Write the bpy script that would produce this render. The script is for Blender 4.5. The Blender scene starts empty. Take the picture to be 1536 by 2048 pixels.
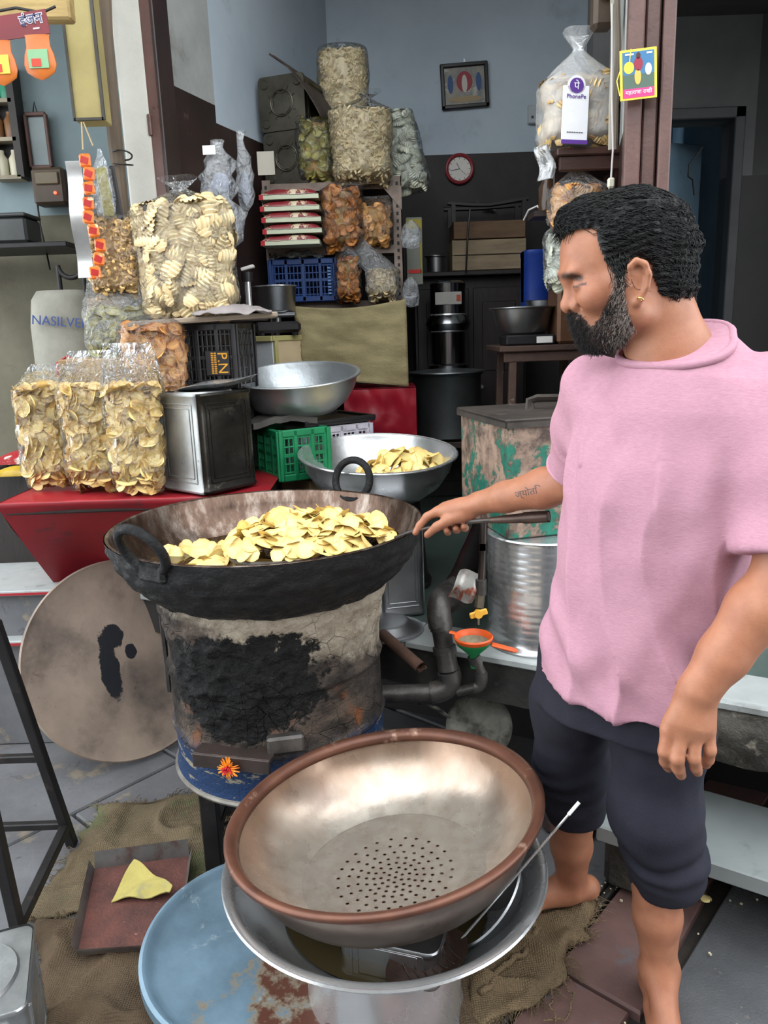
import bpy, bmesh, math, random
import numpy as np
from mathutils import Vector, Matrix, Euler

random.seed(7); rng = np.random.default_rng(7)
sc = bpy.context.scene
col = sc.collection

# ------------------------------------------------------------------ camera
FOC, EYE = 1540.0, 1.45                      # focal length in pixels of the 1536x2048 frame, eye height in metres
_d = np.array([232.0, -6576.0, -FOC]); _zw = -_d / np.linalg.norm(_d)
_f = np.array([0, 0, -1.0]); _yw = _f - _zw * _f.dot(_zw); _yw /= np.linalg.norm(_yw)
CAMR = np.array([np.cross(_yw, _zw), _yw, _zw])
cam_data = bpy.data.cameras.new('camera'); cam = bpy.data.objects.new('camera', cam_data); col.objects.link(cam)
M4 = Matrix([list(CAMR[i]) + [(0, 0, EYE)[i]] for i in range(3)] + [[0, 0, 0, 1]])
cam.matrix_world = M4
cam_data.sensor_fit = 'VERTICAL'; cam_data.sensor_height = 24.0; cam_data.lens = 24.0 * FOC / 2048.0
cam_data.clip_start = 0.02
sc.camera = cam
# ------------------------------------------------------------------ sky and exposure
world = bpy.data.worlds.new('overcast_sky'); sc.world = world; world.use_nodes = True
wn = world.node_tree; bg = wn.nodes['Background']
bg.inputs['Color'].default_value = (0.92, 0.97, 1.0, 1); bg.inputs['Strength'].default_value = 4.3
vs = sc.view_settings
vs.view_transform = 'Standard'; vs.look = 'None'; vs.exposure = 0.0; vs.gamma = 1.0; vs.use_curve_mapping = False
cy = sc.cycles; cy.max_bounces = 7; cy.diffuse_bounces = 3; cy.glossy_bounces = 3; cy.transmission_bounces = 2; cy.transparent_max_bounces = 14

# ------------------------------------------------------------------ small tools
def ray(u, v): return CAMR @ np.array([u - 768.0, 1024.0 - v, -FOC])
def at(u, v, Y):                             # the point seen at (u, v) that stands Y metres away
    r = ray(u, v); p = r * (Y / r[1]); return Vector((p[0], p[1], p[2] + EYE))
def on(u, v, z):                             # the point seen at (u, v) on the level z
    r = ray(u, v); p = r * ((z - EYE) / r[2]); return Vector((p[0], p[1], z))
PI = math.pi
def rad(a): return a * PI / 180
def lin(c): c /= 255.0; return c / 12.92 if c <= 0.04045 else ((c + 0.055) / 1.055) ** 2.4
def S(r, g, b): return (lin(r), lin(g), lin(b), 1)

def _noise3(p, seed=0):                      # smooth value noise, vectorised
    p = np.asarray(p, float); i = np.floor(p).astype(np.int64); f = p - i; f = f * f * (3 - 2 * f)
    def h(ix, iy, iz):
        n = (ix * 374761393 + iy * 668265263 + iz * 2147483647 + seed * 974711) & 0x7fffffff
        n = ((n ^ (n >> 13)) * 1274126177) & 0x7fffffff
        return ((n ^ (n >> 16)) & 0xffff) / 32767.5 - 1.0
    r = 0
    for dx in (0, 1):
        for dy in (0, 1):
            for dz in (0, 1):
                w = (f[..., 0] if dx else 1 - f[..., 0]) * (f[..., 1] if dy else 1 - f[..., 1]) * (f[..., 2] if dz else 1 - f[..., 2])
                r = r + w * h(i[..., 0] + dx, i[..., 1] + dy, i[..., 2] + dz)
    return r
def fbm(p, octaves=3, seed=0):
    p = np.asarray(p, float); a, s, r = 1.0, 1.0, 0
    for k in range(octaves):
        r = r + a * _noise3(p * s, seed + k); a *= 0.5; s *= 2.03
    return r

from mathutils import noise as _mn
def nz(x, y, z, o=3): return _mn.fractal(Vector((x, y, z)), 1.0, 2.0, o)

class MB:                                    # collects geometry; build() links it as ONE mesh object
    def __init__(s): s.v = []; s.f = []; s.m = []; s.mi = 0
    def add(s, V, Fc):
        o = len(s.v); s.v.extend([tuple(map(float, p)) for p in V]); s.f.extend([tuple(i + o for i in q) for q in Fc]); s.m.extend([s.mi] * len(Fc)); return s
    def box(s, c, d, R=None, b=0.0):
        hx, hy, hz = d[0] / 2, d[1] / 2, d[2] / 2
        b = min(b, hx * .9, hy * .9, hz * .9)
        c = Vector(c)
        if b <= 0:
            V = [Vector((x * hx, y * hy, z * hz)) for x in (-1, 1) for y in (-1, 1) for z in (-1, 1)]
            Fc = [(0, 1, 3, 2), (4, 6, 7, 5), (0, 4, 5, 1), (2, 3, 7, 6), (0, 2, 6, 4), (1, 5, 7, 3)]
        else:
            V = []; idx = {}
            for x in (-1, 1):
                for y in (-1, 1):
                    for z in (-1, 1):
                        for a in range(3):
                            q = [x * (hx - b), y * (hy - b), z * (hz - b)]; q[a] = (x * hx, y * hy, z * hz)[a]
                            idx[(x, y, z, a)] = len(V); V.append(Vector(q))
            g = lambda x, y, z, a: idx[(x, y, z, a)]
            Fc = []
            for x in (-1, 1): Fc.append([g(x, -1, -1, 0), g(x, 1, -1, 0), g(x, 1, 1, 0), g(x, -1, 1, 0)][::x])
            for y in (-1, 1): Fc.append([g(-1, y, -1, 1), g(1, y, -1, 1), g(1, y, 1, 1), g(-1, y, 1, 1)][::-y])
            for z in (-1, 1): Fc.append([g(-1, -1, z, 2), g(1, -1, z, 2), g(1, 1, z, 2), g(-1, 1, z, 2)][::z])
            for y in (-1, 1):
                for z in (-1, 1): Fc.append([g(-1, y, z, 1), g(1, y, z, 1), g(1, y, z, 2), g(-1, y, z, 2)][::-y * z])
            for x in (-1, 1):
                for z in (-1, 1): Fc.append([g(x, -1, z, 0), g(x, 1, z, 0), g(x, 1, z, 2), g(x, -1, z, 2)][::x * z])
            for x in (-1, 1):
                for y in (-1, 1): Fc.append([g(x, y, -1, 0), g(x, y, 1, 0), g(x, y, 1, 1), g(x, y, -1, 1)][::-x * y])
            for x in (-1, 1):
                for y in (-1, 1):
                    for z in (-1, 1): Fc.append([g(x, y, z, 0), g(x, y, z, 1), g(x, y, z, 2)][::x * y * z])
        if R is not None: V = [R @ p for p in V]
        return s.add([c + p for p in V], [tuple(q) for q in Fc])
    def bar(s, p0, p1, w, d=None, b=0.0, up=(0, 0, 1)):      # square bar from p0 to p1
        p0, p1 = Vector(p0), Vector(p1); d = w if d is None else d
        z = (p1 - p0); L = z.length; z.normalize(); u = Vector(up)
        if abs(z.dot(u)) > .98: u = Vector((0, 1, 0))
        x = u.cross(z).normalized(); y = z.cross(x)
        R = Matrix((x, y, z)).transposed()
        return s.box((p0 + p1) / 2, (w, d, L), R, b)
    def sweep(s, P, r, seg=10, caps=True, closed=False, flat=1.0):
        P = [Vector(p) for p in P]; n = len(P); r = [r] * n if not hasattr(r, '__len__') else r
        T = []
        for i in range(n):
            a = P[(i + 1) % n] if (closed or i < n - 1) else P[i]; b = P[i - 1] if (closed or i > 0) else P[i]
            T.append((a - b).normalized())
        u = Vector((0, 0, 1)) if abs(T[0].z) < .9 else Vector((1, 0, 0))
        x = (u - T[0] * u.dot(T[0])).normalized(); V = []
        for i in range(n):
            x = (x - T[i] * x.dot(T[i])).normalized(); y = T[i].cross(x)
            for k in range(seg):
                a = 2 * PI * k / seg; V.append(P[i] + (x * math.cos(a) * flat + y * math.sin(a)) * r[i])
        Fc = []
        for i in range(n if closed else n - 1):
            j = (i + 1) % n
            for k in range(seg):
                l = (k + 1) % seg; Fc.append((i * seg + k, i * seg + l, j * seg + l, j * seg + k))
        if caps and not closed: Fc += [tuple(range(seg))[::-1], tuple(range((n - 1) * seg, n * seg))]
        return s.add(V, Fc)
    def cyl(s, p0, p1, r0, r1=None, seg=16, caps=True): return s.sweep([p0, p1], [r0, r0 if r1 is None else r1], seg, caps)
    def torus(s, c, R, r, nrm=(0, 0, 1), seg=28, tub=8, a0=0, a1=2 * PI, ref=None):
        nrm = Vector(nrm).normalized(); u = Vector(ref) if ref else (Vector((1, 0, 0)) if abs(nrm.x) < .8 else Vector((0, 1, 0)))
        x = (u - nrm * u.dot(nrm)).normalized(); y = nrm.cross(x); c = Vector(c)
        full = abs(a1 - a0 - 2 * PI) < 1e-6; m = seg if full else seg + 1
        P = [c + (x * math.cos(a0 + (a1 - a0) * i / seg) + y * math.sin(a0 + (a1 - a0) * i / seg)) * R for i in range(m)]
        return s.sweep(P, r, tub, True, full)
    def lathe(s, prof, seg=48, c=(0, 0, 0), close=False, wob=None):   # prof: (r, z) pairs
        V = []; Fc = []; n = len(prof)
        for (r, z) in prof:
            for k in range(seg):
                a = 2 * PI * k / seg; q = (r * math.cos(a), r * math.sin(a), z)
                if wob: q = wob(q)
                V.append((q[0] + c[0], q[1] + c[1], q[2] + c[2]))
        for i in range(n if close else n - 1):
            j = (i + 1) % n
            for k in range(seg):
                l = (k + 1) % seg; Fc.append((i * seg + k, i * seg + l, j * seg + l, j * seg + k))
        return s.add(V, Fc)
    def disc(s, c, r, seg=32, nrm=1):
        V = [(c[0] + r * math.cos(2 * PI * k / seg), c[1] + r * math.sin(2 * PI * k / seg), c[2]) for k in range(seg)]
        return s.add(V, [tuple(range(seg))[::nrm]])
    def grid(s, fn, nu, nv):                 # fn(a, b) with a, b in 0..1
        V = [fn(i / nu, j / nv) for j in range(nv + 1) for i in range(nu + 1)]; w = nu + 1
        return s.add(V, [(j * w + i, j * w + i + 1, (j + 1) * w + i + 1, (j + 1) * w + i) for j in range(nv) for i in range(nu)])
    def slab(s, fn, nu, nv, th):             # a grid with thickness th along z and closed edges
        o = len(s.v); s.grid(fn, nu, nv); n = (nu + 1) * (nv + 1); s.grid(lambda a, b: Vector(fn(a, b)) - Vector((0, 0, th)), nu, nv)
        k0 = len(s.f) - nu * nv; s.f[k0:] = [q[::-1] for q in s.f[k0:]]; w = nu + 1
        B = [i for i in range(nu)] + [nu + j * w for j in range(nv)] + [nv * w + nu - i for i in range(nu)] + [(nv - j) * w for j in range(nv)]
        for i in range(len(B)):
            a, b = B[i], B[(i + 1) % len(B)]; s.f.append((o + b, o + a, o + n + a, o + n + b)); s.m.append(s.mi)
        return s
    def build(s, name, mat, parent=None, smooth=35, loc=None, rot=None):
        me = bpy.data.meshes.new(name); me.from_pydata(s.v, [], s.f)
        mats = mat if isinstance(mat, (list, tuple)) else [mat]
        for m in mats: me.materials.append(m)
        if len(mats) > 1: me.polygons.foreach_set('material_index', s.m)
        fin(me, smooth)
        return link(name, me, parent, loc, rot)
def fin(me, smooth=35):
    if smooth:
        me.polygons.foreach_set('use_smooth', [True] * len(me.polygons))
        if smooth < 180: me.set_sharp_from_angle(angle=rad(smooth))
    me.update()
def link(name, me, parent=None, loc=None, rot=None):
    o = bpy.data.objects.new(name, me); col.objects.link(o)
    if parent is not None: o.parent = parent
    if loc is not None: o.location = loc
    if rot is not None: o.rotation_euler = rot
    return o
def npmesh(name, V, Q, mat, parent=None, smooth=180, attr=None, loc=None, rot=None):   # arrays: V (n,3), Q list of (m,k) face arrays
    me = bpy.data.meshes.new(name)
    Q = Q if isinstance(Q, (list, tuple)) else [Q]
    Q = [np.asarray(q, np.int32) for q in Q if len(q)]
    nl = sum(q.size for q in Q); nf = sum(len(q) for q in Q)
    me.vertices.add(len(V)); me.vertices.foreach_set('co', np.ascontiguousarray(V, np.float32).ravel())
    me.loops.add(nl); me.loops.foreach_set('vertex_index', np.concatenate([q.ravel() for q in Q]))
    me.polygons.add(nf)
    tot = np.concatenate([np.full(len(q), q.shape[1], np.int32) for q in Q])
    me.polygons.foreach_set('loop_start', np.concatenate([[0], np.cumsum(tot)[:-1]]).astype(np.int32))
    for m in (mat if isinstance(mat, (list, tuple)) else [mat]): me.materials.append(m)
    me.update(calc_edges=True); me.validate()
    if attr:
        for k, a in attr.items():
            A = me.attributes.new(k, 'FLOAT', 'POINT'); A.data.foreach_set('value', np.asarray(a, np.float32))
    fin(me, smooth)
    return link(name, me, parent, loc, rot)
def empty(name, loc=(0, 0, 0), rot=(0, 0, 0)):
    o = bpy.data.objects.new(name, None); col.objects.link(o); o.location = loc; o.rotation_euler = rot; o.empty_display_size = .05; return o
def tag(o, label, cat, group=None, kind=None):
    o['label'] = label; o['category'] = cat
    if group: o['group'] = group
    if kind: o['kind'] = kind
    return o
def thing(name, label, cat, loc=(0, 0, 0), rz=0.0, group=None, rot=None):
    return tag(empty(name, loc, rot if rot is not None else (0, 0, rz)), label, cat, group)
def struct(o, label=None, cat=None):
    o['kind'] = 'structure'
    if label: o['label'] = label
    if cat: o['category'] = cat
    return o
def frame_rot(x, y, z): return Matrix((Vector(x), Vector(y), Vector(z))).transposed().to_euler()

# ------------------------------------------------------------------ procedural materials
class NT:
    def __init__(s, name):
        s.m = bpy.data.materials.new(name); s.m.use_nodes = True; s.t = s.m.node_tree; s.n = s.t.nodes; s.p = s.n['Principled BSDF']; s.out = s.n['Material Output']
    def new(s, ty, **k):
        n = s.n.new(ty)
        for a, b in k.items(): setattr(n, a, b)
        return n
    def ln(s, a, b): s.t.links.new(a, b)
    def coord(s, scale=(1, 1, 1), rot=(0, 0, 0)):
        c = s.new('ShaderNodeTexCoord'); m = s.new('ShaderNodeMapping'); s.ln(c.outputs['Object'], m.inputs['Vector'])
        m.inputs['Scale'].default_value = scale; m.inputs['Rotation'].default_value = rot; return m.outputs['Vector']
    def noise(s, vec, scale, detail=6, rough=.6, dist=0.0):
        n = s.new('ShaderNodeTexNoise'); s.ln(vec, n.inputs['Vector']); n.inputs['Scale'].default_value = scale
        n.inputs['Detail'].default_value = detail; n.inputs['Roughness'].default_value = rough; n.inputs['Distortion'].default_value = dist; return n.outputs['Fac']
    def ramp(s, fac, stops):
        r = s.new('ShaderNodeValToRGB'); s.ln(fac, r.inputs['Fac']); e = r.color_ramp.elements
        while len(e) < len(stops): e.new(.5)
        for i, (p, c) in enumerate(stops):
            e[i].position = p; e[i].color = c if hasattr(c, '__len__') else (c, c, c, 1)
        return r.outputs['Color']
    def mix(s, fac, a, b):
        n = s.new('ShaderNodeMix', data_type='RGBA'); fi = n.inputs[0]
        if hasattr(fac, 'links'): s.ln(fac, fi)
        else: fi.default_value = fac
        for q, i in ((a, 6), (b, 7)):
            if hasattr(q, 'links'): s.ln(q, n.inputs[i])
            else: n.inputs[i].default_value = q
        return n.outputs[2]
    def math(s, op, a, b=0.0, c=None):
        n = s.new('ShaderNodeMath', operation=op)
        for q, i in ((a, 0), (b, 1), (c, 2)):
            if q is None: continue
            if hasattr(q, 'links'): s.ln(q, n.inputs[i])
            else: n.inputs[i].default_value = q
        return n.outputs[0]
    def sep(s, vec):
        n = s.new('ShaderNodeSeparateXYZ'); s.ln(vec, n.inputs[0]); return n.outputs
    def attr(s, name):
        n = s.new('ShaderNodeAttribute', attribute_name=name); return n.outputs['Fac']
    def bump(s, h, strength=.3, dist=.01):
        b = s.new('ShaderNodeBump'); s.ln(h, b.inputs['Height']); b.inputs['Strength'].default_value = strength; b.inputs['Distance'].default_value = dist
        s.ln(b.outputs['Normal'], s.p.inputs['Normal']); return b.outputs['Normal']
    def set(s, base=None, rough=None, metal=None, spec=None, **k):
        for nm, q in (('Base Color', base), ('Roughness', rough), ('Metallic', metal), ('Specular IOR Level', spec)):
            if q is None: continue
            if hasattr(q, 'links'): s.ln(q, s.p.inputs[nm])
            else: s.p.inputs[nm].default_value = q
        return s
_pm = {}
def pm(name, c1, c2=None, sc_=8, rough=.55, metal=0.0, bump=0.0, bsc=60, c3=None, s3=4, t3=(.55, .62), spec=.4, stretch=(1, 1, 1), rvar=0.0, c4=None, s4=9, t4=(.6, .68), bdist=.005):
    if name in _pm: return _pm[name]
    t = NT(name); v = t.coord(stretch); c2 = c2 or tuple(x * .8 for x in c1[:3]) + (1,)
    f = t.noise(v, sc_); colr = t.ramp(f, [(.3, c1), (.7, c2)])
    if c3: colr = t.mix(t.ramp(t.noise(v, s3, 8, .65), [(t3[0], 0), (t3[1], 1)]), colr, c3)
    if c4: colr = t.mix(t.ramp(t.noise(v, s4, 8, .7, .6), [(t4[0], 0), (t4[1], 1)]), colr, c4)
    t.set(colr, rough, metal, spec)
    if rvar:
        t.set(rough=t.math('ADD', t.math('MULTIPLY', t.noise(v, sc_ * 2.3), rvar), rough - rvar * .5))
    if bump: t.bump(t.noise(v, bsc, 5), bump, bdist)
    _pm[name] = t.m; return t.m
def film_mat(name, tint=(.95, .97, 1, 1), haze=.025, rough=.07, bsc=9, bs=.9):
    if name in _pm: return _pm[name]
    t = NT(name); t.n.remove(t.p); v = t.coord()
    b = t.new('ShaderNodeBump'); t.ln(t.math('ADD', t.noise(v, bsc, 3, .5, 1.6), t.math('MULTIPLY', t.noise(v, bsc * 3.1, 2, .5, 2.0), .3)), b.inputs['Height']); b.inputs['Strength'].default_value = bs; b.inputs['Distance'].default_value = .055
    tr = t.new('ShaderNodeBsdfTransparent'); tr.inputs[0].default_value = tint
    gl = t.new('ShaderNodeBsdfGlossy'); gl.inputs['Roughness'].default_value = rough; t.ln(b.outputs[0], gl.inputs['Normal'])
    df = t.new('ShaderNodeBsdfDiffuse'); df.inputs[0].default_value = (.85, .86, .87, 1); t.ln(b.outputs[0], df.inputs['Normal'])
    fr = t.new('ShaderNodeFresnel'); fr.inputs['IOR'].default_value = 1.5; t.ln(b.outputs[0], fr.inputs['Normal'])
    m1 = t.new('ShaderNodeMixShader'); m1.inputs[0].default_value = haze; t.ln(tr.outputs[0], m1.inputs[1]); t.ln(df.outputs[0], m1.inputs[2])
    m2 = t.new('ShaderNodeMixShader'); t.ln(t.math('MINIMUM', t.math('MULTIPLY', fr.outputs[0], .85), .8), m2.inputs[0]); t.ln(m1.outputs[0], m2.inputs[1]); t.ln(gl.outputs[0], m2.inputs[2])
    t.ln(m2.outputs[0], t.out.inputs['Surface']); _pm[name] = t.m; return t.m
def flat(name, c, rough=.6, metal=0.0, spec=.4): return pm(name, c, tuple(x * .93 for x in c[:3]) + (1,), 20, rough, metal, spec=spec)
def emit(name, c, s):
    t = NT(name); t.p.inputs['Emission Color'].default_value = c; t.p.inputs['Emission Strength'].default_value = s; t.set(c, .5); return t.m

STEEL = pm('stainless_steel', (.72, .73, .74, 1), (.58, .59, .6, 1), 6, .26, .85, .04, 90, rvar=.15)
STEELD = pm('worn_dull_steel', (.42, .43, .44, 1), (.3, .3, .31, 1), 7, .38, 1.0, .06, 60, rvar=.2)
ALU = pm('hammered_aluminium', (.55, .58, .6, 1), (.42, .45, .47, 1), 9, .42, .9, .25, 45, rvar=.2)
BLACKM = pm('black_painted_iron', S(42, 40, 40), S(28, 27, 28), 12, .45, .3, .15, 80, c3=S(70, 58, 50), s3=14, t3=(.6, .7))
IRON = pm('sooty_iron_pipe', S(88, 84, 81), S(48, 46, 45), 14, .42, .5, .35, 70, c3=S(86, 66, 54), s3=9, t3=(.55, .7))
DKWOOD = pm('dark_old_wood', S(46, 34, 28), S(26, 20, 18), 6, .5, 0, .25, 40, stretch=(1, 1, 6))
def text(name, body, size, mat, parent=None, loc=(0, 0, 0), rot=(0, 0, 0), ex=.0004, align='CENTER', sx=1.0, off=0.0):
    cu = bpy.data.curves.new(name, 'FONT'); cu.body = body; cu.size = size; cu.align_x = align; cu.align_y = 'CENTER'; cu.extrude = ex; cu.resolution_u = 4; cu.offset = off
    tmp = bpy.data.objects.new(name, cu); col.objects.link(tmp)
    me = bpy.data.meshes.new_from_object(tmp.evaluated_get(bpy.context.evaluated_depsgraph_get()))
    bpy.data.objects.remove(tmp); bpy.data.curves.remove(cu); me.name = name
    if sx != 1.0: me.transform(Matrix.Diagonal((sx, 1, 1, 1)))
    me.materials.clear(); me.materials.append(mat)
    return link(name, me, parent, loc, rot)
# ================================================================== the place: floor, steps, walls
EX, NX = Vector((.875, -.485, 0)), Vector((.485, .875, 0))       # along the shop front (to the right) and into the shop
FRONT = Vector((.411, 1.942, 0))
def fr(t, n, z): return FRONT + EX * t + NX * n + Vector((0, 0, z))
RZ = math.atan2(EX.y, EX.x)
def wallbox(mb, A, B, z0, z1, th):                               # a wall face from A to B; thickness lies to the left of A->B
    A, B = Vector((A[0], A[1], 0)), Vector((B[0], B[1], 0)); d = (B - A); L = d.length; d.normalize(); nn = Vector((-d.y, d.x, 0))
    R = Matrix((d, nn, Vector((0, 0, 1)))).transposed()
    mb.box((A + B) / 2 + nn * th / 2 + Vector((0, 0, (z0 + z1) / 2)), (L, th, z1 - z0), R)

STONE = pm('grey_flagstone', S(112, 112, 114), S(82, 82, 86), 3, .62, 0, .35, 30, c3=S(128, 118, 104), s3=6, t3=(.58, .66), c4=S(58, 58, 62), s4=11, t4=(.6, .7), rvar=.3)
ASPH = pm('worn_grey_concrete', S(92, 93, 95), S(66, 67, 70), 5, .7, 0, .5, 160, c3=S(110, 104, 98), s3=40, t3=(.64, .68))
REDST = pm('red_sandstone', S(112, 84, 78), S(84, 64, 62), 5, .65, 0, .35, 40, c3=S(90, 92, 98), s3=7, t3=(.56, .66))
JOINT = pm('dirt_in_joints', S(54, 48, 42), S(34, 31, 29), 20, .9, 0, .5, 90)
MARB = pm('dusty_white_marble', S(176, 180, 178), S(142, 146, 146), 4, .45, 0, .1, 60, c3=S(110, 110, 106), s3=7, t3=(.56, .7))
KOTA = pm('green_kota_stone', S(78, 92, 86), S(58, 70, 66), 5, .35, 0, .1, 40, c3=S(96, 104, 98), s3=9, t3=(.6, .7))
ROUGH = pm('rough_broken_stone', S(84, 80, 72), S(46, 44, 40), 9, .8, 0, .9, 45, c3=S(126, 120, 108), s3=16, t3=(.6, .68), bdist=.012)
DARKST = pm('dark_grimy_stone', S(52, 49, 46), S(30, 29, 28), 8, .7, 0, .6, 40, c3=S(80, 76, 70), s3=13, t3=(.62, .72))
BLUEW = pm('blue_grey_limewash', S(186, 197, 206), S(168, 180, 191), 2.2, .8, 0, .12, 30, c3=S(138, 146, 152), s3=2.6, t3=(.6, .8), c4=S(96, 98, 98), s4=7, t4=(.7, .82))
GREYW = pm('dirty_grey_plaster', S(170, 172, 168), S(132, 134, 132), 3, .85, 0, .2, 40, c3=S(110, 106, 98), s3=4, t3=(.58, .75))
WHITEW = pm('white_pillar_plaster', S(186, 184, 176), S(166, 164, 156), 5, .8, 0, .3, 60, c3=S(140, 136, 126), s3=18, t3=(.67, .72))
DADO = pm('dark_brown_gloss_dado', S(52, 38, 36), S(38, 29, 28), 5, .38, 0, .15, 30, c3=S(84, 66, 56), s3=9, t3=(.68, .76))
NEIGH = pm('neighbour_wall_paint', S(128, 144, 148), S(108, 122, 126), 3, .8, 0, .2, 30, c3=S(98, 100, 92), s3=5, t3=(.6, .72))
NEIGHB = pm('neighbour_wall_grime', S(112, 108, 92), S(88, 84, 70), 4, .8, 0, .25, 30, c3=S(80, 76, 64), s3=6, t3=(.6, .75))
BROWNF = pm('brown_enamel_frame', S(100, 74, 68), S(82, 60, 56), 9, .4, 0, .2, 60, c3=S(58, 42, 40), s3=12, t3=(.62, .72))
PASSW = pm('passage_grey_paint', S(92, 92, 92), S(74, 74, 75), 3, .8, 0, .15, 30)
PASSD = pm('passage_black_dado', S(34, 31, 31), S(22, 21, 21), 4, .6)

# ---- floor: base with stone pieces
b = MB(); b.box((0, .6, -.08), (9, 9.0, .1)); floor = struct(b.build('floor', JOINT))
def paver(pts, mat, z=0.0, th=.03, bev=.006):
    P = [Vector((p[0], p[1], 0)) for p in pts]; c = sum(P, Vector()) / len(P); m = MB(); n = len(P)
    inn = [p + (c - p).normalized() * bev for p in P]
    V = [(p.x, p.y, z - th) for p in P] + [(p.x, p.y, z - bev) for p in P] + [(p.x, p.y, z) for p in inn]
    m.add(V, [(i, (i + 1) % n, n + (i + 1) % n, n + i) for i in range(n)] + [(n + i, n + (i + 1) % n, 2 * n + (i + 1) % n, 2 * n + i) for i in range(n)] + [tuple(range(2 * n, 3 * n))])
    return m.build('paving_stone', mat, floor, 20)
K0, K1 = Vector((.66, 1.86, 0)), Vector((.04, 1.17, 0))          # the joint that runs past the man's feet
kd = (K1 - K0).normalized(); kn = Vector((-kd.y, kd.x, 0))       # kn points right, towards the asphalt
def kp(a, w): p = K0 + kd * a + kn * w; return (p.x, p.y)
if kn.x < 0: kn = -kn
for i, (a0, a1) in enumerate(((-.9, -.02), (0, .46), (.47, .98), (.99, 1.7), (1.71, 2.6))):
    paver([kp(a0, .02), kp(a1, .02), kp(a1, .19 + .03 * (i % 2)), kp(a0, .2)], REDST, -.004)
for (a0, a1, w0, w1) in ((-.6, .5, .24, 1.5), (.51, 1.5, .24, 1.5), (1.51, 2.9, .24, 2.2), (-.6, 1.6, 1.52, 3.0)):
    paver([kp(a0, w0), kp(a1, w0), kp(a1, w1), kp(a0, w1)], ASPH, -.006)
for r in range(6):                                               # grey flags on the left, courses along the joint
    w1 = -.02 - r * .72; w0 = w1 - .71; a = -2.6 + (r % 2) * .4
    while a < 3.2:
        L = .8 + .35 * ((r * 7 + int(a * 10)) % 3) / 2
        paver([kp(a, w0), kp(a + L - .012, w0), kp(a + L - .012, w1), kp(a, w1)], STONE, random.uniform(-.004, .001)); a += L
b = MB(); b.bar(tuple(kp(-.6, -.0)) + (-.012,), tuple(kp(2.0, -.0)) + (-.012,), .018, .02, .004); b.build('kerb_strip', DARKST, floor)

# ---- shop platform (marble edge on a dark stone beam, kota floor behind) and its pier
b = MB(); R = Matrix.Rotation(RZ, 3, 'Z')
def fbox(mb, t0, t1, n0, n1, z0, z1, bev=.004): mb.box(fr((t0 + t1) / 2, (n0 + n1) / 2, (z0 + z1) / 2), (t1 - t0, n1 - n0, z1 - z0), R, bev)
b = MB(); fbox(b, -1.5, 3.0, .165, 3.6, .40, .548); plat = struct(b.build('floor_platform', KOTA))
for t0, t1 in ((-1.5, -.42), (-.417, .2), (.203, .86), (.863, 3.0)):
    b = MB(); fbox(b, t0, t1, 0, .165, .53, .552, .004); b.build('marble_edging', MARB, plat)
b = MB()
def beam(a, c): 
    p = fr(-1.5 + 4.5 * a, 0, 0); ph = c * 2 * PI
    y, z = [(0, 0), (0, .125), (.2, .125), (.2, 0)][int(c * 4) % 4]
    q = p + NX * (y + .006); k = .012 * nz(q.x * 14, q.y * 14, z * 30) if y == 0 else 0
    return q + NX * (k + .012) + Vector((0, 0, .405 + z))
b.grid(beam, 200, 4); b.build('edge_beam', DARKST, plat, 60)
b = MB(); fbox(b, -1.5, 3.0, .55, .62, -.02, .41); b.build('riser_back', PASSD, plat)
b = MB(); b.box(fr(.06, .17, .19), (.13, .2, .42), R, .015); b.box(fr(.065, .16, .06), (.15, .22, .14), R, .02); b.build('pier', pm('maroon_rough_pier', S(86, 66, 64), S(52, 42, 42), 7, .75, 0, .7, 40, c3=S(100, 96, 90), s3=14, t3=(.62, .7)), plat)
b = MB(); b.box(fr(.98, .13, .19), (.2, .2, .42), R, .015); b.build('pier', DARKST, plat)
# rough stone lip under the marble at the right
b = MB()
def lip(a, c): 
    q = fr(.36 + 1.6 * a, -.02, .39 + .14 * c); k = nz(q.x * 22, q.y * 22, q.z * 30)
    return q - NX * (.012 * k + .02 * math.sin(PI * c))
b.slab(lambda a, c: lip(a, c), 60, 10, .002); b.build('broken_stone_lip', ROUGH, plat, 60)
b = MB(); fbox(b, .36, 1.96, -.022, .0, .53, .552, .004); b.build('marble_edging', MARB, plat)

# ---- low marble step at the right on a rough block
sd = Vector((.83, -.558, 0)); sn = Vector((.558, .83, 0)); s0 = Vector((.515, 1.735, 0)); Rs = Matrix.Rotation(math.atan2(sd.y, sd.x), 3, 'Z')
def stp(t, n, z): return s0 + sd * t + sn * n + Vector((0, 0, z))
b = MB(); b.box(stp(.7, .15, .178), (1.4, .3, .045), Rs, .004); lowstep = struct(b.build('floor_step', pm('grey_polished_step', S(150, 156, 154), S(126, 132, 132), 3, .4, 0, .08, 40, c3=S(100, 104, 104), s3=8, t3=(.6, .75)), None))
b = MB(); b.box(stp(.085, .13, .078), (.15, .2, .155), Rs, .02); b.build('step_support', ROUGH, lowstep, 40)
b = MB(); b.box(stp(1.25, .13, .078), (.15, .2, .155), Rs, .02); b.build('step_support', ROUGH, lowstep, 40)

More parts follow.
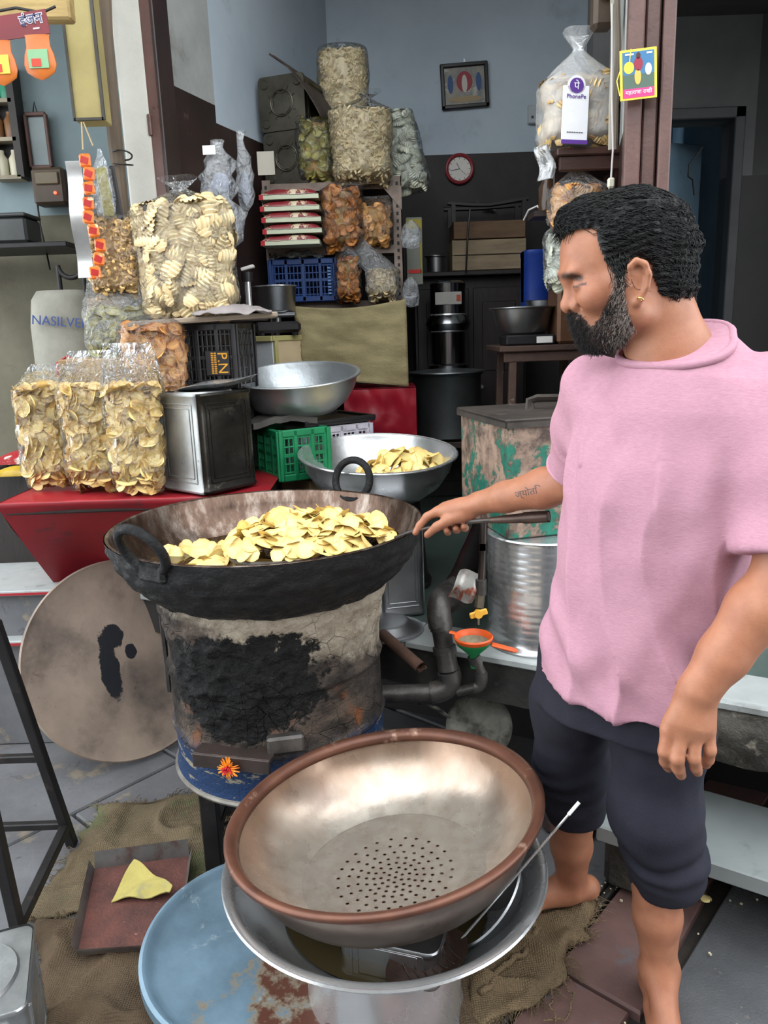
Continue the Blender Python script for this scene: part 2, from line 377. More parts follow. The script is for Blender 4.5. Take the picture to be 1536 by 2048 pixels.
# ---- neighbour's steps on the left
for nm, (u, v, z, dpt, th, mt) in {'floor_step.001': (30, 1182, .60, .9, .10, MARB), 'floor_step.002': (40, 1282, .42, .5, .14, MARB)}.items():
    p = on(u, v, z); b = MB(); b.box((p.x - .62, p.y + dpt / 2, z - .01), (1.5, dpt, .02), None, .003); o = struct(b.build('floor_step', mt))
    b = MB(); b.box((p.x - .62, p.y + dpt / 2 + .015, (z - .02) / 2), (1.49, dpt - .03, z - .02), None, .003); b.build('riser', STONE, o)
    b = MB(); b.box((p.x - .62, p.y - .002, z - .012), (1.5, .004, .008)); b.build('red_paint_line', flat('red_line_paint', S(150, 30, 40)), o)
p = on(40, 1400, .12); b = MB(); b.box((p.x - .55, p.y + .3, .03), (1.25, .6, .17), Matrix.Rotation(rad(14), 3, 'Z'), .02); struct(b.build('floor_step', STONE))

# ---- shop walls
CORN = Vector((-.212, 4.5, 0)); J0 = Vector((-.742, 3.04, 0)); ZC = 3.62
dirw = (CORN - J0).normalized(); J1 = J0 + dirw * .36
b = MB(); b.mi = 0; wallbox(b, J0, J1, 0, 2.355, .12); b.mi = 1; wallbox(b, J0, J1, 2.355, ZC, .12)
b.mi = 0; wallbox(b, J1, CORN, 0, 2.29, .118); b.mi = 2; wallbox(b, J1, CORN, 2.29, ZC, .118); struct(b.build('wall_left', [DADO, GREYW, BLUEW]))
RB = Vector((1.24, 4.5, 0))
b = MB(); b.mi = 0; wallbox(b, CORN, RB + Vector((.2, 0, 0)), 0, 2.372, .12); b.mi = 1; wallbox(b, CORN, RB + Vector((.2, 0, 0)), 2.372, ZC, .12); wback = struct(b.build('wall_back', [pm('sooty_dado', S(52, 46, 46), S(38, 34, 35), 4, .6, 0, .15, 30, c3=S(28, 26, 27), s3=3, t3=(.5, .7)), BLUEW]))
RF = Vector((.735, 2.42, 0))
b = MB(); b.mi = 0; wallbox(b, RB, RF, 0, 2.0, .1); b.mi = 1; wallbox(b, RB, RF, 2.0, ZC, .1); struct(b.build('wall_right', [DADO, GREYW]))
b = MB(); b.box((.2, 3.75, ZC + .05), (4.4, 2.2, .1)); struct(b.build('ceiling', pm('dark_ceiling', S(70, 68, 64), S(50, 48, 46), 3, .9)))
b = MB(); b.box((-1.75, 3.3, 2.98), (1.7, 1.3, .06)); struct(b.build('ceiling_neighbour_shade', pm('dark_ceiling', S(70, 68, 64))))  # unseen low ceiling, added to darken the neighbour's wall
# unseen facade and wall across the lane, added to direct the sky light
FAC = pm('street_facade', S(150, 146, 138), S(118, 114, 108), 2, .85)
b = MB(); wallbox(b, (-3.2, 3.0), (-.6, 2.72), 3.42, 5.6, .25); wallbox(b, (-.6, 2.72), (3.2, 2.0), 3.42, 5.6, .25); struct(b.build('wall_unseen_facade', FAC))
b = MB(); wallbox(b, (4.5, -3.0), (-4.5, -3.0), 0, 3.3, .2); struct(b.build('wall_unseen_across', pm('street_facade_across', S(120, 112, 104), S(80, 76, 72), .8, .85, c3=S(54, 50, 48), s3=1.1, t3=(.5, .6))))
# ---- passage to the right: wall with a doorway, black dado, room beyond
PW = 3.6
b = MB(); b.mi = 0
wallbox(b, (.95, PW), (1.275, PW), 0, ZC, .1); wallbox(b, (1.275, PW), (1.56, PW), 2.285, ZC, .1); wallbox(b, (1.56, PW), (1.66, PW), 2.06, ZC, .1)
b.mi = 1; wallbox(b, (1.56, PW), (2.6, PW), 0, 2.06, .1); b.mi = 2; wallbox(b, (1.66, PW), (2.6, PW), 2.06, ZC, .1)
struct(b.build('wall_passage', [PASSW, PASSD, pm('passage_dark_plaster', S(62, 61, 61), S(48, 47, 47), 3, .85)]))
b = MB(); b.box((1.85, 3.0, 2.72), (1.6, 1.3, .06)); struct(b.build('ceiling_passage', pm('dark_ceiling', S(70, 68, 64))))
b = MB(); wallbox(b, (2.45, 4.0), (2.45, 2.2), 0, 2.7, .08); struct(b.build('wall_passage_side', PASSD))
b = MB()
for (x0, x1, z0, z1) in ((1.555, 1.6, 0, 2.33), (1.275, 1.6, 2.285, 2.33)): b.box(((x0 + x1) / 2, PW - .01, (z0 + z1) / 2), (x1 - x0, .06, z1 - z0), None, .004)
struct(b.build('trim_1', pm('doorway_dark_frame', S(58, 58, 60), S(42, 42, 44), 6, .6)))
b = MB(); wallbox(b, (1.0, 4.75), (2.2, 4.75), 0, 3.2, .08); wallbox(b, (1.72, 4.75), (1.66, 3.7), 0, 3.2, .06); struct(b.build('wall_inner_room', pm('inner_room_blue_light', S(122, 150, 170), S(100, 128, 150), 3, .8)))  # blue wall colour stands in for bluish light in the room
d = thing('door_1', 'pale blue door leaf ajar inside the dark right-hand doorway', 'door', (1.30, 3.74, 0)); d['kind'] = 'structure'
b = MB(); b.box((.13, .12, 1.13), (.28, .03, 2.24), Matrix.Rotation(rad(28), 3, 'Z'), .003); b.build('door_leaf', pm('pale_blue_door', S(120, 146, 164), S(100, 124, 142), 5, .55, c3=S(60, 66, 70), s3=7, t3=(.66, .72)), d)
w = [at(1395, 300, 3.78), at(1368, 335, 3.78), at(1366, 358, 3.78), at(1375, 365, 3.77), at(1378, 395, 3.78)]
b = MB(); b.sweep([(q - Vector((1.30, 3.80, 0))) for q in w], .004, 6); b.build('hanging_wire', BLACKM, d)

# ---- brown frame post at the right of the opening (two box sections)
t = at(1298, 200, 2.3)
post = struct(thing('trim_2', 'brown painted steel shutter post right of the opening', 'post', (t.x, 2.3, 0), RZ * .45))
for (x0, x1, y0, y1) in ((-.062, -.02, -.03, .05), (-.016, .022, -.01, .05), (.027, .058, -.035, .05)):
    b = MB(); b.box(((x0 + x1) / 2, (y0 + y1) / 2, 2.1), (x1 - x0, y1 - y0, 4.2), None, .004); b.build('guide_rail', BROWNF, post)
b = MB(); b.box((.0, .045, 2.1), (.115, .02, 4.2)); b.build('back_plate', DADO, post)
# ---- brown jamb and white pillar at the left, with wooden pole
t0 = at(289, 0, 2.97); jamb = struct(thing('trim_3', 'brown painted steel jamb beside the white pillar', 'jamb', (t0.x, 2.97, 0), -.25))
b = MB(); b.box((0, .03, 2.1), (.06, .1, 4.2), None, .005); b.build('jamb_section', BROWNF, jamb)
b = MB(); b.box((.034, .03, 2.1), (.012, .11, 4.2), None, .003); b.build('dark_edge', DADO, jamb)
hz = at(300, 250, 2.95).z; b = MB(); b.box((-.012, -.024, hz), (.014, .012, .07), None, .003); b.build('latch_plate', BROWNF, jamb)
t1 = at(248, 0, 2.95); b = MB(); b.box((t1.x, 3.0, 2.1), (.103, .1, 4.2), None, .008); struct(b.build('wall_pillar', WHITEW))
t2 = at(208, 0, 2.88); t3 = at(249, 440, 2.88); b = MB()
P = [Vector((t2.x + (t3.x - t2.x) * (2.55 - z) / .66, 2.88, z)) + Vector((.006 * math.sin(z * 5), .004 * math.cos(z * 7), 0)) for z in np.linspace(.95, 3.1, 14)]
b.sweep(P, [.024 + .003 * math.sin(i * 1.9) for i in range(14)], 10)
tag(b.build('wooden_pole', pm('weathered_pole_wood', S(112, 98, 82), S(78, 66, 54), 7, .8, 0, .5, 30, c3=S(160, 154, 142), s3=16, t3=(.62, .68), stretch=(1, 1, .25))), 'weathered brown wooden pole tied beside the white pillar', 'pole')
# ---- neighbour's shop on the left
b = MB(); b.mi = 0; wallbox(b, (-3.0, 3.62), (-.62, 3.62), 2.0, 3.9, .1); b.mi = 1; wallbox(b, (-3.0, 3.62), (-.62, 3.62), 0, 2.0, .1); struct(b.build('wall_neighbour', [NEIGH, NEIGHB]))
b = MB(); b.box((-1.5, 3.2, .56), (1.7, .9, .06)); struct(b.build('floor_neighbour', STONE))
q0, q1 = at(0, 20, 2.55), at(125, 22, 2.55); b = MB(); b.bar(q0 + Vector((-.4, 0, .03)), q1 + Vector((.03, 0, .02)), .05, .1, .006)
struct(b.build('trim_4', pm('yellow_pine_beam', S(176, 152, 98), S(132, 108, 66), 5, .7, 0, .35, 20, stretch=(1, 6, 6))))
# ================================================================== chips and other fried pieces
def chipmat(name, c, edge, spots, rough=.45):
    t = NT(name); a = t.attr('rim'); v = t.coord(); n = t.noise(v, 26, 4)
    base = t.mix(t.ramp(n, [(.35, 0), (.7, 1)]), c, tuple(x * .86 for x in c[:3]) + (1,))
    e = t.ramp(t.math('ADD', a, t.math('MULTIPLY', t.math('SUBTRACT', n, .5), .5)), [(.62, 0), (1.0, 1)])
    base = t.mix(t.math('MULTIPLY', e, .75), base, edge)
    base = t.mix(t.math('MULTIPLY', t.ramp(t.noise(v, 60, 3), [(.66, 0), (.74, 1)]), .5), base, spots)
    t.set(base, rough, 0, .5); t.p.inputs['Subsurface Weight'].default_value = 0.0
    t.bump(t.noise(v, 120, 3), .25, .002); return t.m
CHIP = chipmat('pale_fried_potato', S(234, 212, 140), S(216, 172, 92), S(204, 162, 88))
CHIPB = chipmat('packed_potato_chip', S(246, 222, 152), S(226, 180, 104), S(200, 150, 84))
CHIPO = chipmat('masala_potato_chip', S(230, 180, 106), S(196, 112, 46), S(176, 84, 34))
CHIPG = chipmat('green_banana_chip', S(176, 164, 84), S(96, 96, 40), S(110, 92, 40))
CHIPD = chipmat('dark_masala_chip', S(206, 134, 56), S(138, 72, 26), S(120, 56, 20))
SHELLM = chipmat('white_shell_cracker', S(222, 203, 160), S(206, 174, 124), S(210, 184, 136))
PUFFM = chipmat('puffed_snack', S(216, 196, 152), S(168, 136, 92), S(150, 116, 74))
CURLM = chipmat('curly_macaroni_snack', S(224, 186, 122), S(176, 122, 62), S(160, 104, 52))
WHITEP = chipmat('white_cracker', S(206, 208, 190), S(176, 176, 152), S(190, 188, 170))

def piece(kind, seed):                       # -> V, Q(tri arrays), rim attribute; about 1 unit in radius
    r = np.random.default_rng(seed)
    if kind in ('chip', 'wheel'):
        n = 18; V = [(0, 0, 0)]; rim = [0.0]
        a, b_ = r.uniform(-.3, .3), r.uniform(-.2, .25); ph = r.uniform(0, 6.3); ra = r.normal(size=n); ra = 1 + .07 * (ra + np.roll(ra, 1) + np.roll(ra, -1)) / 1.7
        for k, rr in ((0, .55), (1, 1.0)):
            for i in range(n):
                an = 2 * PI * i / n; q = rr * (ra[i] if k else 1) * (1 + .12 * math.cos(2 * an + ph))
                V.append((q * math.cos(an), q * math.sin(an), rr * rr * (a * math.cos(2 * an + ph) + b_) + (.02 * r.normal() if k else 0))); rim.append(rr if k else .5)
        Q = [(0, 1 + i, 1 + (i + 1) % n) for i in range(n)]
        for i in range(n):
            j = (i + 1) % n; Q += [(1 + i, 1 + n + i, 1 + n + j), (1 + i, 1 + n + j, 1 + j)]
        if kind == 'wheel':
            V = [(x, y, z + .0) for x, y, z in V]; Q = Q[n:]
        return np.array(V), np.array(Q), np.array(rim)
    if kind == 'shell':                      # curved ridged shell
        nu, nv = 12, 5; V = []; rim = []
        for j in range(nv + 1):
            for i in range(nu + 1):
                x = (i / nu - .5) * 2.3; y = (j / nv - .5) * 1.5 * math.sqrt(max(.05, 1 - (x / 1.25) ** 2)); V.append((x, y, .55 - .5 * y * y - .22 * x * x + .16 * (i % 2))); rim.append(max(abs(x) / 1.15, abs(j / nv - .5) * 2) * .8 - .3 * (i % 2) + .35)
        w = nu + 1; Q = []
        for j in range(nv):
            for i in range(nu): a = j * w + i; Q += [(a, a + 1, a + w + 1), (a, a + w + 1, a + w)]
        return np.array(V), np.array(Q), np.array(rim)
    if kind == 'curl':
        m = MB(); ph = r.uniform(0, 6); P = [(.8 * math.cos(ph + i * .7) , .8 * math.sin(ph + i * .7), (i - 4) * .2) for i in range(9)]; m.sweep(P, .34, 5, True)
    else:                                    # puff: a bent little sausage
        m = MB(); P = [(-1.2 + i * .6, .5 * math.cos(i * .8) * r.uniform(.5, 1.2), .3 * math.sin(i + seed)) for i in range(5)]; m.sweep(P, [.25, .5, .55, .5, .22], 5, True)
    V = np.array(m.v); Q = []
    for f in m.f:
        for k in range(1, len(f) - 1): Q.append((f[0], f[k], f[k + 1]))
    return V, np.array(Q), np.clip(np.linalg.norm(V, axis=1) - .35, 0, 1) * .8
PIECES = {k: [piece(k, s) for s in range(7)] for k in ('chip', 'wheel', 'shell', 'curl', 'puff')}
def rot_from(nrm, spin):                     # rotation matrices (n,3,3) taking z to nrm, spun about it
    z = nrm / np.linalg.norm(nrm, axis=1, keepdims=True); h = np.where(np.abs(z[:, 2:3]) < .9, np.array([[0, 0, 1.0]]), np.array([[1.0, 0, 0]]))
    x = np.cross(h, z); x /= np.linalg.norm(x, axis=1, keepdims=True); y = np.cross(z, x); c, s_ = np.cos(spin)[:, None], np.sin(spin)[:, None]
    return np.stack([x * c + y * s_, -x * s_ + y * c, z], axis=2)
def scatter_mesh(name, kind, P, N, size, mat, parent, seed=0):       # many pieces joined into one 'stuff' part
    r = np.random.default_rng(seed); n = len(P); R = rot_from(N, r.uniform(0, 6.3, n)); s = size * r.uniform(.75, 1.2, n); W = r.integers(0, 7, n); VV, QQ, RR = [], [], []; o = 0
    for w in range(7):
        k = np.where(W == w)[0]
        if not len(k): continue
        V, Q, rm = PIECES[kind][w]
        v = np.einsum('nij,mj->nmi', R[k], V) * s[k][:, None, None] + P[k][:, None, :]
        VV.append(v.reshape(-1, 3)); QQ.append((Q[None] + (np.arange(len(k)) * len(V))[:, None, None] + o).reshape(-1, 3)); RR.append(np.tile(rm, len(k))); o += len(k) * len(V)
    ob = npmesh(name, np.concatenate(VV), np.concatenate(QQ), mat, parent, 60, {'rim': np.concatenate(RR)}); ob['kind'] = 'stuff'; return ob
CHIPME = []
for w in range(7):
    V, Q, rm = PIECES['chip'][w]; o = npmesh('potato_chip', V * .03, Q, CHIP, None, 60, {'rim': rm}); CHIPME.append(o.data); bpy.data.objects.remove(o)
def lay_chips(P, N, size, label, group, seed):                       # single chips as things of their own
    r = np.random.default_rng(seed); R = rot_from(N, r.uniform(0, 6.3, len(P)))
    for i in range(len(P)):
        o = bpy.data.objects.new('potato_chip', CHIPME[int(r.integers(0, 7))]); col.objects.link(o); s = size * r.uniform(.75, 1.15)
        o.matrix_world = Matrix.Translation(Vector(P[i])) @ Matrix([list(x) for x in R[i]]).to_4x4() @ Matrix.Diagonal((s, s, s, 1)); tag(o, label, 'chip', group)
def heap(n, cx, cy, rx, ry, zf, seed, tilt=.55):                     # points on a heap with height zf(x, y), well spread
    r = np.random.default_rng(seed); P = []
    k = 0
    while len(P) < n:
        c = []
        for _ in range(6):
            a = r.uniform(0, 6.283); q = math.sqrt(r.uniform(0, 1)); p = (cx + rx * q * math.cos(a), cy + ry * q * math.sin(a))
            c.append((min([((p[0] - w[0]) ** 2 + (p[1] - w[1]) ** 2) for w in P[-160:]] or [1]), p))
        p = max(c)[1]; P.append((p[0], p[1], zf(p[0], p[1]) + .012 * r.uniform(-.3, 1)))
    P = np.array(P); e = .004
    gx = np.array([(zf(a + e, b_) - zf(a - e, b_)) / (2 * e) for a, b_, _ in P]); gy = np.array([(zf(a, b_ + e) - zf(a, b_ - e)) / (2 * e) for a, b_, _ in P])
    N = np.stack([-gx, -gy, np.ones(n)], 1); N /= np.linalg.norm(N, axis=1, keepdims=True); N = N + r.normal(size=(n, 3)) * tilt; N[:, 2] = np.abs(N[:, 2]) + .15
    return P, N

# ================================================================== stove: oil drum lined with clay on an iron stand
KC = Vector((-.309, 1.98, 0)); DR = .284; DZ0, DZ1 = .315, .848
def drum_mat():
    t = NT('burnt_clay_daubed_drum'); v = t.coord(); x, y, z = t.sep(v)
    nz = t.noise(v, 5, 8, .65); nf = t.noise(v, 24, 8, .7); h = t.math('ADD', z, t.math('MULTIPLY', t.math('SUBTRACT', nz, .5), .16))
    h2 = t.math('ADD', t.math('ADD', h, t.math('MULTIPLY', x, .35)), t.math('MULTIPLY', t.math('SUBTRACT', nf, .5), .07))
    steel = t.mix(t.ramp(t.noise(v, 9, 8, .7), [(.4, 0), (.62, 1)]), S(58, 52, 48), S(96, 82, 72))
    clay = t.mix(t.ramp(nf, [(.35, 0), (.65, 1)]), S(146, 132, 114), S(182, 172, 154))
    vo = t.new('ShaderNodeTexVoronoi', feature='DISTANCE_TO_EDGE'); t.ln(v, vo.inputs['Vector']); vo.inputs['Scale'].default_value = 22
    crack = t.math('MULTIPLY', t.ramp(vo.outputs['Distance'], [(.0, 1), (.03, 0)]), t.ramp(t.noise(v, 6, 4), [(.45, 0), (.6, 1)]))
    clay = t.mix(t.math('MULTIPLY', crack, .5), clay, S(78, 68, 60))
    blue = t.mix(t.ramp(t.noise(t.coord((1, 1, 4)), 12, 6, .7), [(.55, 0), (.58, 1)]), S(22, 52, 92), S(150, 142, 122))
    low = t.mix(t.ramp(t.math('ADD', z, t.math('MULTIPLY', t.math('SUBTRACT', nf, .5), .1)), [(.11, 0), (.15, 1)]), blue, steel)
    colr = t.mix(t.ramp(h2, [(.40, 0), (.44, 1)]), low, clay)
    rust = t.ramp(t.noise(v, 8, 8, .7), [(.58, 0), (.66, 1)])
    band = t.ramp(z, [(.13, 0), (.16, 1), (.24, 1), (.3, 0)])
    colr = t.mix(t.math('MULTIPLY', t.math('MULTIPLY', rust, band), .8), colr, S(140, 84, 44))
    # soot: the tarry patch left of the middle, and smears right
    dx = t.math('DIVIDE', t.math('ADD', x, .06), .23); dz = t.math('DIVIDE', t.math('SUBTRACT', z, .315), .15)
    dd = t.math('ADD', t.math('MULTIPLY', dx, dx), t.math('MULTIPLY', dz, dz)); dd = t.math('ADD', dd, t.math('MULTIPLY', t.math('SUBTRACT', t.noise(v, 8, 8, .72), .5), 3.0))
    s = t.ramp(dd, [(.85, 1), (1.25, 0)])
    smear = t.math('MULTIPLY', t.ramp(t.noise(t.coord((1, 1, 2.2)), 6, 8, .7), [(.44, 0), (.6, 1)]), t.ramp(z, [(.09, 0), (.17, .8), (.34, .8), (.42, 0)]))
    soot = t.math('MAXIMUM', s, smear)
    colr = t.mix(soot, colr, t.ramp(t.noise(v, 70, 6, .7), [(.4, S(7, 7, 8)), (.62, S(19, 18, 18)), (.76, S(84, 74, 66))]))  # pale specks painted into the tar for its sparkle
    t.set(colr, t.ramp(soot, [(0, .75), (1, .36)]), 0, t.ramp(soot, [(0, .35), (1, .22)]))
    hgt = t.math('ADD', t.math('MULTIPLY', t.noise(v, 90, 5, .7), 1.0), t.math('MULTIPLY', crack, -.6))
    t.bump(hgt, 1.0, .012); return t.m
DRUM = drum_mat()
stove = thing('drum_stove', 'clay-daubed oil drum stove crusted with black tar, blue at the foot', 'stove', (KC.x, KC.y, 0))
seg, rows = 220, 120; V = []; tz = np.linspace(0, DZ1 - DZ0, rows); aa = np.linspace(0, 2 * PI, seg, endpoint=False)
A, Z = np.meshgrid(aa, tz); 
rib = sum(.008 * np.exp(-((Z - c) / .011) ** 2) for c in (.006, .135, .30))
base = np.stack([np.cos(A) * DR, np.sin(A) * DR, Z], -1)
ck = np.clip(fbm(base * 34, 3, 5), -.6, 1.2); xf = base[..., 0]; msk = np.exp(-(((xf + .07) / .17) ** 2 + ((Z - .31) / .13) ** 2) ** 2) * (base[..., 1] < 0)
msk2 = np.clip((Z - .37) / .05, 0, 1) + .35 * np.clip(.5 + fbm(base * 9, 2, 9), 0, 1) * (Z > .08)
disp = rib + msk * (.008 + .012 * ck) + msk2 * .006 * (1 + ck) 
topl = np.where(Z > DZ1 - DZ0 - .03, .012 * fbm(base * 16, 2, 3), 0)
Rr = DR + disp + np.clip((Z - .43) / .05, 0, 1) * .014
V = np.stack([np.cos(A) * Rr, np.sin(A) * Rr, Z + topl], -1).reshape(-1, 3)
ii = np.arange(rows - 1)[:, None] * seg + np.arange(seg)[None]; jj = np.arange(rows - 1)[:, None] * seg + (np.arange(seg)[None] + 1) % seg
npmesh('drum_body', V, np.stack([ii, jj, jj + seg, ii + seg], -1).reshape(-1, 4), DRUM, stove, 180, loc=(0, 0, DZ0))
b = MB(); b.torus((0, 0, DZ0 + .004), DR + .004, .009, seg=72, tub=8); b.disc((0, 0, DZ0 + .002), DR, 48, -1); b.build('bottom_rim', pm('worn_rim_metal', S(150, 146, 138), S(84, 78, 72), 10, .45, .6), stove)
b = MB(); b.lathe([(DR + .01, DZ1 - .035), (DR + .012, DZ1 - .005), (DR - .03, DZ1 + .004), (DR - .04, DZ1 - .04)], 96, wob=lambda q: (q[0] * (1 + .02 * math.sin(q[0] * 90 + q[1] * 70)), q[1] * (1 + .02 * math.sin(q[1] * 90 - q[0] * 60)), q[2] + .006 * math.sin(q[0] * 60) * math.cos(q[1] * 47)))
b.build('clay_collar', pm('cracked_pale_clay', S(182, 172, 154), S(136, 124, 108), 14, .9, 0, .7, 60, c3=S(40, 36, 34), s3=10, t3=(.56, .62)), stove, 60)
# ledge of the fire door, facing the street
b = MB(); ang = rad(-104); c = Vector((math.cos(ang), math.sin(ang), 0)); tn = Vector((-c.y, c.x, 0)); Rl = Matrix((tn, c, Vector((0, 0, 1)))).transposed()
b.box(c * (DR + .018) + Vector((0, 0, .468)), (.2, .05, .012), Rl, .002); b.box(c * (DR + .042) + Vector((0, 0, .455)), (.2, .008, .036), Rl, .002); b.build('fire_door_ledge', pm('rusty_ledge_iron', S(74, 60, 54), S(48, 42, 40), 12, .5, .4, .3, 60), stove)
b = MB(); an2 = rad(-80); c2 = Vector((math.cos(an2), math.sin(an2), 0)); b.box(c2 * (DR + .012) + Vector((0, 0, .49)), (.09, .03, .045), Matrix((Vector((-c2.y, c2.x, 0)), c2, Vector((0, 0, 1)))).transposed(), .006); b.build('fire_door_block', IRON, stove)
b = MB(); an3 = rad(190); c3_ = Vector((math.cos(an3), math.sin(an3), 0)); b.sweep([c3_ * (DR + .01) + Vector((0, 0, z)) for z in (.52, .58, .66, .74)], .008, 6); b.build('side_rod', IRON, stove)
for ax, ay in ((-.19, -.13), (.19, -.13), (-.19, .15), (.19, .15)):
    b = MB(); b.box((ax, ay, .155), (.045, .045, .32), None, .003); b.build("stand_leg", BLACKM, stove)
for p0, p1 in (((-.21, -.13, .30), (.21, -.13, .30)), ((-.21, .15, .30), (.21, .15, .30)), ((-.19, -.13, .30), (-.19, .15, .30)), ((.19, -.13, .30), (.19, .15, .30)), ((-.19, -.13, .12), (-.19, .15, .12)), ((.19, -.13, .12), (.19, .15, .12))):
    b = MB(); b.bar(p0, p1, .028, .028, .003); b.build('stand_rail', BLACKM, stove)
# marigold tassel on the ledge
mc = KC + c * (DR + .052) + tn * .0 + Vector((0, 0, .452)); mg = thing('marigold_tassel', 'orange and red flower tassel stuck on the stove ledge', 'tassel', mc)
r = random.Random(3); b = MB()
for i in range(70):
    a = r.uniform(0, 6.28); L = r.uniform(.016, .03); dv = Vector((tn * math.cos(a) + Vector((0, 0, math.sin(a)))) * L + c * r.uniform(0, .014)); b.sweep([(0, 0, 0), dv * .6 + c * .004, dv], [.0022, .0018, .001], 4)
b.build('petals', pm('marigold_orange', S(236, 150, 30), S(226, 106, 20), 60, .6), mg)
b = MB()
for i in range(26):
    a = r.uniform(0, 6.28); L = r.uniform(.004, .015); dv = Vector((tn * math.cos(a) + Vector((0, 0, math.sin(a) - .35))) * L + c * .016); b.sweep([(0, 0, -.004), dv], [.003, .0016], 4)
b.build('red_centre', flat('marigold_red', S(196, 26, 40)), mg)

# ================================================================== big iron wok with two ring handles
def wok_out():
    t = NT('tarry_soot_on_iron'); v = t.coord(); n = t.noise(v, 26, 8, .7); t.set(t.ramp(n, [(.3, S(7, 7, 8)), (.6, S(15, 14, 15)), (.85, S(38, 36, 37))]), t.ramp(t.noise(v, 30), [(.35, .35), (.6, .8)]), .0, .35)
    t.bump(t.math('ADD', t.noise(v, 60, 6, .7), t.math('MULTIPLY', t.noise(v, 16, 4), 1.4)), .8, .008); return t.m
def wok_in():
    t = NT('seasoned_wok_inside'); v = t.coord((1, 1, .25)); n = t.noise(v, 16, 8, .7)
    t.set(t.ramp(n, [(.3, S(48, 36, 30)), (.5, S(92, 72, 60)), (.68, S(150, 138, 128))]), t.ramp(t.noise(v, 20, 6), [(.3, .16), (.75, .42)]), .75, .6); t.bump(t.noise(v, 40, 5), .15, .004); return t.m
WOUT, WIN = wok_out(), wok_in()
wok = thing('frying_wok', 'huge soot-black iron wok on the drum stove with two ring handles', 'wok', (KC.x, KC.y, .745))
prof = [(.408, .228), (.401, .192), (.387, .157), (.364, .122), (.335, .092), (.302, .066), (.255, .038), (.185, .014), (.1, 0), (.001, 0)]
def woob(q):
    r0 = math.hypot(q[0], q[1]); k = nz(q[0] * 26, q[1] * 26, q[2] * 40) * .007 * (1 if q[2] < .2 else .25); s = 1 + (k + .003) / max(r0, .05); return (q[0] * s, q[1] * s, q[2])
pf = []
for i in range(len(prof) - 1):
    for k in range(5 if i < 6 else 2): a = k / (5 if i < 6 else 2); pf.append((prof[i][0] * (1 - a) + prof[i + 1][0] * a, prof[i][1] * (1 - a) + prof[i + 1][1] * a))
b = MB(); b.lathe(pf, 150, wob=woob); b.f = [q[::-1] for q in b.f]; b.build('wok_outside', WOUT, wok, 180)
inn = [(.408, .228), (.404, .231), (.399, .226), (.391, .192), (.377, .158), (.354, .124), (.326, .096), (.293, .071), (.247, .044), (.18, .02), (.1, .006), (.001, .006)]
b = MB(); b.lathe(inn, 96); b.build('wok_inside', WIN, wok, 180)
for sg, lean in ((1, .5), (-1, .25)):
    ang = math.atan2(-.35, -.21) if sg > 0 else math.atan2(.35, .21)
    rd = Vector((math.cos(ang), math.sin(ang), 0)); tg = Vector((-rd.y, rd.x, 0)); upv = (Vector((0, 0, 1)) + rd * lean).normalized()
    b = MB(); b.torus(rd * .408 + Vector((0, 0, .222)) + upv * .042, .062, .0115, tg.cross(upv), 36, 10); b.build('ring_handle', WOUT, wok, 180)
    b = MB(); b.box(rd * .404 + Vector((0, 0, .2)), (.02, .08, .04), Matrix.Rotation(ang, 3, 'Z'), .008); b.build('handle_lug', WOUT, wok)
t = NT('dark_frying_oil'); t.set(S(58, 40, 18), .04, 0, .6); t.bump(t.noise(t.coord(), 9, 3), .05, .01); OIL = t.m
b = MB(); b.lathe([(.350, 0), (.18, .0), (.001, .0)], 64); b.f = [q[::-1] for q in b.f]
o = tag(b.build('cooking_oil', OIL, None, 180, loc=(KC.x, KC.y, .862)), 'dark brown oil pooled inside the big iron wok', 'oil', kind='stuff')
# ================================================================== large skimmer held over the wok, heaped with chips
SKC = Vector((-.185, 1.845, .935)); SKR = .195
sk = thing('mesh_skimmer', 'large mesh skimmer with iron tube handle held by the person over the wok', 'skimmer', SKC)
Rt = Matrix.Rotation(rad(-4), 3, 'Y') @ Matrix.Rotation(rad(-6), 3, 'X')
def skz(x, y): return -.035 * (1 - (x * x + y * y) / SKR ** 2)
b = MB()
for k in range(-13, 14):
    for ax in (0, 1):
        L = math.sqrt(max(0, SKR ** 2 - (k * .015) ** 2))
        if L < .02: continue
        P = []
        for i in range(9):
            w = -L + 2 * L * i / 8; x, y = (k * .015, w) if ax else (w, k * .015); P.append(Rt @ Vector((x, y, skz(x, y))))
        b.sweep(P, .0016, 4, False)
b.build('wire_mesh', IRON, sk)
b = MB(); b.torus((0, 0, 0), SKR, .006, tuple(Rt @ Vector((0, 0, 1))), 48, 8); b.build('hoop', IRON, sk)
H = [SKC + Rt @ Vector((SKR * .98, -.03, .0)), Vector((.06, 1.772, .984)), Vector((.16, 1.745, 1.010)), Vector((.252, 1.69, 1.027))]
b = MB(); b.sweep([q - SKC for q in H], [.0045, .0045, .005, .006], 8); b.build('handle_rod', IRON, sk)
hd = (H[3] - H[2]).normalized(); E0, E1 = H[3] - hd * .012, H[3] + hd * .125
b = MB(); b.sweep([E0 - SKC, E0 - SKC + hd * .03, E1 - SKC - hd * .06, E1 - SKC - hd * .055, E1 - SKC], [.007, .0095, .0115, .0135, .0135], 14, False)
b.sweep([E1 - SKC, E1 - SKC - hd * .05], [.0105, .0105], 14, True); b.build('handle_tube', pm('brown_iron_tube', S(92, 72, 62), S(64, 50, 46), 12, .4, .4, .1, 60), sk)
def zh(x, y):
    q = ((x - SKC.x) / .21) ** 2 + ((y - SKC.y) / .2) ** 2; return .947 + .055 * max(0, 1 - q) ** .8 + .0
P, N = heap(165, SKC.x, SKC.y, .2, .185, zh, 21, .45); lay_chips(P, N, 1.0, 'pale yellow potato chip heaped on the skimmer over the wok', 'chips on the skimmer', 5)
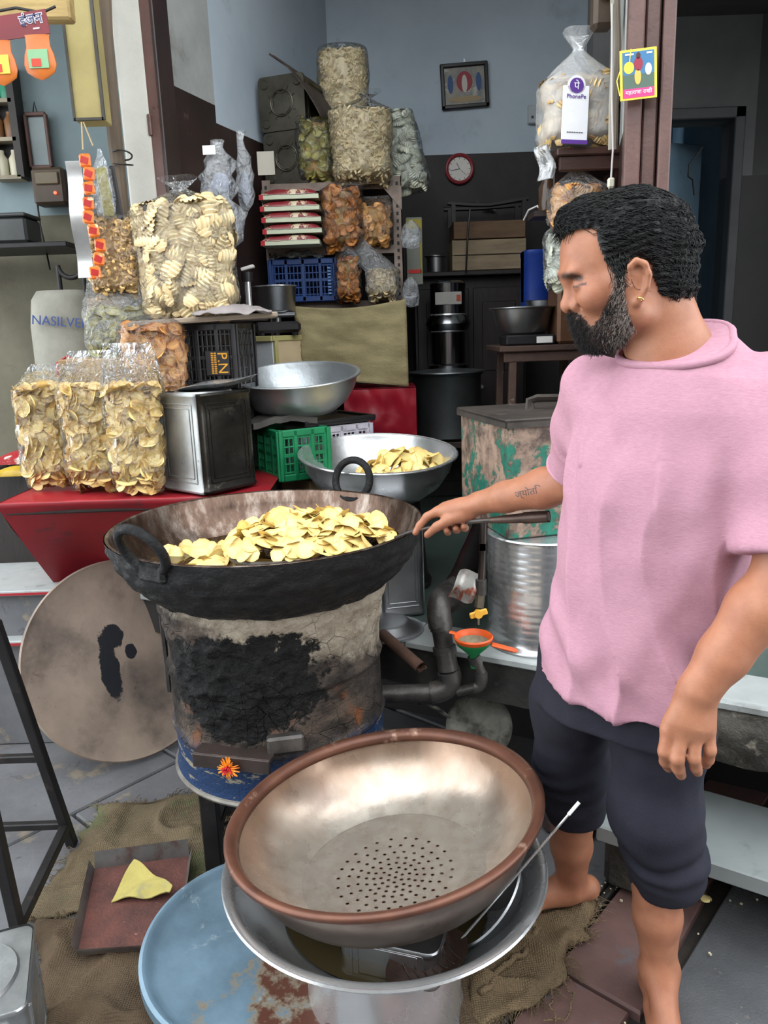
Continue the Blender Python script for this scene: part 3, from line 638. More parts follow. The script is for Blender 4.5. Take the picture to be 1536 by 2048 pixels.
zo = lambda x, y: .868 + .045 * math.exp(-(((x + .38) / .1) ** 2 + ((y - 1.83) / .08) ** 2))
P, N = heap(44, -.385, 1.83, .12, .1, zo, 31, .5); lay_chips(P, N, 1.0, 'pale potato chip floating in the oil left of the skimmer', 'chips in the wok oil', 6)
P = np.array([list(on(u, v, .870)) for u, v in ((338, 1100), (352, 1106), (376, 1104), (398, 1108), (420, 1100), (405, 1092), (440, 1108), (455, 1098), (372, 1096))]); lay_chips(P, np.array([[.3, -.5, .8]] * len(P)) + rng.normal(size=(len(P), 3)) * .3, .9, 'pale potato chip floating in the oil left of the skimmer', 'chips in the wok oil', 8)
# ================================================================== round iron griddle leaning on the left
def rotz_to(nrm, ref=(0, 0, 1)):
    z = Vector(nrm).normalized(); x = Vector(ref).cross(z).normalized(); return Matrix((x, z.cross(x), z)).transposed()
def griddle_mat():
    t = NT('heat_stained_griddle'); v = t.coord(); x, y, z = t.sep(v); c = t.ramp(t.noise(v, 4, 8, .6), [(.3, S(172, 152, 136)), (.7, S(126, 112, 102))])
    c = t.mix(t.ramp(t.noise(v, 3.2, 8, .65), [(.5, 0), (.68, 1)]), c, S(94, 84, 78)); c = t.mix(t.ramp(t.noise(v, 8, 8, .7, .6), [(.62, 0), (.72, 1)]), c, S(72, 54, 48))
    n = t.math('MULTIPLY', t.math('SUBTRACT', t.noise(v, 12, 6, .7), .5), 2.6)
    for cx, cy, sx, sy in ((-.065, -.01, .034, .12), (.02, .02, .02, .03), (-.03, .09, .04, .045)):      # spilt tar
        dx = t.math('DIVIDE', t.math('SUBTRACT', x, cx), sx); dy = t.math('DIVIDE', t.math('SUBTRACT', y, cy), sy); d = t.math('ADD', t.math('ADD', t.math('MULTIPLY', dx, dx), t.math('MULTIPLY', dy, dy)), n)
        c = t.mix(t.ramp(d, [(.85, 1), (1.1, 0)]), c, S(34, 36, 42))
    t.set(c, t.math('ADD', t.math('MULTIPLY', t.noise(v, 9), .2), .42), .2, .4); t.bump(t.noise(v, 50, 5), .2, .005); return t.m
GRID = griddle_mat()
gn = Vector((.60, -.72, .33)).normalized(); gc = Vector((-.94, 2.57, .345))
gr = thing('round_griddle', 'large round heat-stained iron griddle leaning beside the stove', 'griddle', (gc.x, gc.y, 0))
R = rotz_to(gn); b = MB(); b.lathe([(.001, .006), (.2, .006), (.335, .004), (.352, .012), (.357, .006), (.355, -.006), (.335, -.006), (.001, -.004)], 96)
o = b.build('plate', GRID, gr, 40); o.location = (0, 0, gc.z); o.rotation_euler = R.to_euler()

# ================================================================== black iron stand at the left edge
fA, fB = Vector((-.958, 2.006, 0)), Vector((-.927, 1.607, 0)); tA = at(0, 1275, 1.93); dA = (tA - fA) / tA.z
tB = at(0, 1700, 1.58); dB = (tB - fB) / tB.z
st = thing('iron_stand', 'black square-tube iron stand with splayed legs at the left edge', 'stand', (fA.x - .3, 1.8, 0)); o0 = Vector((fA.x - .3, 1.8, 0))
topz = .74; TA, TB = fA + dA * topz, fB + dB * topz
mir = lambda p: Vector((2 * (fA.x - .42) - p.x, p.y, p.z))
def leg(a, c, w=.028):
    b = MB(); b.bar(a - o0, c - o0, w, w, .003); return b
for a, c in ((fA, TA), (fB, TB), (mir(fA), mir(TA)), (mir(fB), mir(TB))): leg(a, c).build('leg', BLACKM, st)
for z in (.075, .31):
    a = fA + dA * z; leg(a, mir(a), .022).build('cross_bar', BLACKM, st)
leg(fA + dA * .07, fB + dB * .07, .026).build('cross_bar', BLACKM, st); leg(mir(fA + dA * .07), mir(fB + dB * .07), .026).build('cross_bar', BLACKM, st)
for a, c in ((TA, TB), (mir(TA), mir(TB)), (TA, mir(TA)), (TB, mir(TB))): leg(a, c).build('top_rail', BLACKM, st)

# ================================================================== square oil tins
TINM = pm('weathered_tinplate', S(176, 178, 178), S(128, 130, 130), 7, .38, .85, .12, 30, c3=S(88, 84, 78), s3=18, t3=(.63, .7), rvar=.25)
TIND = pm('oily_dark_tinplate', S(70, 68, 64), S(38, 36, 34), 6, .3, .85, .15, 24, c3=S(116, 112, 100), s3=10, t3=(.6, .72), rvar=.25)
TINO = pm('old_dull_tinplate', S(96, 92, 82), S(66, 62, 54), 8, .42, .8, .15, 24, c3=S(60, 56, 50), s3=10, t3=(.6, .7), rvar=.25)
def tin(name, label, loc, rz, w, h, mats, rot=None, cat='tin', group=None, open_top=False):
    T = thing(name, label, cat, loc, rz, group, rot)
    rim = 12
    b = MB(); V = []; n = 6
    def ring(wd, z, rr=.022):
        P = []
        for cx, cy, a0 in ((1, 1, 0), (-1, 1, 90), (-1, -1, 180), (1, -1, 270)):
            for k in range(n): a = rad(a0 + 90 * k / (n - 1)); P.append((cx * (wd / 2 - rr) + rr * math.cos(a), cy * (wd / 2 - rr) + rr * math.sin(a), z))
        return P
    lv = [(w * 1.005, 0), (w * 1.02, .004), (w * 1.02, .01), (w, .014), (w, h * .2), (w, h * .5), (w, h * .8), (w, h - .014), (w * 1.02, h - .01), (w * 1.02, h - .003), (w * 1.0, h)]
    m = 4 * n; Fc = []
    for wd, z in lv: V += ring(wd, z)
    for i in range(len(lv) - 1):
        for k in range(m): Fc.append((i * m + k, i * m + (k + 1) % m, (i + 1) * m + (k + 1) % m, (i + 1) * m + k))
    Fc += [tuple(range(m))[::-1]]; b.add(V, Fc); b.m = [mats and 0] * len(b.f)
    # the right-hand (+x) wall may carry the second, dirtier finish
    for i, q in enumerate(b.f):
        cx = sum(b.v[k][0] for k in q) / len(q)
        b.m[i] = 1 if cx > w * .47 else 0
    b.build('tin_body', mats, T, 40)
    b = MB(); top = ring(w * .985, h - .004)
    if open_top:
        b.add(ring(w * .985, h - .002) + ring(w * .97, h - .012) + ring(w * .6, h - .012), [(i + k, i + (k + 1) % m, i + m + (k + 1) % m, i + m + k) for i in (0, m) for k in range(m)])
        b.build('tin_top', mats[0], T, 40)
    else:
        b.add(top, [tuple(range(m))]); b.lathe([(w * .42, h - .0035), (w * .4, h + .002), (w * .2, h - .001), (.001, h - .001)], 32); b.build('tin_top', mats[0], T, 40)
    for k in range(4):                       # pressed panel frames
        b = MB(); R4 = Matrix.Rotation(k * PI / 2, 3, 'Z')
        for ins, th in ((.14, .004), (.2, .003)):
            a0, a1, z0, z1 = -w * (.5 - ins), w * (.5 - ins), h * ins * .75, h * (1 - ins * .75)
            pts = [(a0, z0), (a1, z0), (a1, z1), (a0, z1)]
            for i in range(4):
                p, q = pts[i], pts[(i + 1) % 4]; b.bar(R4 @ Vector((w / 2 + .0003, p[0], p[1])), R4 @ Vector((w / 2 + .0003, q[0], q[1])), .005, .004, .001)
        b.build('pressed_panel', mats[1 if k == 0 else 0], T)
    return T
tc = on(0, 2000, .02); tin('oil_tin', 'plain grey oil tin standing in the bottom left corner', (-.855, 1.27, 0), .35, .235, .24, [TINM, TINM])

# ================================================================== scrap tray on the sacking
tr = thing('scrap_tray', 'shallow dented metal tray of reddish residue on the sacking', 'tray', on(265, 1812, .035)); c0 = on(265, 1812, .035)
pts = [on(190, 1738, .045), on(378, 1712, .045), on(352, 1895, .045), on(155, 1908, .045)]; pts = [p - c0 for p in pts]
TRM = pm('dented_galvanised', S(140, 138, 136), S(98, 94, 92), 9, .45, .7, .2, 40, c3=S(96, 62, 54), s3=8, t3=(.55, .68)); RED = pm('reddish_dry_residue', S(104, 62, 54), S(68, 44, 40), 14, .75, 0, .8, 90, c3=S(140, 108, 96), s3=50, t3=(.66, .7))
b = MB(); b.slab(lambda a, c: pts[0].lerp(pts[1], a).lerp(pts[3].lerp(pts[2], a), c), 6, 6, .004); b.build('tray_floor', RED, tr)
for i, hgt in ((0, .045), (1, .03), (2, .022), (3, .03)):
    p, q = pts[i], pts[(i + 1) % 4]; b = MB(); o = Vector((0, 0, hgt / 2)); b.bar(p + o, q + o, hgt, .004, .001, up=(0, 0, 1)) if False else b.slab(lambda a, c, p=p, q=q, hgt=hgt: p.lerp(q, a) + ((p + q) / 2).normalized() * .012 * c + Vector((0, 0, hgt * c)), 6, 2, .003); b.build('tray_side', TRM, tr)
pc = on(285, 1762, .065) ; pts2 = [on(268, 1718, .075), on(345, 1772, .08), on(330, 1788, .07), on(222, 1800, .055)]; pts2 = [p - pc for p in pts2]
b = MB(); b.slab(lambda a, c: pts2[0].lerp(pts2[1], a).lerp(pts2[3].lerp(pts2[2], a), c) + Vector((0, 0, .006 * math.sin(a * 9 + c * 5))), 12, 12, .003)
tag(b.build('yellow_rag', pm('faded_yellow_cloth', S(186, 172, 98), S(158, 146, 84), 12, .9, 0, .4, 120, c3=S(140, 134, 104), s3=10, t3=(.58, .68)), None, 60, loc=pc), 'faded yellow rag scrap lying on the reddish tray', 'rag')

# ================================================================== jute sacking on the ground
def jute(name, c1, c2, green=False):
    t = NT(name); v = t.coord(); w1 = t.new('ShaderNodeTexWave', bands_direction='X'); w2 = t.new('ShaderNodeTexWave', bands_direction='Y')
    for w in (w1, w2): t.ln(v, w.inputs['Vector']); w.inputs['Scale'].default_value = 60; w.inputs['Distortion'].default_value = 2.5; w.inputs['Detail'].default_value = 2; w.inputs['Detail Scale'].default_value = 2
    wv = t.math('MULTIPLY', w1.outputs['Fac'], w2.outputs['Fac']); n = t.noise(v, 7, 8, .65)
    colr = t.mix(t.ramp(n, [(.3, 0), (.7, 1)]), c1, c2); colr = t.mix(t.math('MULTIPLY', t.ramp(wv, [(.1, 1), (.5, 0)]), .45), colr, tuple(x * .45 for x in c1[:3]) + (1,))
    if green:
        gm = t.ramp(t.noise(v, 4.2, 5, .6), [(.54, 0), (.66, 1)]); colr = t.mix(t.math('MULTIPLY', gm, .7), colr, S(84, 104, 68))
    t.set(colr, .9, 0, .15); t.bump(t.math('ADD', wv, n), .6, .006); return t.m
JUTE = jute('brown_jute', S(134, 114, 88), S(98, 84, 66)); JUTEG = jute('jute_with_green_print', S(130, 114, 90), S(94, 84, 68), True); JUTED = jute('dirty_jute', S(112, 94, 74), S(78, 66, 54))
def sacking(name, label, quad, mat, hh=.022, nu=46, nv=46, seed=0, fringe=260):
    Q = [on(u, v, .004) for u, v in quad]; c = sum(Q, Vector()) / 4; Q = [q - c for q in Q]
    T = thing(name, label, 'sacking', (c.x, c.y, 0), group='jute sacking on the ground')
    def f(a, d):
        p = Q[0].lerp(Q[1], a).lerp(Q[3].lerp(Q[2], a), d); s = (p.x * 7 + seed * 3.7, p.y * 7); e = min(a, 1 - a, d, 1 - d)
        k = nz(s[0], s[1], .3); w = nz(s[0] * 2.2, s[1] * 2.2, 5.3, 2); fold = max(0, 1 - abs(nz(s[0] * .8, s[1] * .8, 9.3, 2)) * 5)
        jit = Vector((w, k, 0)) * (.03 if e < .03 else 0); return p + jit + Vector((0, 0, .010 + hh * max(0, .5 + .6 * k) * min(1, e * 10 + .15) + .018 * fold * min(1, e * 8)))
    b = MB(); b.slab(f, nu, nv, .006); b.build('cloth', mat, T, 180)
    r = random.Random(seed); b = MB()
    for i in range(fringe):
        s = r.random(); e = r.choice((0, 1, 2, 3)); a, d = ((s, 0), (1, s), (s, 1), (0, s))[e]; p = Vector(f(a, d)); dv = (Q[0].lerp(Q[1], a).lerp(Q[3].lerp(Q[2], a), d)).normalized(); dv = (dv + Vector((r.uniform(-.9, .9), r.uniform(-.9, .9), 0))) * r.uniform(.008, .035)
        b.sweep([p + Vector((0, 0, -.002)), p + dv * .5 + Vector((0, 0, r.uniform(0, .008))), p + dv + Vector((0, 0, -.006))], [.0012, .001, .0006], 3, False)
    o = b.build('frayed_fibres', mat, T); o['kind'] = 'stuff'; return T
sacking('jute_sacking', 'jute sacking with a green print under the stove legs', [(205, 1612), (450, 1590), (470, 1800), (60, 1835)], JUTEG, seed=1)
sacking('jute_sacking', 'dirty rumpled jute sacking in front of the tray', [(70, 1835), (420, 1850), (420, 2110), (70, 2110)], JUTED, .035, seed=2)
sacking('jute_sacking', 'crumpled jute sacking beside the bare back foot', [(930, 1870), (1195, 1800), (1120, 1960), (930, 2100)], JUTE, .03, seed=3, fringe=420)
sacking('jute_sacking', 'flat jute sacking under the steel basin pedestal', [(430, 1850), (960, 1850), (1010, 2120), (380, 2120)], JUTED, .012, seed=4)

# ================================================================== blue drum lid lying in front of the stove
lc = Vector((-0.310, 1.510, .07))
t = NT('rusty_pale_blue_enamel'); v = t.coord(); a = t.mix(t.ramp(t.noise(v, 5, 8, .6), [(.35, 0), (.7, 1)]), S(120, 146, 164), S(84, 104, 118))
a = t.mix(t.ramp(t.noise(v, 6, 8, .7, .4), [(.6, 0), (.68, 1)]), a, S(166, 178, 184)); x, y, z = t.sep(v)
rm = t.math('ADD', t.noise(v, 5.5, 8, .7), t.math('MULTIPLY', t.math('SUBTRACT', x, y), .55)); a = t.mix(t.ramp(rm, [(.56, 0), (.61, 1)]), a, S(140, 130, 112)); a = t.mix(t.ramp(rm, [(.6, 0), (.66, 1)]), a, S(92, 56, 44))
t.set(a, .45, .2, .5); t.bump(t.noise(v, 30, 5), .2, .004); BLID = t.m
b = MB(); b.lathe([(.001, .0), (.24, .002), (.257, .012), (.264, .026), (.272, .030), (.28, .026), (.28, .0), (.274, -.004), (.001, -.004)], 96)
tag(b.build('round_cover', BLID, None, 40, loc=lc, rot=(rad(3), rad(2), 0)), 'pale blue rusty round drum lid lying in front of the stove', 'lid')
b = MB(); b.lathe([(.001, .0), (.12, .0), (.12, .045), (.001, .045)], 40); tag(b.build('wooden_block', DKWOOD, None, 40, loc=(lc.x + .02, lc.y + .02, .006)), 'dark round wooden block propping up the blue lid', 'block')

# ================================================================== big steel basin on a pedestal pot
BC = Vector((.0, 1.375, 0)); BC = Vector((-.025, 1.414, .372))
ped = thing('pedestal_pot', 'upturned steel pot carrying the big basin', 'pot', (BC.x - .01, BC.y, 0))
b = MB(); b.lathe([(.001, .215), (.15, .215), (.163, .207), (.165, .195), (.168, .03), (.172, .015), (.178, .008), (.178, 0.012), (.17, .02)], 64); b.build('pot_body', STEEL, ped, 40)
b = MB(); b.torus((0, 0, .012), .176, .005, seg=64, tub=6); b.build('pot_rim', STEEL, ped)
bas = thing('steel_basin', 'wide stainless steel basin in the foreground under the colander', 'basin', (BC.x, BC.y, .215))
hb = BC.z - .215
out = [(.001, .002), (.13, .002), (.15, .006), (.2, .025), (.25, .06), (.29, .1), (.312, hb - .012), (.322, hb - .002), (.335, hb), (.338, hb - .005), (.334, hb - .009)]
inn = [(.326, hb + .003), (.316, hb - .004), (.306, hb - .016), (.284, .102), (.245, .066), (.195, .031), (.148, .011), (.001, .008)]
b = MB(); b.lathe(out + [(.336, hb + .002)] + inn, 96); b.build('basin_body', STEEL, bas, 50)
t = NT('oil_film'); t.set(S(60, 52, 34), .05, 0, .6); b = MB(); b.lathe([(.215, 0), (.1, 0), (.001, 0)], 48); b.f = [q[::-1] for q in b.f]; b.build('oil_in_basin', t.m, bas, 180, loc=(0, 0, .048))
# square tin standing in it
tin('oil_tin', 'square steel tin standing in the big basin under the colander', (BC.x + .03, BC.y - .075, .224), rad(-18), .2, .085, [STEELD, STEELD])
b = MB(); b.lathe([(.001, 0), (.06, .002), (.1, .03), (.122, .07), (.13, .078), (.132, .074), (.118, .066), (.095, .03), (.05, .008), (.001, .007)], 56); o = tag(b.build('steel_bowl', STEELD, None, 50, loc=(BC.x + .225, BC.y - .03, .262), rot=(rad(4), rad(-40), 0)), 'small grey steel bowl resting in the basin right of the colander', 'bowl')

# ================================================================== colander with brown rim
def colander():
    t = NT('oil_stained_colander_steel'); v = t.coord((1, 1, .6)); x, y, z = t.sep(t.coord()); n = t.noise(v, 9, 8, .6)
    h = t.math('ADD', z, t.math('MULTIPLY', t.math('SUBTRACT', n, .5), .09))
    a = t.mix(t.ramp(h, [(.02, 0), (.12, 1)]), S(196, 188, 176), S(156, 132, 114)); a = t.mix(t.math('MULTIPLY', t.ramp(t.noise(t.coord((1, 1, .12)), 26, 5, .6), [(.4, 0), (.75, 1)]), .5), a, S(140, 114, 96))
    t.set(a, t.ramp(t.noise(v, 12, 6), [(.3, .2), (.7, .36)]), .72, .5); t.bump(t.noise(v, 60, 4), .08, .003); return t.m
COL = colander(); BRIM = pm('brown_burnt_rim', S(112, 74, 58), S(84, 54, 44), 10, .4, .4, .12, 40, c3=S(160, 130, 112), s3=14, t3=(.62, .7))
cc = Vector((-.023, 1.417, .494))
cn = Vector((-.118, .041, 1)).normalized()
co = thing('colander', 'big round steel colander with brown stained rim and holed base', 'colander', cc - cn * .17); Rc = rotz_to(cn, (0, 1, 0)); co.rotation_euler = Rc.to_euler()
RC = .312
hprof = [(.195, .022), (.222, .034), (.25, .052), (.274, .076), (.292, .104), (.304, .13), (.311, .155), (.315, .168)]
b = MB(); b.lathe(hprof, 112); b.build('bowl_wall', COL, co, 180)
b = MB(); b.lathe([(.001, -.002), (.08, -.0005), (.14, .008), (.20, .0195), (.232, .034), (.26, .053), (.282, .08), (.298, .108), (.309, .135), (.3165, .166)][3:], 112); b.f = [q[::-1] for q in b.f]; b.build('bowl_outside', pm('oily_outer_steel', S(150, 136, 126), S(110, 96, 88), 7, .32, .8, .1, 40, c3=S(82, 54, 44), s3=9, t3=(.6, .7)), co, 180)
b = MB(); b.lathe([(.303, .150), (.308, .164), (.315, .1715), (.325, .1735), (.331, .169), (.330, .161), (.322, .158), (.312, .150)], 112, close=True); b.build('rim', BRIM, co, 180)
bm = bmesh.new(); ed = []
def circ(cx, cy, r_, n):
    vs_ = [bm.verts.new((cx + r_ * math.cos(2 * PI * i / n), cy + r_ * math.sin(2 * PI * i / n), 0)) for i in range(n)]
    ed.extend(bm.edges.new((vs_[i], vs_[(i + 1) % n])) for i in range(n))
circ(0, 0, .198, 112); HOLES = []
for k, rr in enumerate((.0, .016, .031, .046, .062, .080, .100, .122)):
    n = 1 if k == 0 else (6, 11, 16, 20, 22, 24, 26)[k - 1]
    for i in range(n):
        a = 2 * PI * i / n + k * .37 + random.uniform(-.03, .03); HOLES.append((rr * math.cos(a), rr * math.sin(a))); circ(rr * math.cos(a), rr * math.sin(a), .0036, 8)
bmesh.ops.triangle_fill(bm, use_beauty=True, use_dissolve=False, edges=ed, normal=(0, 0, 1))
for v_ in bm.verts: q = v_.co.x ** 2 + v_.co.y ** 2; v_.co.z = .022 * q / .198 ** 2
me = bpy.data.meshes.new('holed_base'); bm.to_mesh(me); bm.free(); me.materials.append(COL); fin(me, 180); link('holed_base', me, co)
b = MB()
for hx, hy in HOLES: q = hx * hx + hy * hy; b.torus((hx, hy, .022 * q / .198 ** 2 + .0004), .0039, .0007, seg=8, tub=4)
o = b.build('hole_lips', pm('hole_brown_lip', S(112, 88, 70), S(92, 70, 56)), co); o['kind'] = 'stuff'

# ================================================================== thin skimmer leaning in the basin
h0, h1 = at(1157, 1606, 1.33), on(930, 1870, .31); tip = on(775, 1962, .275)
ts = thing('wire_skimmer', 'thin wire-handled slotted skimmer leaning in the foreground basin', 'skimmer', h1)
b = MB(); d = (h1 - h0).normalized(); b.sweep([h0 - h1, (h0 - h1) * .5 + Vector((0, .004, -.004)), Vector((0, 0, 0)), d * .03], .0026, 8); b.build('wire_handle', STEEL, ts)
b = MB(); b.sweep([h0 - h1 - d * .002, h0 - h1 + d * .03], .0036, 8); b.build('handle_tip', flat('white_tape', S(220, 220, 220)), ts)
ax = (tip - h1); sd_ = ax.cross(Vector((0, 0, 1))).normalized()
b = MB(); b.slab(lambda a, c: ax * a + sd_ * (c - .5) * .12 * math.sqrt(max(.02, 1 - (2 * a - 1) ** 2)) + Vector((0, 0, -.02 * math.sin(PI * a) * math.sin(PI * c))), 24, 8, .0015); b.build('blade', pm('brown_skimmer_blade', S(84, 64, 54), S(56, 44, 40), 14, .35, .6, .3, 90), ts, 60)
for k in range(7):
    b = MB(); b.sweep([ax * (.2 + .09 * k) + sd_ * (c - .5) * .085 + Vector((0, 0, .001 - .02 * math.sin(PI * (.2 + .09 * k)) * math.sin(PI * c))) for c in np.linspace(0, 1, 6)], .0012, 4); b.build('slot_ridge', IRON, ts)

# ================================================================== pipes, funnel, tap beside the stove
pp = thing('oil_pipe', 'thick sooty iron pipe with elbows running from the stove to the shop', 'pipe', (.1, 2.0, 0)); o0 = Vector((.1, 2.0, 0))
A0, A1 = at(765, 1388, 2.0), at(868, 1385, 2.0); E1c = at(905, 1380, 2.0); U0, U1 = at(897, 1340, 2.0), at(876, 1225, 2.03); X0, X1 = at(893, 1203, 2.1), at(925, 1160, 2.3); X2 = at(975, 1040, 2.75)
b = MB(); b.sweep([A0 - o0, A1 - o0], .026, 16); b.build('pipe_run', IRON, pp)
def elbow(P, r, nm='elbow', par=pp, oo=o0):
    P = [q - oo for q in P]; b = MB(); Q = []
    for i in range(9):
        t_ = i / 8; Q.append(P[0] * (1 - t_) ** 2 + P[1] * 2 * t_ * (1 - t_) + P[2] * t_ ** 2)
    b.sweep(Q, r, 16); b.build(nm, IRON, par)
elbow([A1 - Vector((.01, 0, 0)), E1c + Vector((.012, 0, 0)), U0], .032)
for k, (z0, z1, r_) in enumerate(((0, .3, .029), (.3, .42, .033), (.42, .7, .027), (.7, .8, .031))):
    b = MB(); b.sweep([U0.lerp(U1, z0) - o0, U0.lerp(U1, z1) - o0], r_, 16); b.build('pipe_collar', IRON, pp)
elbow([U0.lerp(U1, .75), at(868, 1185, 2.04), X0.lerp(X1, .2)], .034)
b = MB(); d = (X1 - X0).normalized(); b.sweep([X0.lerp(X1, .15) - o0, X0.lerp(X1, .42) - o0], .05, 6); b.build('hex_union', IRON, pp)
b = MB(); b.sweep([X0.lerp(X1, .4) - o0, X1 - o0, X2 - o0], .043, 18); b.build('slanted_pipe', pm('black_oily_pipe', S(30, 28, 27), S(18, 17, 17), 9, .35, .3, .2, 50), pp)
sp = thing('drip_pipe', 'slim iron pipe with an elbow rising to the green funnel', 'pipe', (.23, 1.95, 0)); o1 = Vector((.23, 1.95, 0))
D0, D1, D2, D3 = at(915, 1383, 1.99), at(955, 1374, 1.97), at(962, 1345, 1.965), at(947, 1312, 1.96)
b = MB(); b.sweep([D0 - o1, D1 - o1], .014, 12); b.build('pipe_run', IRON, sp); elbow([D1 - Vector((.012, 0, 0)), D1 + Vector((.016, 0, -.004)), D2], .0175, 'elbow', sp, o1)
b = MB(); b.sweep([D2 - o1, D3 - o1], .0145, 12); b.sweep([D2.lerp(D3, .55) - o1, D3 - o1], .018, 12); b.build('pipe_riser', IRON, sp)
fz = D3.z - .004
fu = thing('funnel', 'green plastic funnel set in the slim drip pipe', 'funnel', (D3.x, D3.y, fz)); GREENP = flat('green_plastic', S(28, 110, 62), .4)
b = MB(); b.lathe([(.009, -.03), (.011, .005), (.016, .014), (.043, .042), (.047, .052), (.049, .052), (.046, .04), (.013, .008), (.0085, -.03)], 36); b.build('cone', GREENP, fu, 50)
tz = fz + .052
tsn = thing('tea_strainer', 'orange plastic strainer resting on the green funnel', 'strainer', (D3.x, D3.y, tz)); ORG = pm('orange_plastic', S(222, 96, 40), S(196, 76, 30), 12, .4, 0, 0, c3=S(120, 60, 34), s3=16, t3=(.64, .7))
b = MB(); b.lathe([(.046, .008), (.051, .012), (.054, .008), (.05, -.002), (.045, -.006), (.042, -.004)], 40, close=True); b.build('ring', ORG, tsn, 50)
b = MB(); b.lathe([(.045, 0), (.035, -.014), (.015, -.021), (.001, -.022)], 32); b.f = [q[::-1] for q in b.f]; b.build('gauze', pm('clogged_gauze', S(150, 140, 116), S(104, 98, 82), 30, .8, 0, .6, 300), tsn)
hd2 = (at(1035, 1300, 1.93) - Vector((D3.x, D3.y, tz))); hd2.z = -.025; b = MB(); L = hd2.length; hh = hd2.normalized()
b.bar(hh * .05, hh * L * .96, .022, .006, .002); b.bar(hh * L * .9, hh * L, .018, .006, .002); b.build('handle', ORG, tsn)
b = MB(); b.bar(-hh * .05 + Vector((0, 0, .004)), -hh * .068 + Vector((0, 0, .004)), .016, .005, .002); b.build('rest_tab', ORG, tsn)
# tap pipe
tp = thing('tap_pipe', 'thin dark vertical pipe with a yellow tap over the strainer', 'tap', (at(960, 1230, 2.0).x, 2.0, 0)); o2 = Vector((at(960, 1230, 2.0).x, 2.0, 0))
T0, T1, T2, T3 = at(968, 1040, 2.06), at(966, 1100, 2.04), at(962, 1180, 2.01), at(958, 1215, 2.0)
b = MB(); b.sweep([T0 - o2, T1 - o2, T2 - o2], .0105, 12); b.build('pipe_run', pm('brown_black_pipe', S(50, 38, 32), S(30, 25, 23), 10, .35, .4), tp)
b = MB(); b.sweep([T2 - o2 + Vector((0, 0, .03)), T2 - o2 - Vector((0, 0, .012))], .0155, 12); b.build('socket', IRON, tp)
b = MB(); b.sweep([T2 - o2, T3 - o2], .013, 6); b.build('valve_body', pm('tap_brass_grey', S(150, 140, 118), S(96, 88, 76), 12, .4, .8), tp)
YT = flat('yellow_tap_handle', S(226, 168, 62), .45); q = at(957, 1228, 1.985) - o2; b = MB(); b.bar(q + Vector((-.024, 0, -.006)), q + Vector((.024, 0, .008)), .008, .018, .003); b.cyl(q + Vector((0, .012, 0)), q + Vector((0, -.008, 0)), .011, seg=14); b.build('tap_handle', YT, tp)
b = MB(); b.sweep([q + Vector((0, .005, -.008)), q + Vector((0, .002, -.032))], [.004, .003], 8); b.build('spout', pm('tap_brass_grey', S(150, 140, 118)), tp)
fl_ = at(965, 1100, 2.02) - o2; b = MB(); b.slab(lambda a, c: fl_ + Vector((-.008 + .016 * a, -.003, .018 * c)), 2, 2, .002); b.build('peeling_label', flat('cream_label_scrap', S(206, 184, 138)), tp)
# oily rag / packet wedged there
wp = at(930, 1180, 2.03); b = MB(); b.slab(lambda a, c: Vector(((a - .5) * .07, .02 * math.sin(a * 6), (c - .5) * .09 + .02 * a)) + Vector((0, .01 * math.cos(c * 7), 0)), 10, 10, .002)
tag(b.build('torn_packet', pm('silver_red_packet', S(190, 188, 184), S(150, 146, 140), 14, .35, .3, .2, 40, c3=S(150, 84, 66), s3=26, t3=(.52, .6)), None, 60, loc=wp, rot=(0, rad(25), 0)), 'torn silver and red snack packet wedged behind the tap pipe', 'packet')
# short brown tube sticking out from the stove
q0, q1 = at(765, 1268, 2.0), at(842, 1335, 1.86); tb = thing('iron_tube', 'short brown open iron tube jutting out right of the stove', 'tube', q1); b = MB(); d = (q1 - q0)
b.sweep([-d, Vector()], .0155, 14, False); b.sweep([Vector(), -d], .012, 14, False); b.lathe([(.012, 0), (.0155, 0)], 14); b.build('tube_body', pm('brown_iron_tube2', S(96, 70, 58), S(58, 46, 42), 12, .45, .3, .25, 60), tb, 60)
# soot-caked dish lying in the void under the platform
dn = Vector((-.15, -.86, .5)); dc = at(958, 1452, 2.12); ds = thing('caked_dish', 'soot-caked round dish leaning under the marble platform', 'dish', (dc.x, dc.y, 0)); R = rotz_to(dn)
CAKE = pm('caked_ash', S(150, 148, 138), S(92, 90, 82), 14, .85, 0, .8, 60, c3=S(48, 46, 42), s3=8, t3=(.52, .64), bdist=.01)
b = MB(); b.lathe([(.001, -.012), (.055, -.012), (.066, -.002), (.07, .006), (.092, .012), (.1, .006), (.097, -.006), (.07, -.02), (.001, -.022)], 48, wob=lambda q: (q[0], q[1], q[2] + .004 * math.sin(q[0] * 80) * math.cos(q[1] * 70))); o = b.build('dish_body', CAKE, ds, 60); o.location = (0, 0, dc.z); o.rotation_euler = R.to_euler()
b = MB(); b.sweep([R @ Vector((-.09, .02, 0)) + Vector((0, 0, dc.z)), at(870, 1415, 2.06) - Vector((dc.x, dc.y, 0)), at(838, 1408, 2.04) - Vector((dc.x, dc.y, 0))], [.01, .014, .006], 8, flat=.4); b.build('handle', CAKE, ds)
# steel plate lid and square steel container on the platform, partly behind the wok
pc_ = on(772, 1248, .57); b = MB(); b.lathe([(.001, .03), (.06, .03), (.075, .026), (.09, .007), (.112, .002), (.118, .004), (.118, 0), (.09, .001), (.001, .001)], 56); tag(b.build('steel_thali', STEELD, None, 40, loc=(pc_.x, pc_.y, .553)), 'round stainless steel lid lying on the marble beside the stove', 'lid')
tin('steel_canister', 'square stainless canister standing behind the wok', (.035, 2.42, .552), rad(12), .15, .31, [STEELD, STEEL], cat='canister')
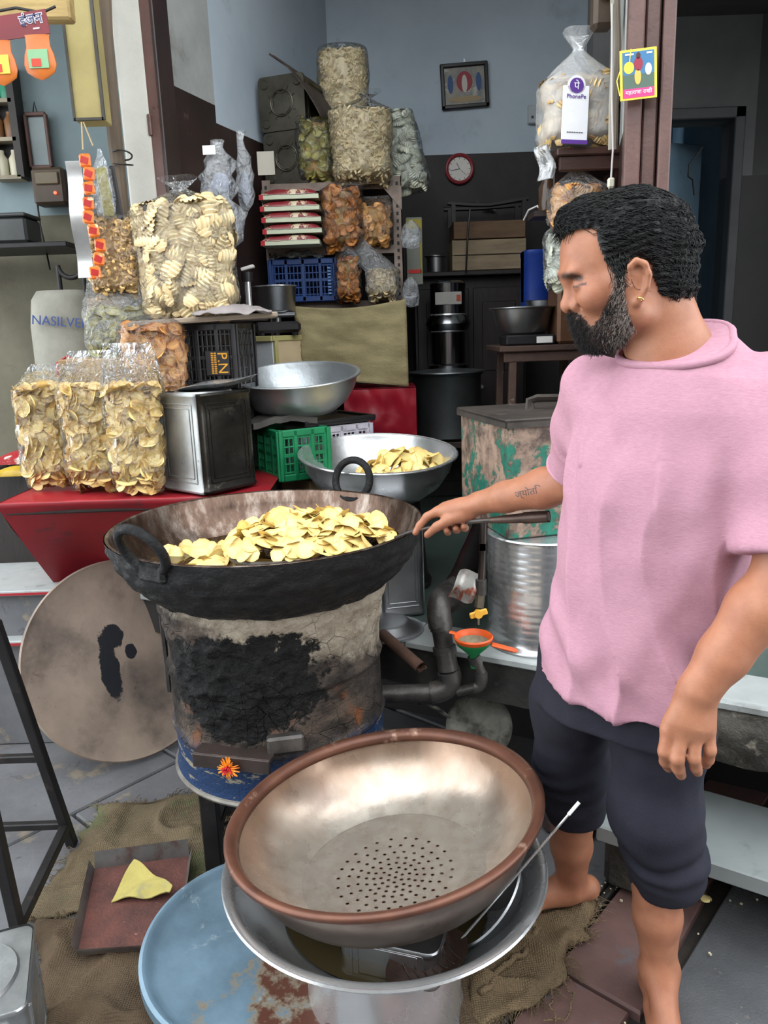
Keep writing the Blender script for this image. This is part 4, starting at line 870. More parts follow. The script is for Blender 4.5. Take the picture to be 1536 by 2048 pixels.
# ================================================================== clear bags of snacks
FILM = film_mat('clear_polythene'); FILMH = film_mat('hazy_polythene', haze=.12, rough=.2); FILMW = film_mat('white_polythene', haze=.5, rough=.3)
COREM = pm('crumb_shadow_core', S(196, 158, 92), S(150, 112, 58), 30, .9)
def bag_shape(w, d, h, top, seed, fh):
    def f(t):                                # half width, half depth, superellipse power, drop
        if t < .14: k = t / .14; s = .80 + .2 * math.sin(k * PI / 2); e = .12 + .88 * math.sin(k * PI / 2)
        elif t < fh: s = 1.0 - .03 * math.sin((t - .14) * 9); e = 1.0
        else:
            k = (t - fh) / (1 - fh)
            if top == 'tie':
                s = max(.13, 1 - k * 1.35) if k < .66 else .13 + (k - .66) * .75; e = s if k < .66 else .13 + (k - .66) * .9
            elif top == 'round': s = math.sqrt(max(.02, 1 - k * k)); e = s
            else: s = 1 - .16 * k; e = max(.03, 1 - k * 1.25)
        return w / 2 * s, d / 2 * e
    return f
def bag(label, loc, rz, w, d, h, kind, mat, n, size, fh=.72, top='flat', film=None, seed=0, lean=(0, 0), core=None, name='snack_bag', group='clear bags of fried snacks', shear=0.0, cat='bag'):
    T = thing(name, label, cat, loc, rz, group); T.rotation_euler = (lean[0], lean[1], rz)
    f = bag_shape(w, d, h, top, seed, fh); rows, seg = 40, 40; r = np.random.default_rng(seed)
    def pt(t, a, inset=0.0, amp=.006):
        x, y = f(t); x -= inset; y -= inset * .8; x, y = max(x, .002), max(y, .002); c, s = math.cos(a), math.sin(a); p = .62
        px, py = x * math.copysign(abs(c) ** p, c), y * math.copysign(abs(s) ** p, s)
        q = nz(px * 16 + seed * 7, py * 16, t * h * 16) * amp + nz(px * 45 + seed, py * 45, t * h * 45) * amp * .45
        k = 1 + q / max(.03, math.hypot(px, py)); sk = shear * max(0, t - fh)
        return (px * k + sk, py * k, t * h + (.018 * abs(c) ** 4 * (-1 if t < .05 else 0)))
    b = MB(); V = [pt(i / (rows - 1), 2 * PI * k / seg) for i in range(rows) for k in range(seg)]
    b.add(V, [(i * seg + k, i * seg + (k + 1) % seg, (i + 1) * seg + (k + 1) % seg, (i + 1) * seg + k) for i in range(rows - 1) for k in range(seg)] + [tuple(range(seg))[::-1]])
    b.build('film', film or FILM, T, 180)
    rows2, seg2 = 14, 20; b = MB(); V = [pt(.03 + (fh - .06) * i / (rows2 - 1), 2 * PI * k / seg2, size * .9 + .004) for i in range(rows2) for k in range(seg2)]
    b.add(V, [(i * seg2 + k, i * seg2 + (k + 1) % seg2, (i + 1) * seg2 + (k + 1) % seg2, (i + 1) * seg2 + k) for i in range(rows2 - 1) for k in range(seg2)] + [tuple(range(seg2))[::-1], tuple(range((rows2 - 1) * seg2, rows2 * seg2))])
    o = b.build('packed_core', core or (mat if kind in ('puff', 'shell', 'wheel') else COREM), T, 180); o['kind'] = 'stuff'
    P, N = [], []
    for i in range(n):
        top_ = r.random() < .16
        if top_: t = fh - .03 * r.random(); a = r.uniform(0, 6.283); q = math.sqrt(r.random()) * .85; p = np.array(pt(t, a, .01)) * np.array([q, q, 1]); nn = np.array([0, 0, 1.0])
        else:
            t = .02 + (fh - .03) * r.random(); a = r.uniform(PI, 2 * PI) if r.random() < .8 else r.uniform(0, PI); p = np.array(pt(t, a, size * .5 + .006 + .6 * size * r.random())); x, y = f(t); nn = np.array([math.cos(a) / max(x, .02), math.sin(a) / max(y, .02), 0]); nn /= np.linalg.norm(nn)
        P.append(p); N.append(nn + r.normal(size=3) * .3)
    scatter_mesh('filling', kind, np.array(P), np.array(N), size, mat, T, seed); return T
GC = 'clear bags of fried snacks'
TABZ = .965
p = on(82, 985, TABZ); bag('clear bag of potato chips, leftmost on the red table', (p.x + .01, p.y + .07, TABZ + .02), rad(10), .18, .13, .40, 'chip', CHIPB, 330, .029, .80, seed=1, lean=(rad(-4), 0), shear=.25)
p = on(178, 990, TABZ); bag('clear bag of potato chips, middle one of the three on the red table', (p.x, p.y + .07, TABZ + .02), rad(4), .18, .13, .44, 'chip', CHIPB, 330, .03, .72, seed=2, lean=(rad(-4), 0), shear=.1)
p = on(268, 997, TABZ); bag('clear bag of potato chips beside the square tin on the red table', (p.x, p.y + .07, TABZ + .02), rad(-4), .19, .13, .46, 'chip', CHIPB, 340, .03, .70, seed=3, lean=(rad(-4), rad(1)), shear=-.05)
# hidden supports behind the front row
CARD = pm('brown_carton', S(150, 122, 88), S(124, 100, 70), 6, .8)
def box_thing(name, label, cat, c, d, rz, mat, z0, lidc=None):
    T = thing(name, label, cat, (c[0], c[1], z0), rz); b = MB(); b.box((0, 0, d[2] / 2), d, None, .004); b.build('carton_body', mat, T); b = MB(); b.box((0, 0, d[2] + .002), (d[0], .05, .003)); b.build('tape_strip', flat('buff_tape', S(176, 148, 104)), T); return T
box_thing('carton', 'brown carton behind the front chip bags under the orange chips', 'carton', (-.75, 2.70), (.30, .18, .22), 0, CARD, TABZ + .005)
p = at(318, 785, 2.70); bag('clear bag of orange masala potato chips behind the square tin', (p.x, 2.70, 1.195), rad(-3), .225, .15, .34, 'chip', CHIPO, 380, .03, .86, 'round', seed=4)
p = at(240, 690, 2.74); bag('half full clear bag of green banana chips above the front bags', (p.x, 2.76, 1.40), rad(8), .24, .13, .28, 'chip', CHIPG, 200, .032, .5, 'flat', FILMH, seed=5, lean=(rad(-8), 0))
box_thing('carton', 'brown carton holding up the bag of green chips', 'carton', (-.965, 2.76), (.24, .2, .425), 0, CARD, TABZ + .005)
p = at(238, 585, 2.78); bag('clear bag of curly macaroni snacks beside the white shells', (p.x, 2.79, 1.605), rad(5), .185, .12, .265, 'curl', CURLM, 420, .0125, .93, 'round', seed=6)
box_thing('carton', 'brown carton holding up the curly macaroni bag', 'carton', (-.93, 2.91), (.22, .09, .63), 0, CARD, TABZ + .005)
p = at(381, 640, 2.76); bag('tied clear bag of white shell crackers, the biggest bag by the jamb', (p.x + .005, 2.77, 1.52), rad(-6), .345, .19, .46, 'shell', SHELLM, 420, .034, .78, 'tie', seed=7, lean=(rad(-3), rad(-2)))
# ================================================================== table under a red tarpaulin
TARP = pm('red_tarpaulin', S(148, 25, 35), S(124, 21, 31), 5, .45, 0, .15, 24, c3=S(84, 40, 42), s3=9, t3=(.6, .7)); tb_ = thing('display_table', 'long table under a red tarpaulin carrying the chip bags', 'table', (-.79, 2.78, 0))
b = MB()
def tarp(a, c):
    x = -.44 + .86 * a
    if c < .5: y = .12 - .5 * (c / .5); z = TABZ - .004 - .004 * abs(math.sin(x * 17))
    else:
        k = (c - .5) / .5; y = -.38 - .012 - .012 * math.sin(x * 13 + k * 2) * k + .33 * k; z = TABZ - .006 - k * (.36 + .03 * math.sin(x * 9))
        x += .03 * k * (.5 - a)
    return (x, y, z)
b.grid(tarp, 60, 40); b.build('tarpaulin', TARP, tb_, 180)
b = MB(); b.box((-.01, -.125, TABZ - .03), (.84, .47, .04), None, .004); b.build('table_top', DKWOOD, tb_)
for x in (-.4, .38):
    for y in (-.01, .09): b = MB(); b.box((x, y, TABZ / 2 - .03), (.05, .05, TABZ - .06), None, .004); b.build('leg', DKWOOD, tb_)
b = MB(); b.grid(lambda a, c: (-.44 - .012 * math.sin(c * 5), -.38 + .5 * a + .33 * c * (1 - a), TABZ - .006 - .36 * c), 12, 10); b.build('tarpaulin_side', TARP, tb_, 180)
# ================================================================== oil tin with a loose plate on it
nc = on(410, 994, TABZ); d1, d2 = Vector((-.766, .643, 0)), Vector((.643, .766, 0)); tc_ = nc + (d1 + d2) * .5 * .228
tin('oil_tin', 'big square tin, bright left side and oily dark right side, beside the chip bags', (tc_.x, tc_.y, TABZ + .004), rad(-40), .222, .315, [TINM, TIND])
b = MB(); b.lathe([(.001, .006), (.09, .006), (.1, .012), (.125, .02), (.132, .018), (.1, .006), (.001, .0)], 48, wob=lambda q: (q[0], q[1], q[2] + .012 * q[0] / .1 * abs(q[0]) / .1)); tag(b.build('dented_plate', STEEL, None, 60, loc=(tc_.x + .04, tc_.y + .04, TABZ + .325)), 'dented steel plate lying on the square tin', 'plate')
# ================================================================== crates
def crate(name, label, c, w, d, h, rz, mat, holes='slat', writing=None, group='plastic crates'):
    T = thing(name, label, 'crate', c, rz, group)
    b = MB(); b.box((0, 0, .008), (w * .96, d * .96, .012)); 
    for z in (.012, h - .014): 
        for s in (-1, 1): b.box((0, s * (d / 2 - .008), z), (w, .016, .026), None, .004); b.box((s * (w / 2 - .008), 0, z), (.016, d, .026), None, .004)
    for sx in (-1, 1):
        for sy in (-1, 1): b.box((sx * (w / 2 - .011), sy * (d / 2 - .011), h / 2), (.022, .022, h), None, .005)
    b.build('crate_frame', mat, T)
    for k, (L, off, ax) in enumerate(((w, -d / 2 + .006, 0), (w, d / 2 - .006, 0), (d, -w / 2 + .006, 1), (d, w / 2 - .006, 1))):
        b = MB(); nb = 3 if L < .24 else 4
        def bx(u, z, du, dz, th=.008):
            cc_, dd_ = ((u, off, z), (du, th, dz)) if ax == 0 else ((off, u, z), (th, du, dz)); b.box(cc_, dd_, None, .0015)
        for i in range(nb + 1): bx(-L / 2 + L * i / nb, h / 2, .014, h * .96, .012)
        nlat = int(L / .016)
        for i in range(nlat): bx(-L / 2 + L * (i + .5) / nlat, h * .5, .0055, h * .92, .005)
        for i in range(1, 6): bx(0, h * i / 6.0, L, .006 if i != 3 else .014, .006)
        b.build('lattice_side', mat, T)
    if writing: writing(T, w, d, h)
    return T
GRN = pm('green_crate_plastic', S(26, 132, 84), S(18, 104, 66), 9, .42, 0, .06, 50, c3=S(20, 70, 50), s3=8, t3=(.62, .72)); BLK = pm('black_crate_plastic', S(36, 33, 35), S(24, 22, 24), 9, .4); BLU = pm('blue_crate_plastic', S(30, 62, 116), S(22, 46, 92), 9, .45)
p = on(500, 978, TABZ); q = at(548, 960, 2.83); crate('plastic_crate', 'green lattice crate beside the square tin, under a dark board', (-.345, 2.86, .94), .2, .28, .185, rad(30), GRN)
bo = at(545, 852, 2.84); b = MB(); b.slab(lambda a, c: Vector(((a - .5) * .24, (c - .5) * .24, .012 * nz(a * 3, c * 3, 1) + .02 * math.sin(a * 3))) , 12, 12, .022); tag(b.build('dark_board', pm('grey_weathered_board', S(92, 88, 84), S(58, 54, 52), 7, .75, 0, .4, 30), None, 60, loc=(bo.x + .01, 2.88, 1.15), rot=(0, 0, rad(24))), 'curled dark grey board lying on the green crate', 'board')
WHP = pm('lilac_white_plastic', S(196, 192, 204), S(160, 156, 168), 9, .5, 0, .1, 40, c3=S(60, 56, 58), s3=9, t3=(.6, .68))
wc = at(645, 885, 2.98); crate('plastic_crate', 'lilac white plastic crate under the aluminium bowl', (wc.x + .01, 3.0, .93), .27, .26, .185, rad(34), WHP)
T = thing('black_tray', 'black greasy tray lying on the lilac white crate', 'tray', (wc.x + .005, 3.0, 1.117), rad(34)); b = MB(); b.box((0, 0, .008), (.31, .28, .012), None, .004); b.build('tray_bottom', BLK, T)
for s in (-1, 1): b = MB(); b.box((0, s * .135, .018), (.31, .01, .014), None, .002); b.box((s * .15, 0, .018), (.01, .27, .014), None, .002); b.build('tray_edge', BLK, T)
box_thing('carton', 'old carton underneath the lilac white crate', 'carton', (wc.x, 3.0), (.3, .3, .37), rad(34), CARD, .555)
def pn(T, w, d, h):
    Y = pm('yellow_crate_print', S(206, 148, 40), S(170, 116, 30), 9, .6); b = MB(); b.box((.035, -d / 2 - .002, h * .42), (.085, .006, .085), None, .002); b.build('print_panel', BLK, T); text('printed_letters', 'P.N', .05, Y, T, (.054, -d / 2 - .006, h * .42), (rad(90), rad(90), 0)); bb = MB(); [bb.box((.018 + .011 * i, -d / 2 - .0055, h * .42 - .034 + .0075 * k), (.008, .001, .0048)) for i in range(2) for k in range(10)]; bb.build('small_print', Y, T)
cb = at(437, 770, 2.80); crate('plastic_crate', 'black lattice crate with yellow letters under the plank', (cb.x, 2.83, 1.265), .215, .2, .235, rad(-9), BLK, writing=pn)
crate('plastic_crate', 'black lattice crate at the bottom of the crate stack by the jamb', (cb.x, 2.83, .975), .215, .2, .28, rad(-9), BLK)
PLK = pm('pale_old_plank', S(156, 140, 122), S(116, 104, 90), 6, .75, 0, .3, 30, stretch=(1, 5, 5)); b = MB(); b.box((0, 0, 0), (.50, .2, .018), None, .004); pk = at(440, 648, 2.78); tag(b.build('plank', PLK, None, 35, loc=(pk.x - .05, 2.78, 1.512), rot=(0, rad(-2), rad(9))), 'rough pale plank on the black crate under the shell bag', 'plank')
b = MB(); b.slab(lambda a, c: Vector(((a - .5) * .26, (c - .5) * .2, .03 * (math.sin(PI * a) * math.sin(PI * c)) + .012 * nz(a * 4, c * 4, 2))), 20, 20, .004); cl = at(455, 625, 2.72); tag(b.build('grey_cloth', pm('grey_crumpled_cloth', S(150, 142, 140), S(118, 110, 110), 8, .9, 0, .5, 50), None, 180, loc=(cl.x + .02, 2.72, 1.53), rot=(0, 0, rad(8))), 'grey crumpled cloth lying on the plank', 'cloth')
# ================================================================== bowls on the shop platform
def fitbowl(name, label, c, nrm, R_, dep, mat, cat='bowl', lip=.012):
    nn = Vector(nrm).normalized(); T = thing(name, label, cat, Vector(c) - nn * dep); T.rotation_euler = rotz_to(nn, (0, 1, 0)).to_euler()
    pr = [(.001, 0), (R_ * .4, .002), (R_ * .62, dep * .12), (R_ * .8, dep * .36), (R_ * .92, dep * .68), (R_ * .965, dep * .96), (R_, dep), (R_, dep + .004), (R_ * .96, dep + .003), (R_ * .945, dep * .95), (R_ * .9, dep * .69), (R_ * .78, dep * .39), (R_ * .6, dep * .16), (R_ * .38, .008), (.001, .006)]
    b = MB(); b.lathe(pr, 96); b.build('bowl_body', mat, T, 60); b = MB(); b.torus((0, 0, dep + .001), R_, .0045, seg=96, tub=8); b.build('rolled_rim', mat, T); return T
SC_ = Vector((-.014, 2.658, 1.041)); fitbowl('steel_bowl', 'wide bright steel bowl holding fried chips behind the wok', SC_, (.03, -.106, 1), .275, .165, STEEL)
zc = lambda x, y: .905 + .11 * math.exp(-(((x - .09) / .16) ** 2 + ((y - 2.73) / .16) ** 2)) + .01
P, N = heap(78, .05, 2.68, .165, .13, zc, 41, .5); lay_chips(P, N, 1.05, 'pale potato chip in the wide steel bowl behind the wok', 'chips in the steel bowl', 9)
fitbowl('aluminium_bowl', 'dull hammered aluminium bowl on the crates in the middle', (-.313, 2.936, 1.304), (-.016, -.151, 1), .24, .15, ALU)
b = MB(); b.lathe([(.16, 0), (.155, .02), (.13, .30), (.12, .318), (.001, .318)], 40); T = thing('bucket', 'upturned dark bucket under the bowl of chips', 'bucket', (0, 2.7, .552)); b.build('bucket_body', BLACKM, T); b = MB(); b.torus((0, 0, .012), .16, .008, seg=40); b.build('bucket_rim', BLACKM, T)
# ================================================================== barrel and green box
bl = thing('steel_drum', 'ribbed stainless steel drum on the marble edge by the person', 'drum', (.455, 2.14, .552)); pr = [(.165, 0), (.168, .006), (.165, .014), (.16, .02)]
for i in range(44): z = .025 + i * .0068; pr += [(.158 + (.0012 if i % 3 == 0 else 0) * (0 if 18 < i < 24 else 1), z)]
pr += [(.161, .326), (.158, .33), (.001, .33)]; b = MB(); b.lathe(pr, 72); b.build('drum_shell', STEEL, bl, 40)
def peel():
    t = NT('peeling_green_paint'); v = t.coord(); n1 = t.noise(v, 6, 10, .72, .3); n2 = t.noise(v, 40, 6, .7)
    a = t.mix(t.ramp(t.noise(v, 14, 8, .7), [(.4, 0), (.62, 1)]), S(150, 126, 110), S(66, 52, 46)); g = t.mix(t.ramp(n2, [(.3, 0), (.7, 1)]), S(28, 112, 92), S(20, 72, 60))
    f = t.ramp(t.math('ADD', n1, t.math('MULTIPLY', t.math('SUBTRACT', n2, .5), .15)), [(.45, 1), (.48, 0)]); t.set(t.mix(f, a, g), .6, 0, .4); t.bump(t.math('ADD', t.math('MULTIPLY', f, .6), t.math('MULTIPLY', n2, .6)), .6, .006); return t.m
gb = thing('green_box', 'metal box with peeling green paint standing on the steel drum', 'box', (.47, 2.23, .884), rad(13)); PEEL = peel(); gw, gd, gh = .36, .38, .318
cnr = Vector((.335, 2.03, 0)); xa, ya = Vector((math.cos(rad(13)), math.sin(rad(13)), 0)), Vector((-math.sin(rad(13)), math.cos(rad(13)), 0)); gctr = cnr + xa * gw / 2 + ya * gd / 2; gb.location = (gctr.x, gctr.y, .884)
b = MB(); b.box((0, 0, gh / 2), (gw, gd, gh), None, .004); b.build('box_body', PEEL, gb); RUST = pm('rusty_dark_lid', S(74, 66, 60), S(46, 42, 40), 8, .5, .3, .3, 50, c3=S(112, 92, 76), s3=9, t3=(.6, .7))
b = MB(); b.box((0, 0, gh + .006), (gw + .02, gd + .02, .012), None, .003); b.box((0, -gd / 2 - .008, gh - .002), (gw + .02, .004, .02)); b.box((-gw / 2 - .008, 0, gh - .002), (.004, gd + .02, .02)); o = b.build('lid', RUST, gb)
b = MB(); b.sweep([(-.02, .03, gh + .012), (-.02, .03, gh + .035), (.0, .02, gh + .043), (.05, -.01, gh + .043), (.07, -.02, gh + .035), (.07, -.02, gh + .012)], .008, 8, flat=2.0); b.build('handle', RUST, o)
# ================================================================== inside the shop: slotted rack and what stands on it
def rackmat():
    t = NT('brown_slotted_angle'); v = t.coord(); x, y, z = t.sep(v); fz = t.math('FRACT', t.math('MULTIPLY', z, 26)); hole = t.math('MULTIPLY', t.math('GREATER_THAN', fz, .3), t.math('LESS_THAN', fz, .65))
    w = t.attr('hole'); c = t.mix(t.ramp(t.noise(v, 12, 6), [(.35, 0), (.7, 1)]), S(126, 110, 100), S(92, 78, 70)); t.set(c, .55, .2); return t.m
RACK = rackmat(); HOLE = flat('slot_dark', S(18, 16, 16))
RY = 3.62; z3 = at(660, 368, RY).z; z2 = at(660, 497, RY).z; z1 = at(680, 605, RY).z; xl, xr = at(525, 400, RY).x, at(803, 400, RY).x
rk = thing('slotted_rack', 'brown slotted-angle steel rack against the back of the shop', 'rack', ((xl + xr) / 2, RY + .18, .552)); ox, oy, oz = (xl + xr) / 2, RY + .18, .552; hw = (xr - xl) / 2
for sx in (-1, 1):
    for sy in (-1, 1):
        b = MB(); H_ = z3 - oz + .02; hx_ = hw - (.09 if sy > 0 else 0); b.box((sx * (hx_ - .002), sy * .18, H_ / 2), (.004, .04, H_)); b.box((sx * (hx_ - .02), sy * .198, H_ / 2), (.04, .004, H_)); o = b.build('post', RACK, rk)
        if sy < 0:
            b = MB()
            for k in range(34): b.box((sx * (hw - .02), -.2008, H_ - .03 - k * .031), (.01, .0016, .014))
            h_ = b.build('slot_holes', HOLE, o); h_['kind'] = 'stuff'
for z in (z3, z2, z1):
    b = MB(); b.box((0, 0, z - oz - .004), (2 * hw - .01, .37, .006)); b.box((0, -.192, z - oz - .012), (2 * hw - .01, .006, .034)); b.build('shelf', RACK, rk)
for sx in (-1, 1):
    b = MB(); b.add([(sx * hw, -.203, z3 - oz - .02), (sx * (hw - .085), -.203, z3 - oz - .02), (sx * hw, -.203, z3 - oz - .12), (sx * hw, -.2, z3 - oz - .02), (sx * (hw - .085), -.2, z3 - oz - .02), (sx * hw, -.2, z3 - oz - .12)], [(0, 1, 2), (5, 4, 3), (0, 3, 4, 1), (1, 4, 5, 2), (2, 5, 3, 0)]); b.build('gusset_plate', RACK, rk)
def on_rack(u, z): p = at(u, 400, RY); return p.x
# tins on their sides, round-embossed bases to the street
def side_tin(label, u, z, seed):
    x = at(u, 300, RY).x + .025; T = tin('oil_tin', label, (x, RY + .02, z + .112), 0, .218, .34, [TINO, TINO], rot=(rad(-90), 0, rad(-20))); b = MB()
    b.torus((0, 0, -.001), .052, .004, seg=30, tub=6); b.torus((0, 0, -.001), .045, .002, seg=30, tub=6); b.build('embossed_ring', TINO, T)
    for sx in (-1, 1):
        for sy in (-1, 1): b = MB(); b.lathe([(.02, .001), (.016, -.004), (.001, -.004)], 20, (sx * .078, sy * .078, 0)); b.f = [q[::-1] for q in b.f]; b.build('embossed_boss', TINO, T)
    for k in range(4): b = MB(); b.torus((.075 * [1, 0, -1, 0][k], .075 * [0, 1, 0, -1][k], 0), .035, .004, seg=18, tub=5, a0=rad(90 * k + 110), a1=rad(90 * k + 250)); b.build('embossed_arc', TINO, T)
side_tin('dull tin lying on its side on the rack, the lower of two', 560, z3 + .003, 1); side_tin('dull tin lying on its side on top of the other tin', 556, z3 + .225, 2)
b = MB(); bd = at(580, 200, RY + .05); b.slab(lambda a, c: Vector((a * .22, .28 * c - .02, .10 * (1 - a) - .16 * a * a + .02)), 8, 4, .008); tag(b.build('curled_card', pm('dark_curled_board', S(72, 62, 54), S(46, 40, 36), 7, .8), None, 60, loc=(at(520, 200, RY).x + .06, RY + .0, z3 + .40), rot=(0, 0, rad(-20))), 'dark curled board lying over the upper tin', 'board')
cdx = at(525, 355, RY - .2).x; b = MB(); b.box((0, 0, .05), (.07, .004, .09)); b.box((.03, -.003, .05), (.006, .004, .09)); tag(b.build('small_card', flat('pale_card', S(176, 170, 156)), None, 35, loc=(cdx + .02, RY - .215, z3 - .0)), 'small pale card standing in front of the lower tin', 'card')
x = at(632, 300, RY).x; bag('clear bag of dark green chips beside the tins on the rack', (x, RY + .02, z3 + .012), 0, .17, .14, .26, 'chip', CHIPG, 170, .022, .92, 'round', seed=11)
x = at(722, 300, RY).x; bag('big clear bag of puffed snacks sagging over the rack front edge', (x, RY - .03, z3 - .015), rad(6), .27, .22, .37, 'puff', PUFFM, 1100, .0105, .78, 'tie', seed=12, lean=(rad(2), 0), shear=.2)
x = at(815, 300, RY).x; bag('clear bag of whitish crackers leaning off the right end of the rack', (x + .015, RY + .1, z3 - .03), rad(-10), .2, .16, .34, 'shell', WHITEP, 200, .022, .93, 'round', seed=13, lean=(0, rad(-14)))
x = at(688, 200, RY + .2).x; bag('clear bag of puffed snacks, topmost one against the back wall', (x, RY + .22, z3 + .26), 0, .23, .18, .36, 'puff', PUFFM, 900, .0105, .9, 'round', seed=14); b = MB(); b.box((0, 0, .13), (.3, .26, .25), None, .004); T = thing('carton', 'dark carton under the topmost bag of puffed snacks', 'carton', (x, RY + .24, z3 + .003)); b.build('carton_body', pm('dark_carton', S(60, 50, 44), S(44, 38, 34)), T)
# five flat snack packs
PACK = pm('red_and_cream_pack', S(196, 190, 160), S(180, 172, 140), 8, .4, 0, .1, 30, c3=S(130, 34, 40), s3=30, t3=(.5, .55)); PACKT = pm('red_leaf_print', S(140, 40, 46), S(108, 28, 36), 9, .35, 0, .1, 30, c3=S(206, 190, 160), s3=26, t3=(.54, .58)); CREAM = flat('cream_pack_edge', S(198, 202, 176), .45)
x = at(588, 450, RY).x; names = ('bottom', 'second', 'third', 'fourth', 'topmost')
for k in range(5):
    T = thing('snack_pack', 'flat red and cream snack pack on the rack, %s of five stacked' % names[k], 'packet', (x + .006 * (k % 2), RY + .0, z2 + .004 + k * .046), rad(2 * (k % 3) - 2), 'stacked snack packs')
    b = MB(); b.slab(lambda a, c: Vector(((a - .5) * .25, (c - .5) * .3, .020 + .024 * (1 - abs(2 * a - 1) ** 6) * (1 - abs(2 * c - 1) ** 22) + .003 * nz(a * 5, c * 5, k))), 14, 40, .002); b.build('printed_top', PACKT, T, 180)
    b = MB(); b.slab(lambda a, c: Vector(((a - .5) * .25, (c - .5) * .3, .021 - .0)), 10, 6, .019); b.build('pack_side', CREAM, T)
    b = MB(); b.box((-.118, -.151, .011), (.018, .002, .02)); b.build('red_corner', flat('pack_red', S(176, 30, 44)), T)
x = at(685, 450, RY).x; bag('clear bag of dark orange chips in the middle of the rack', (x, RY - .06, z2 - .01), rad(8), .185, .16, .33, 'chip', CHIPD, 190, .021, .72, 'flat', seed=15, shear=.5)
x = at(750, 450, RY).x; bag('clear bag of light orange chips right in the middle shelf', (x, RY - .03, z2 + .008), rad(-8), .16, .14, .2, 'chip', CHIPO, 150, .02, .75, 'flat', seed=16)
x = at(698, 560, RY).x; bag('small tied bag of orange snacks on the low shelf', (x, RY - .09, z1 + .006), 0, .12, .1, .3, 'chip', CHIPD, 120, .017, .58, 'tie', seed=17)
x = at(765, 570, RY).x; bag('small bag of ring snacks on the low shelf', (x, RY - .09, z1 + .004), rad(-10), .15, .11, .29, 'wheel', PUFFM, 170, .015, .42, 'flat', FILMH, seed=18, shear=-.3)
def bcw(T, w, d, h): bb = MB(); [bb.box((w / 2 - .035, -d / 2 - .002, h * .18 + .0135 * k), (.014, .002, .008)) for k in range(9)]; bb.build('moulded_marks', flat('blue_letters', S(86, 120, 170)), T)
x = at(610, 570, RY).x; crate('plastic_crate', 'blue lattice crate on the low shelf of the rack', (x - .0, RY + .07, z1 + .006), .30, .26, .185, 0, BLU, writing=bcw)
b = MB(); b.slab(lambda a, c: Vector(((a - .5) * .24, (c - .5) * .16, .05 * math.sin(PI * a) * math.sin(PI * c) + .02 * nz(a * 6, c * 6, 4))), 18, 14, .003); tag(b.build('polythene_bundle', FILMH, None, 180, loc=(at(595, 520, RY).x, RY + .03, z1 + .20)), 'crumpled clear polythene bundle on the blue crate', 'polythene')
# things hanging at the right end of the rack
for k, (u, v, w_, h_) in enumerate(((822, 470, .09, .12), (822, 585, .08, .13))):
    p = at(u, v, RY - .08); b = MB(); b.lathe([(.001, -h_ / 2), (w_ * .4, -h_ * .42), (w_ * .52, -.01), (w_ * .4, h_ * .3), (.01, h_ * .5)], 20, wob=lambda q, k=k: (q[0] * (1 + .2 * nz(q[0] * 30, q[1] * 30, q[2] * 30 + k)), q[1] * .5, q[2])); tag(b.build('polythene_bundle', FILMH, None, 180, loc=p), ('upper' if k == 0 else 'lower') + ' crumpled polythene bag hanging off the rack post', 'polythene')
p = at(830, 500, RY + .1); T = thing('printed_carton', 'white and yellow printed carton behind the rack post', 'carton', (p.x, RY + .2, z2 - .16)); b = MB(); b.box((0, 0, .15), (.075, .1, .3), None, .003); b.build('carton_body', flat('white_carton', S(120, 122, 112)), T)
b = MB(); b.box((0, -.051, .27), (.072, .004, .04)); b.box((.03, -.051, .12), (.008, .004, .14)); b.build('yellow_panel', flat('carton_yellow', S(150, 136, 40)), T); b = MB(); b.box((.0, -.051, .06), (.06, .004, .016)); b.build('red_stripe', flat('carton_red', S(190, 40, 36)), T)
# burlap curtain
t = NT('khaki_burlap'); v = t.coord(); n = t.noise(t.coord((1, 1, 3)), 5, 6); t.set(t.ramp(n, [(.3, S(150, 138, 104)), (.7, S(116, 106, 78))]), .9, 0, .1); t.bump(t.math('ADD', t.noise(v, 160, 3), t.math('MULTIPLY', n, 2)), .5, .006)
Q = [at(585, 612, RY - .22), at(812, 598, RY - .22), at(817, 772, RY - .22), at(610, 756, RY - .22)]; b = MB()
b.grid(lambda a, c: Q[0].lerp(Q[1], a).lerp(Q[3].lerp(Q[2], a), c) + Vector((0, -.012 * math.sin(a * 8 + c * 3) * c - .03 * c * a - .012 * nz(a * 3, c * 4, 3), -.022 * math.sin(PI * a) * (1 - c))), 40, 30); o = b.build('burlap_curtain', t.m, None, 180); m_ = o.modifiers.new('thickness', 'SOLIDIFY'); m_.thickness = .003; tag(o, 'khaki burlap curtain hanging under the rack shelf', 'curtain')
# white and beige cabinet, scale and pot
CY = 3.36; c0, c1 = at(492, 690, CY), at(545, 690, CY - .1); c2 = at(622, 690, CY + .1); ctop = at(548, 672, CY - .1).z; ang = math.atan2(c2.y - c1.y, c2.x - c1.x)
cab = thing('cabinet', 'low cabinet with white side and beige front behind the aluminium bowl', 'cabinet', (c1.x, c1.y, .552), ang); W_ = (Vector((c2.x - c1.x, c2.y - c1.y))).length; Hc = ctop - .552
b = MB(); b.box((W_ / 2, .1, Hc / 2), (W_, .2, Hc), None, .003); b.build('cabinet_body', flat('white_laminate', S(196, 200, 204)), cab)
b = MB(); b.box((W_ / 2, -.004, Hc / 2), (W_ - .03, .01, Hc - .03), None, .002); b.build('beige_door', pm('beige_veneer', S(206, 186, 150), S(184, 164, 130), 5, .5), cab)
for (cx, cz, dx, dz) in ((.012, Hc / 2, .018, Hc), (W_ / 2, Hc - .01, W_ + .01, .022), (W_ - .012, Hc / 2, .018, Hc)): b = MB(); b.box((cx, -.006, cz), (dx, .016, dz), None, .002); b.build('edge_strip', flat('olive_edging', S(172, 164, 110)), cab)
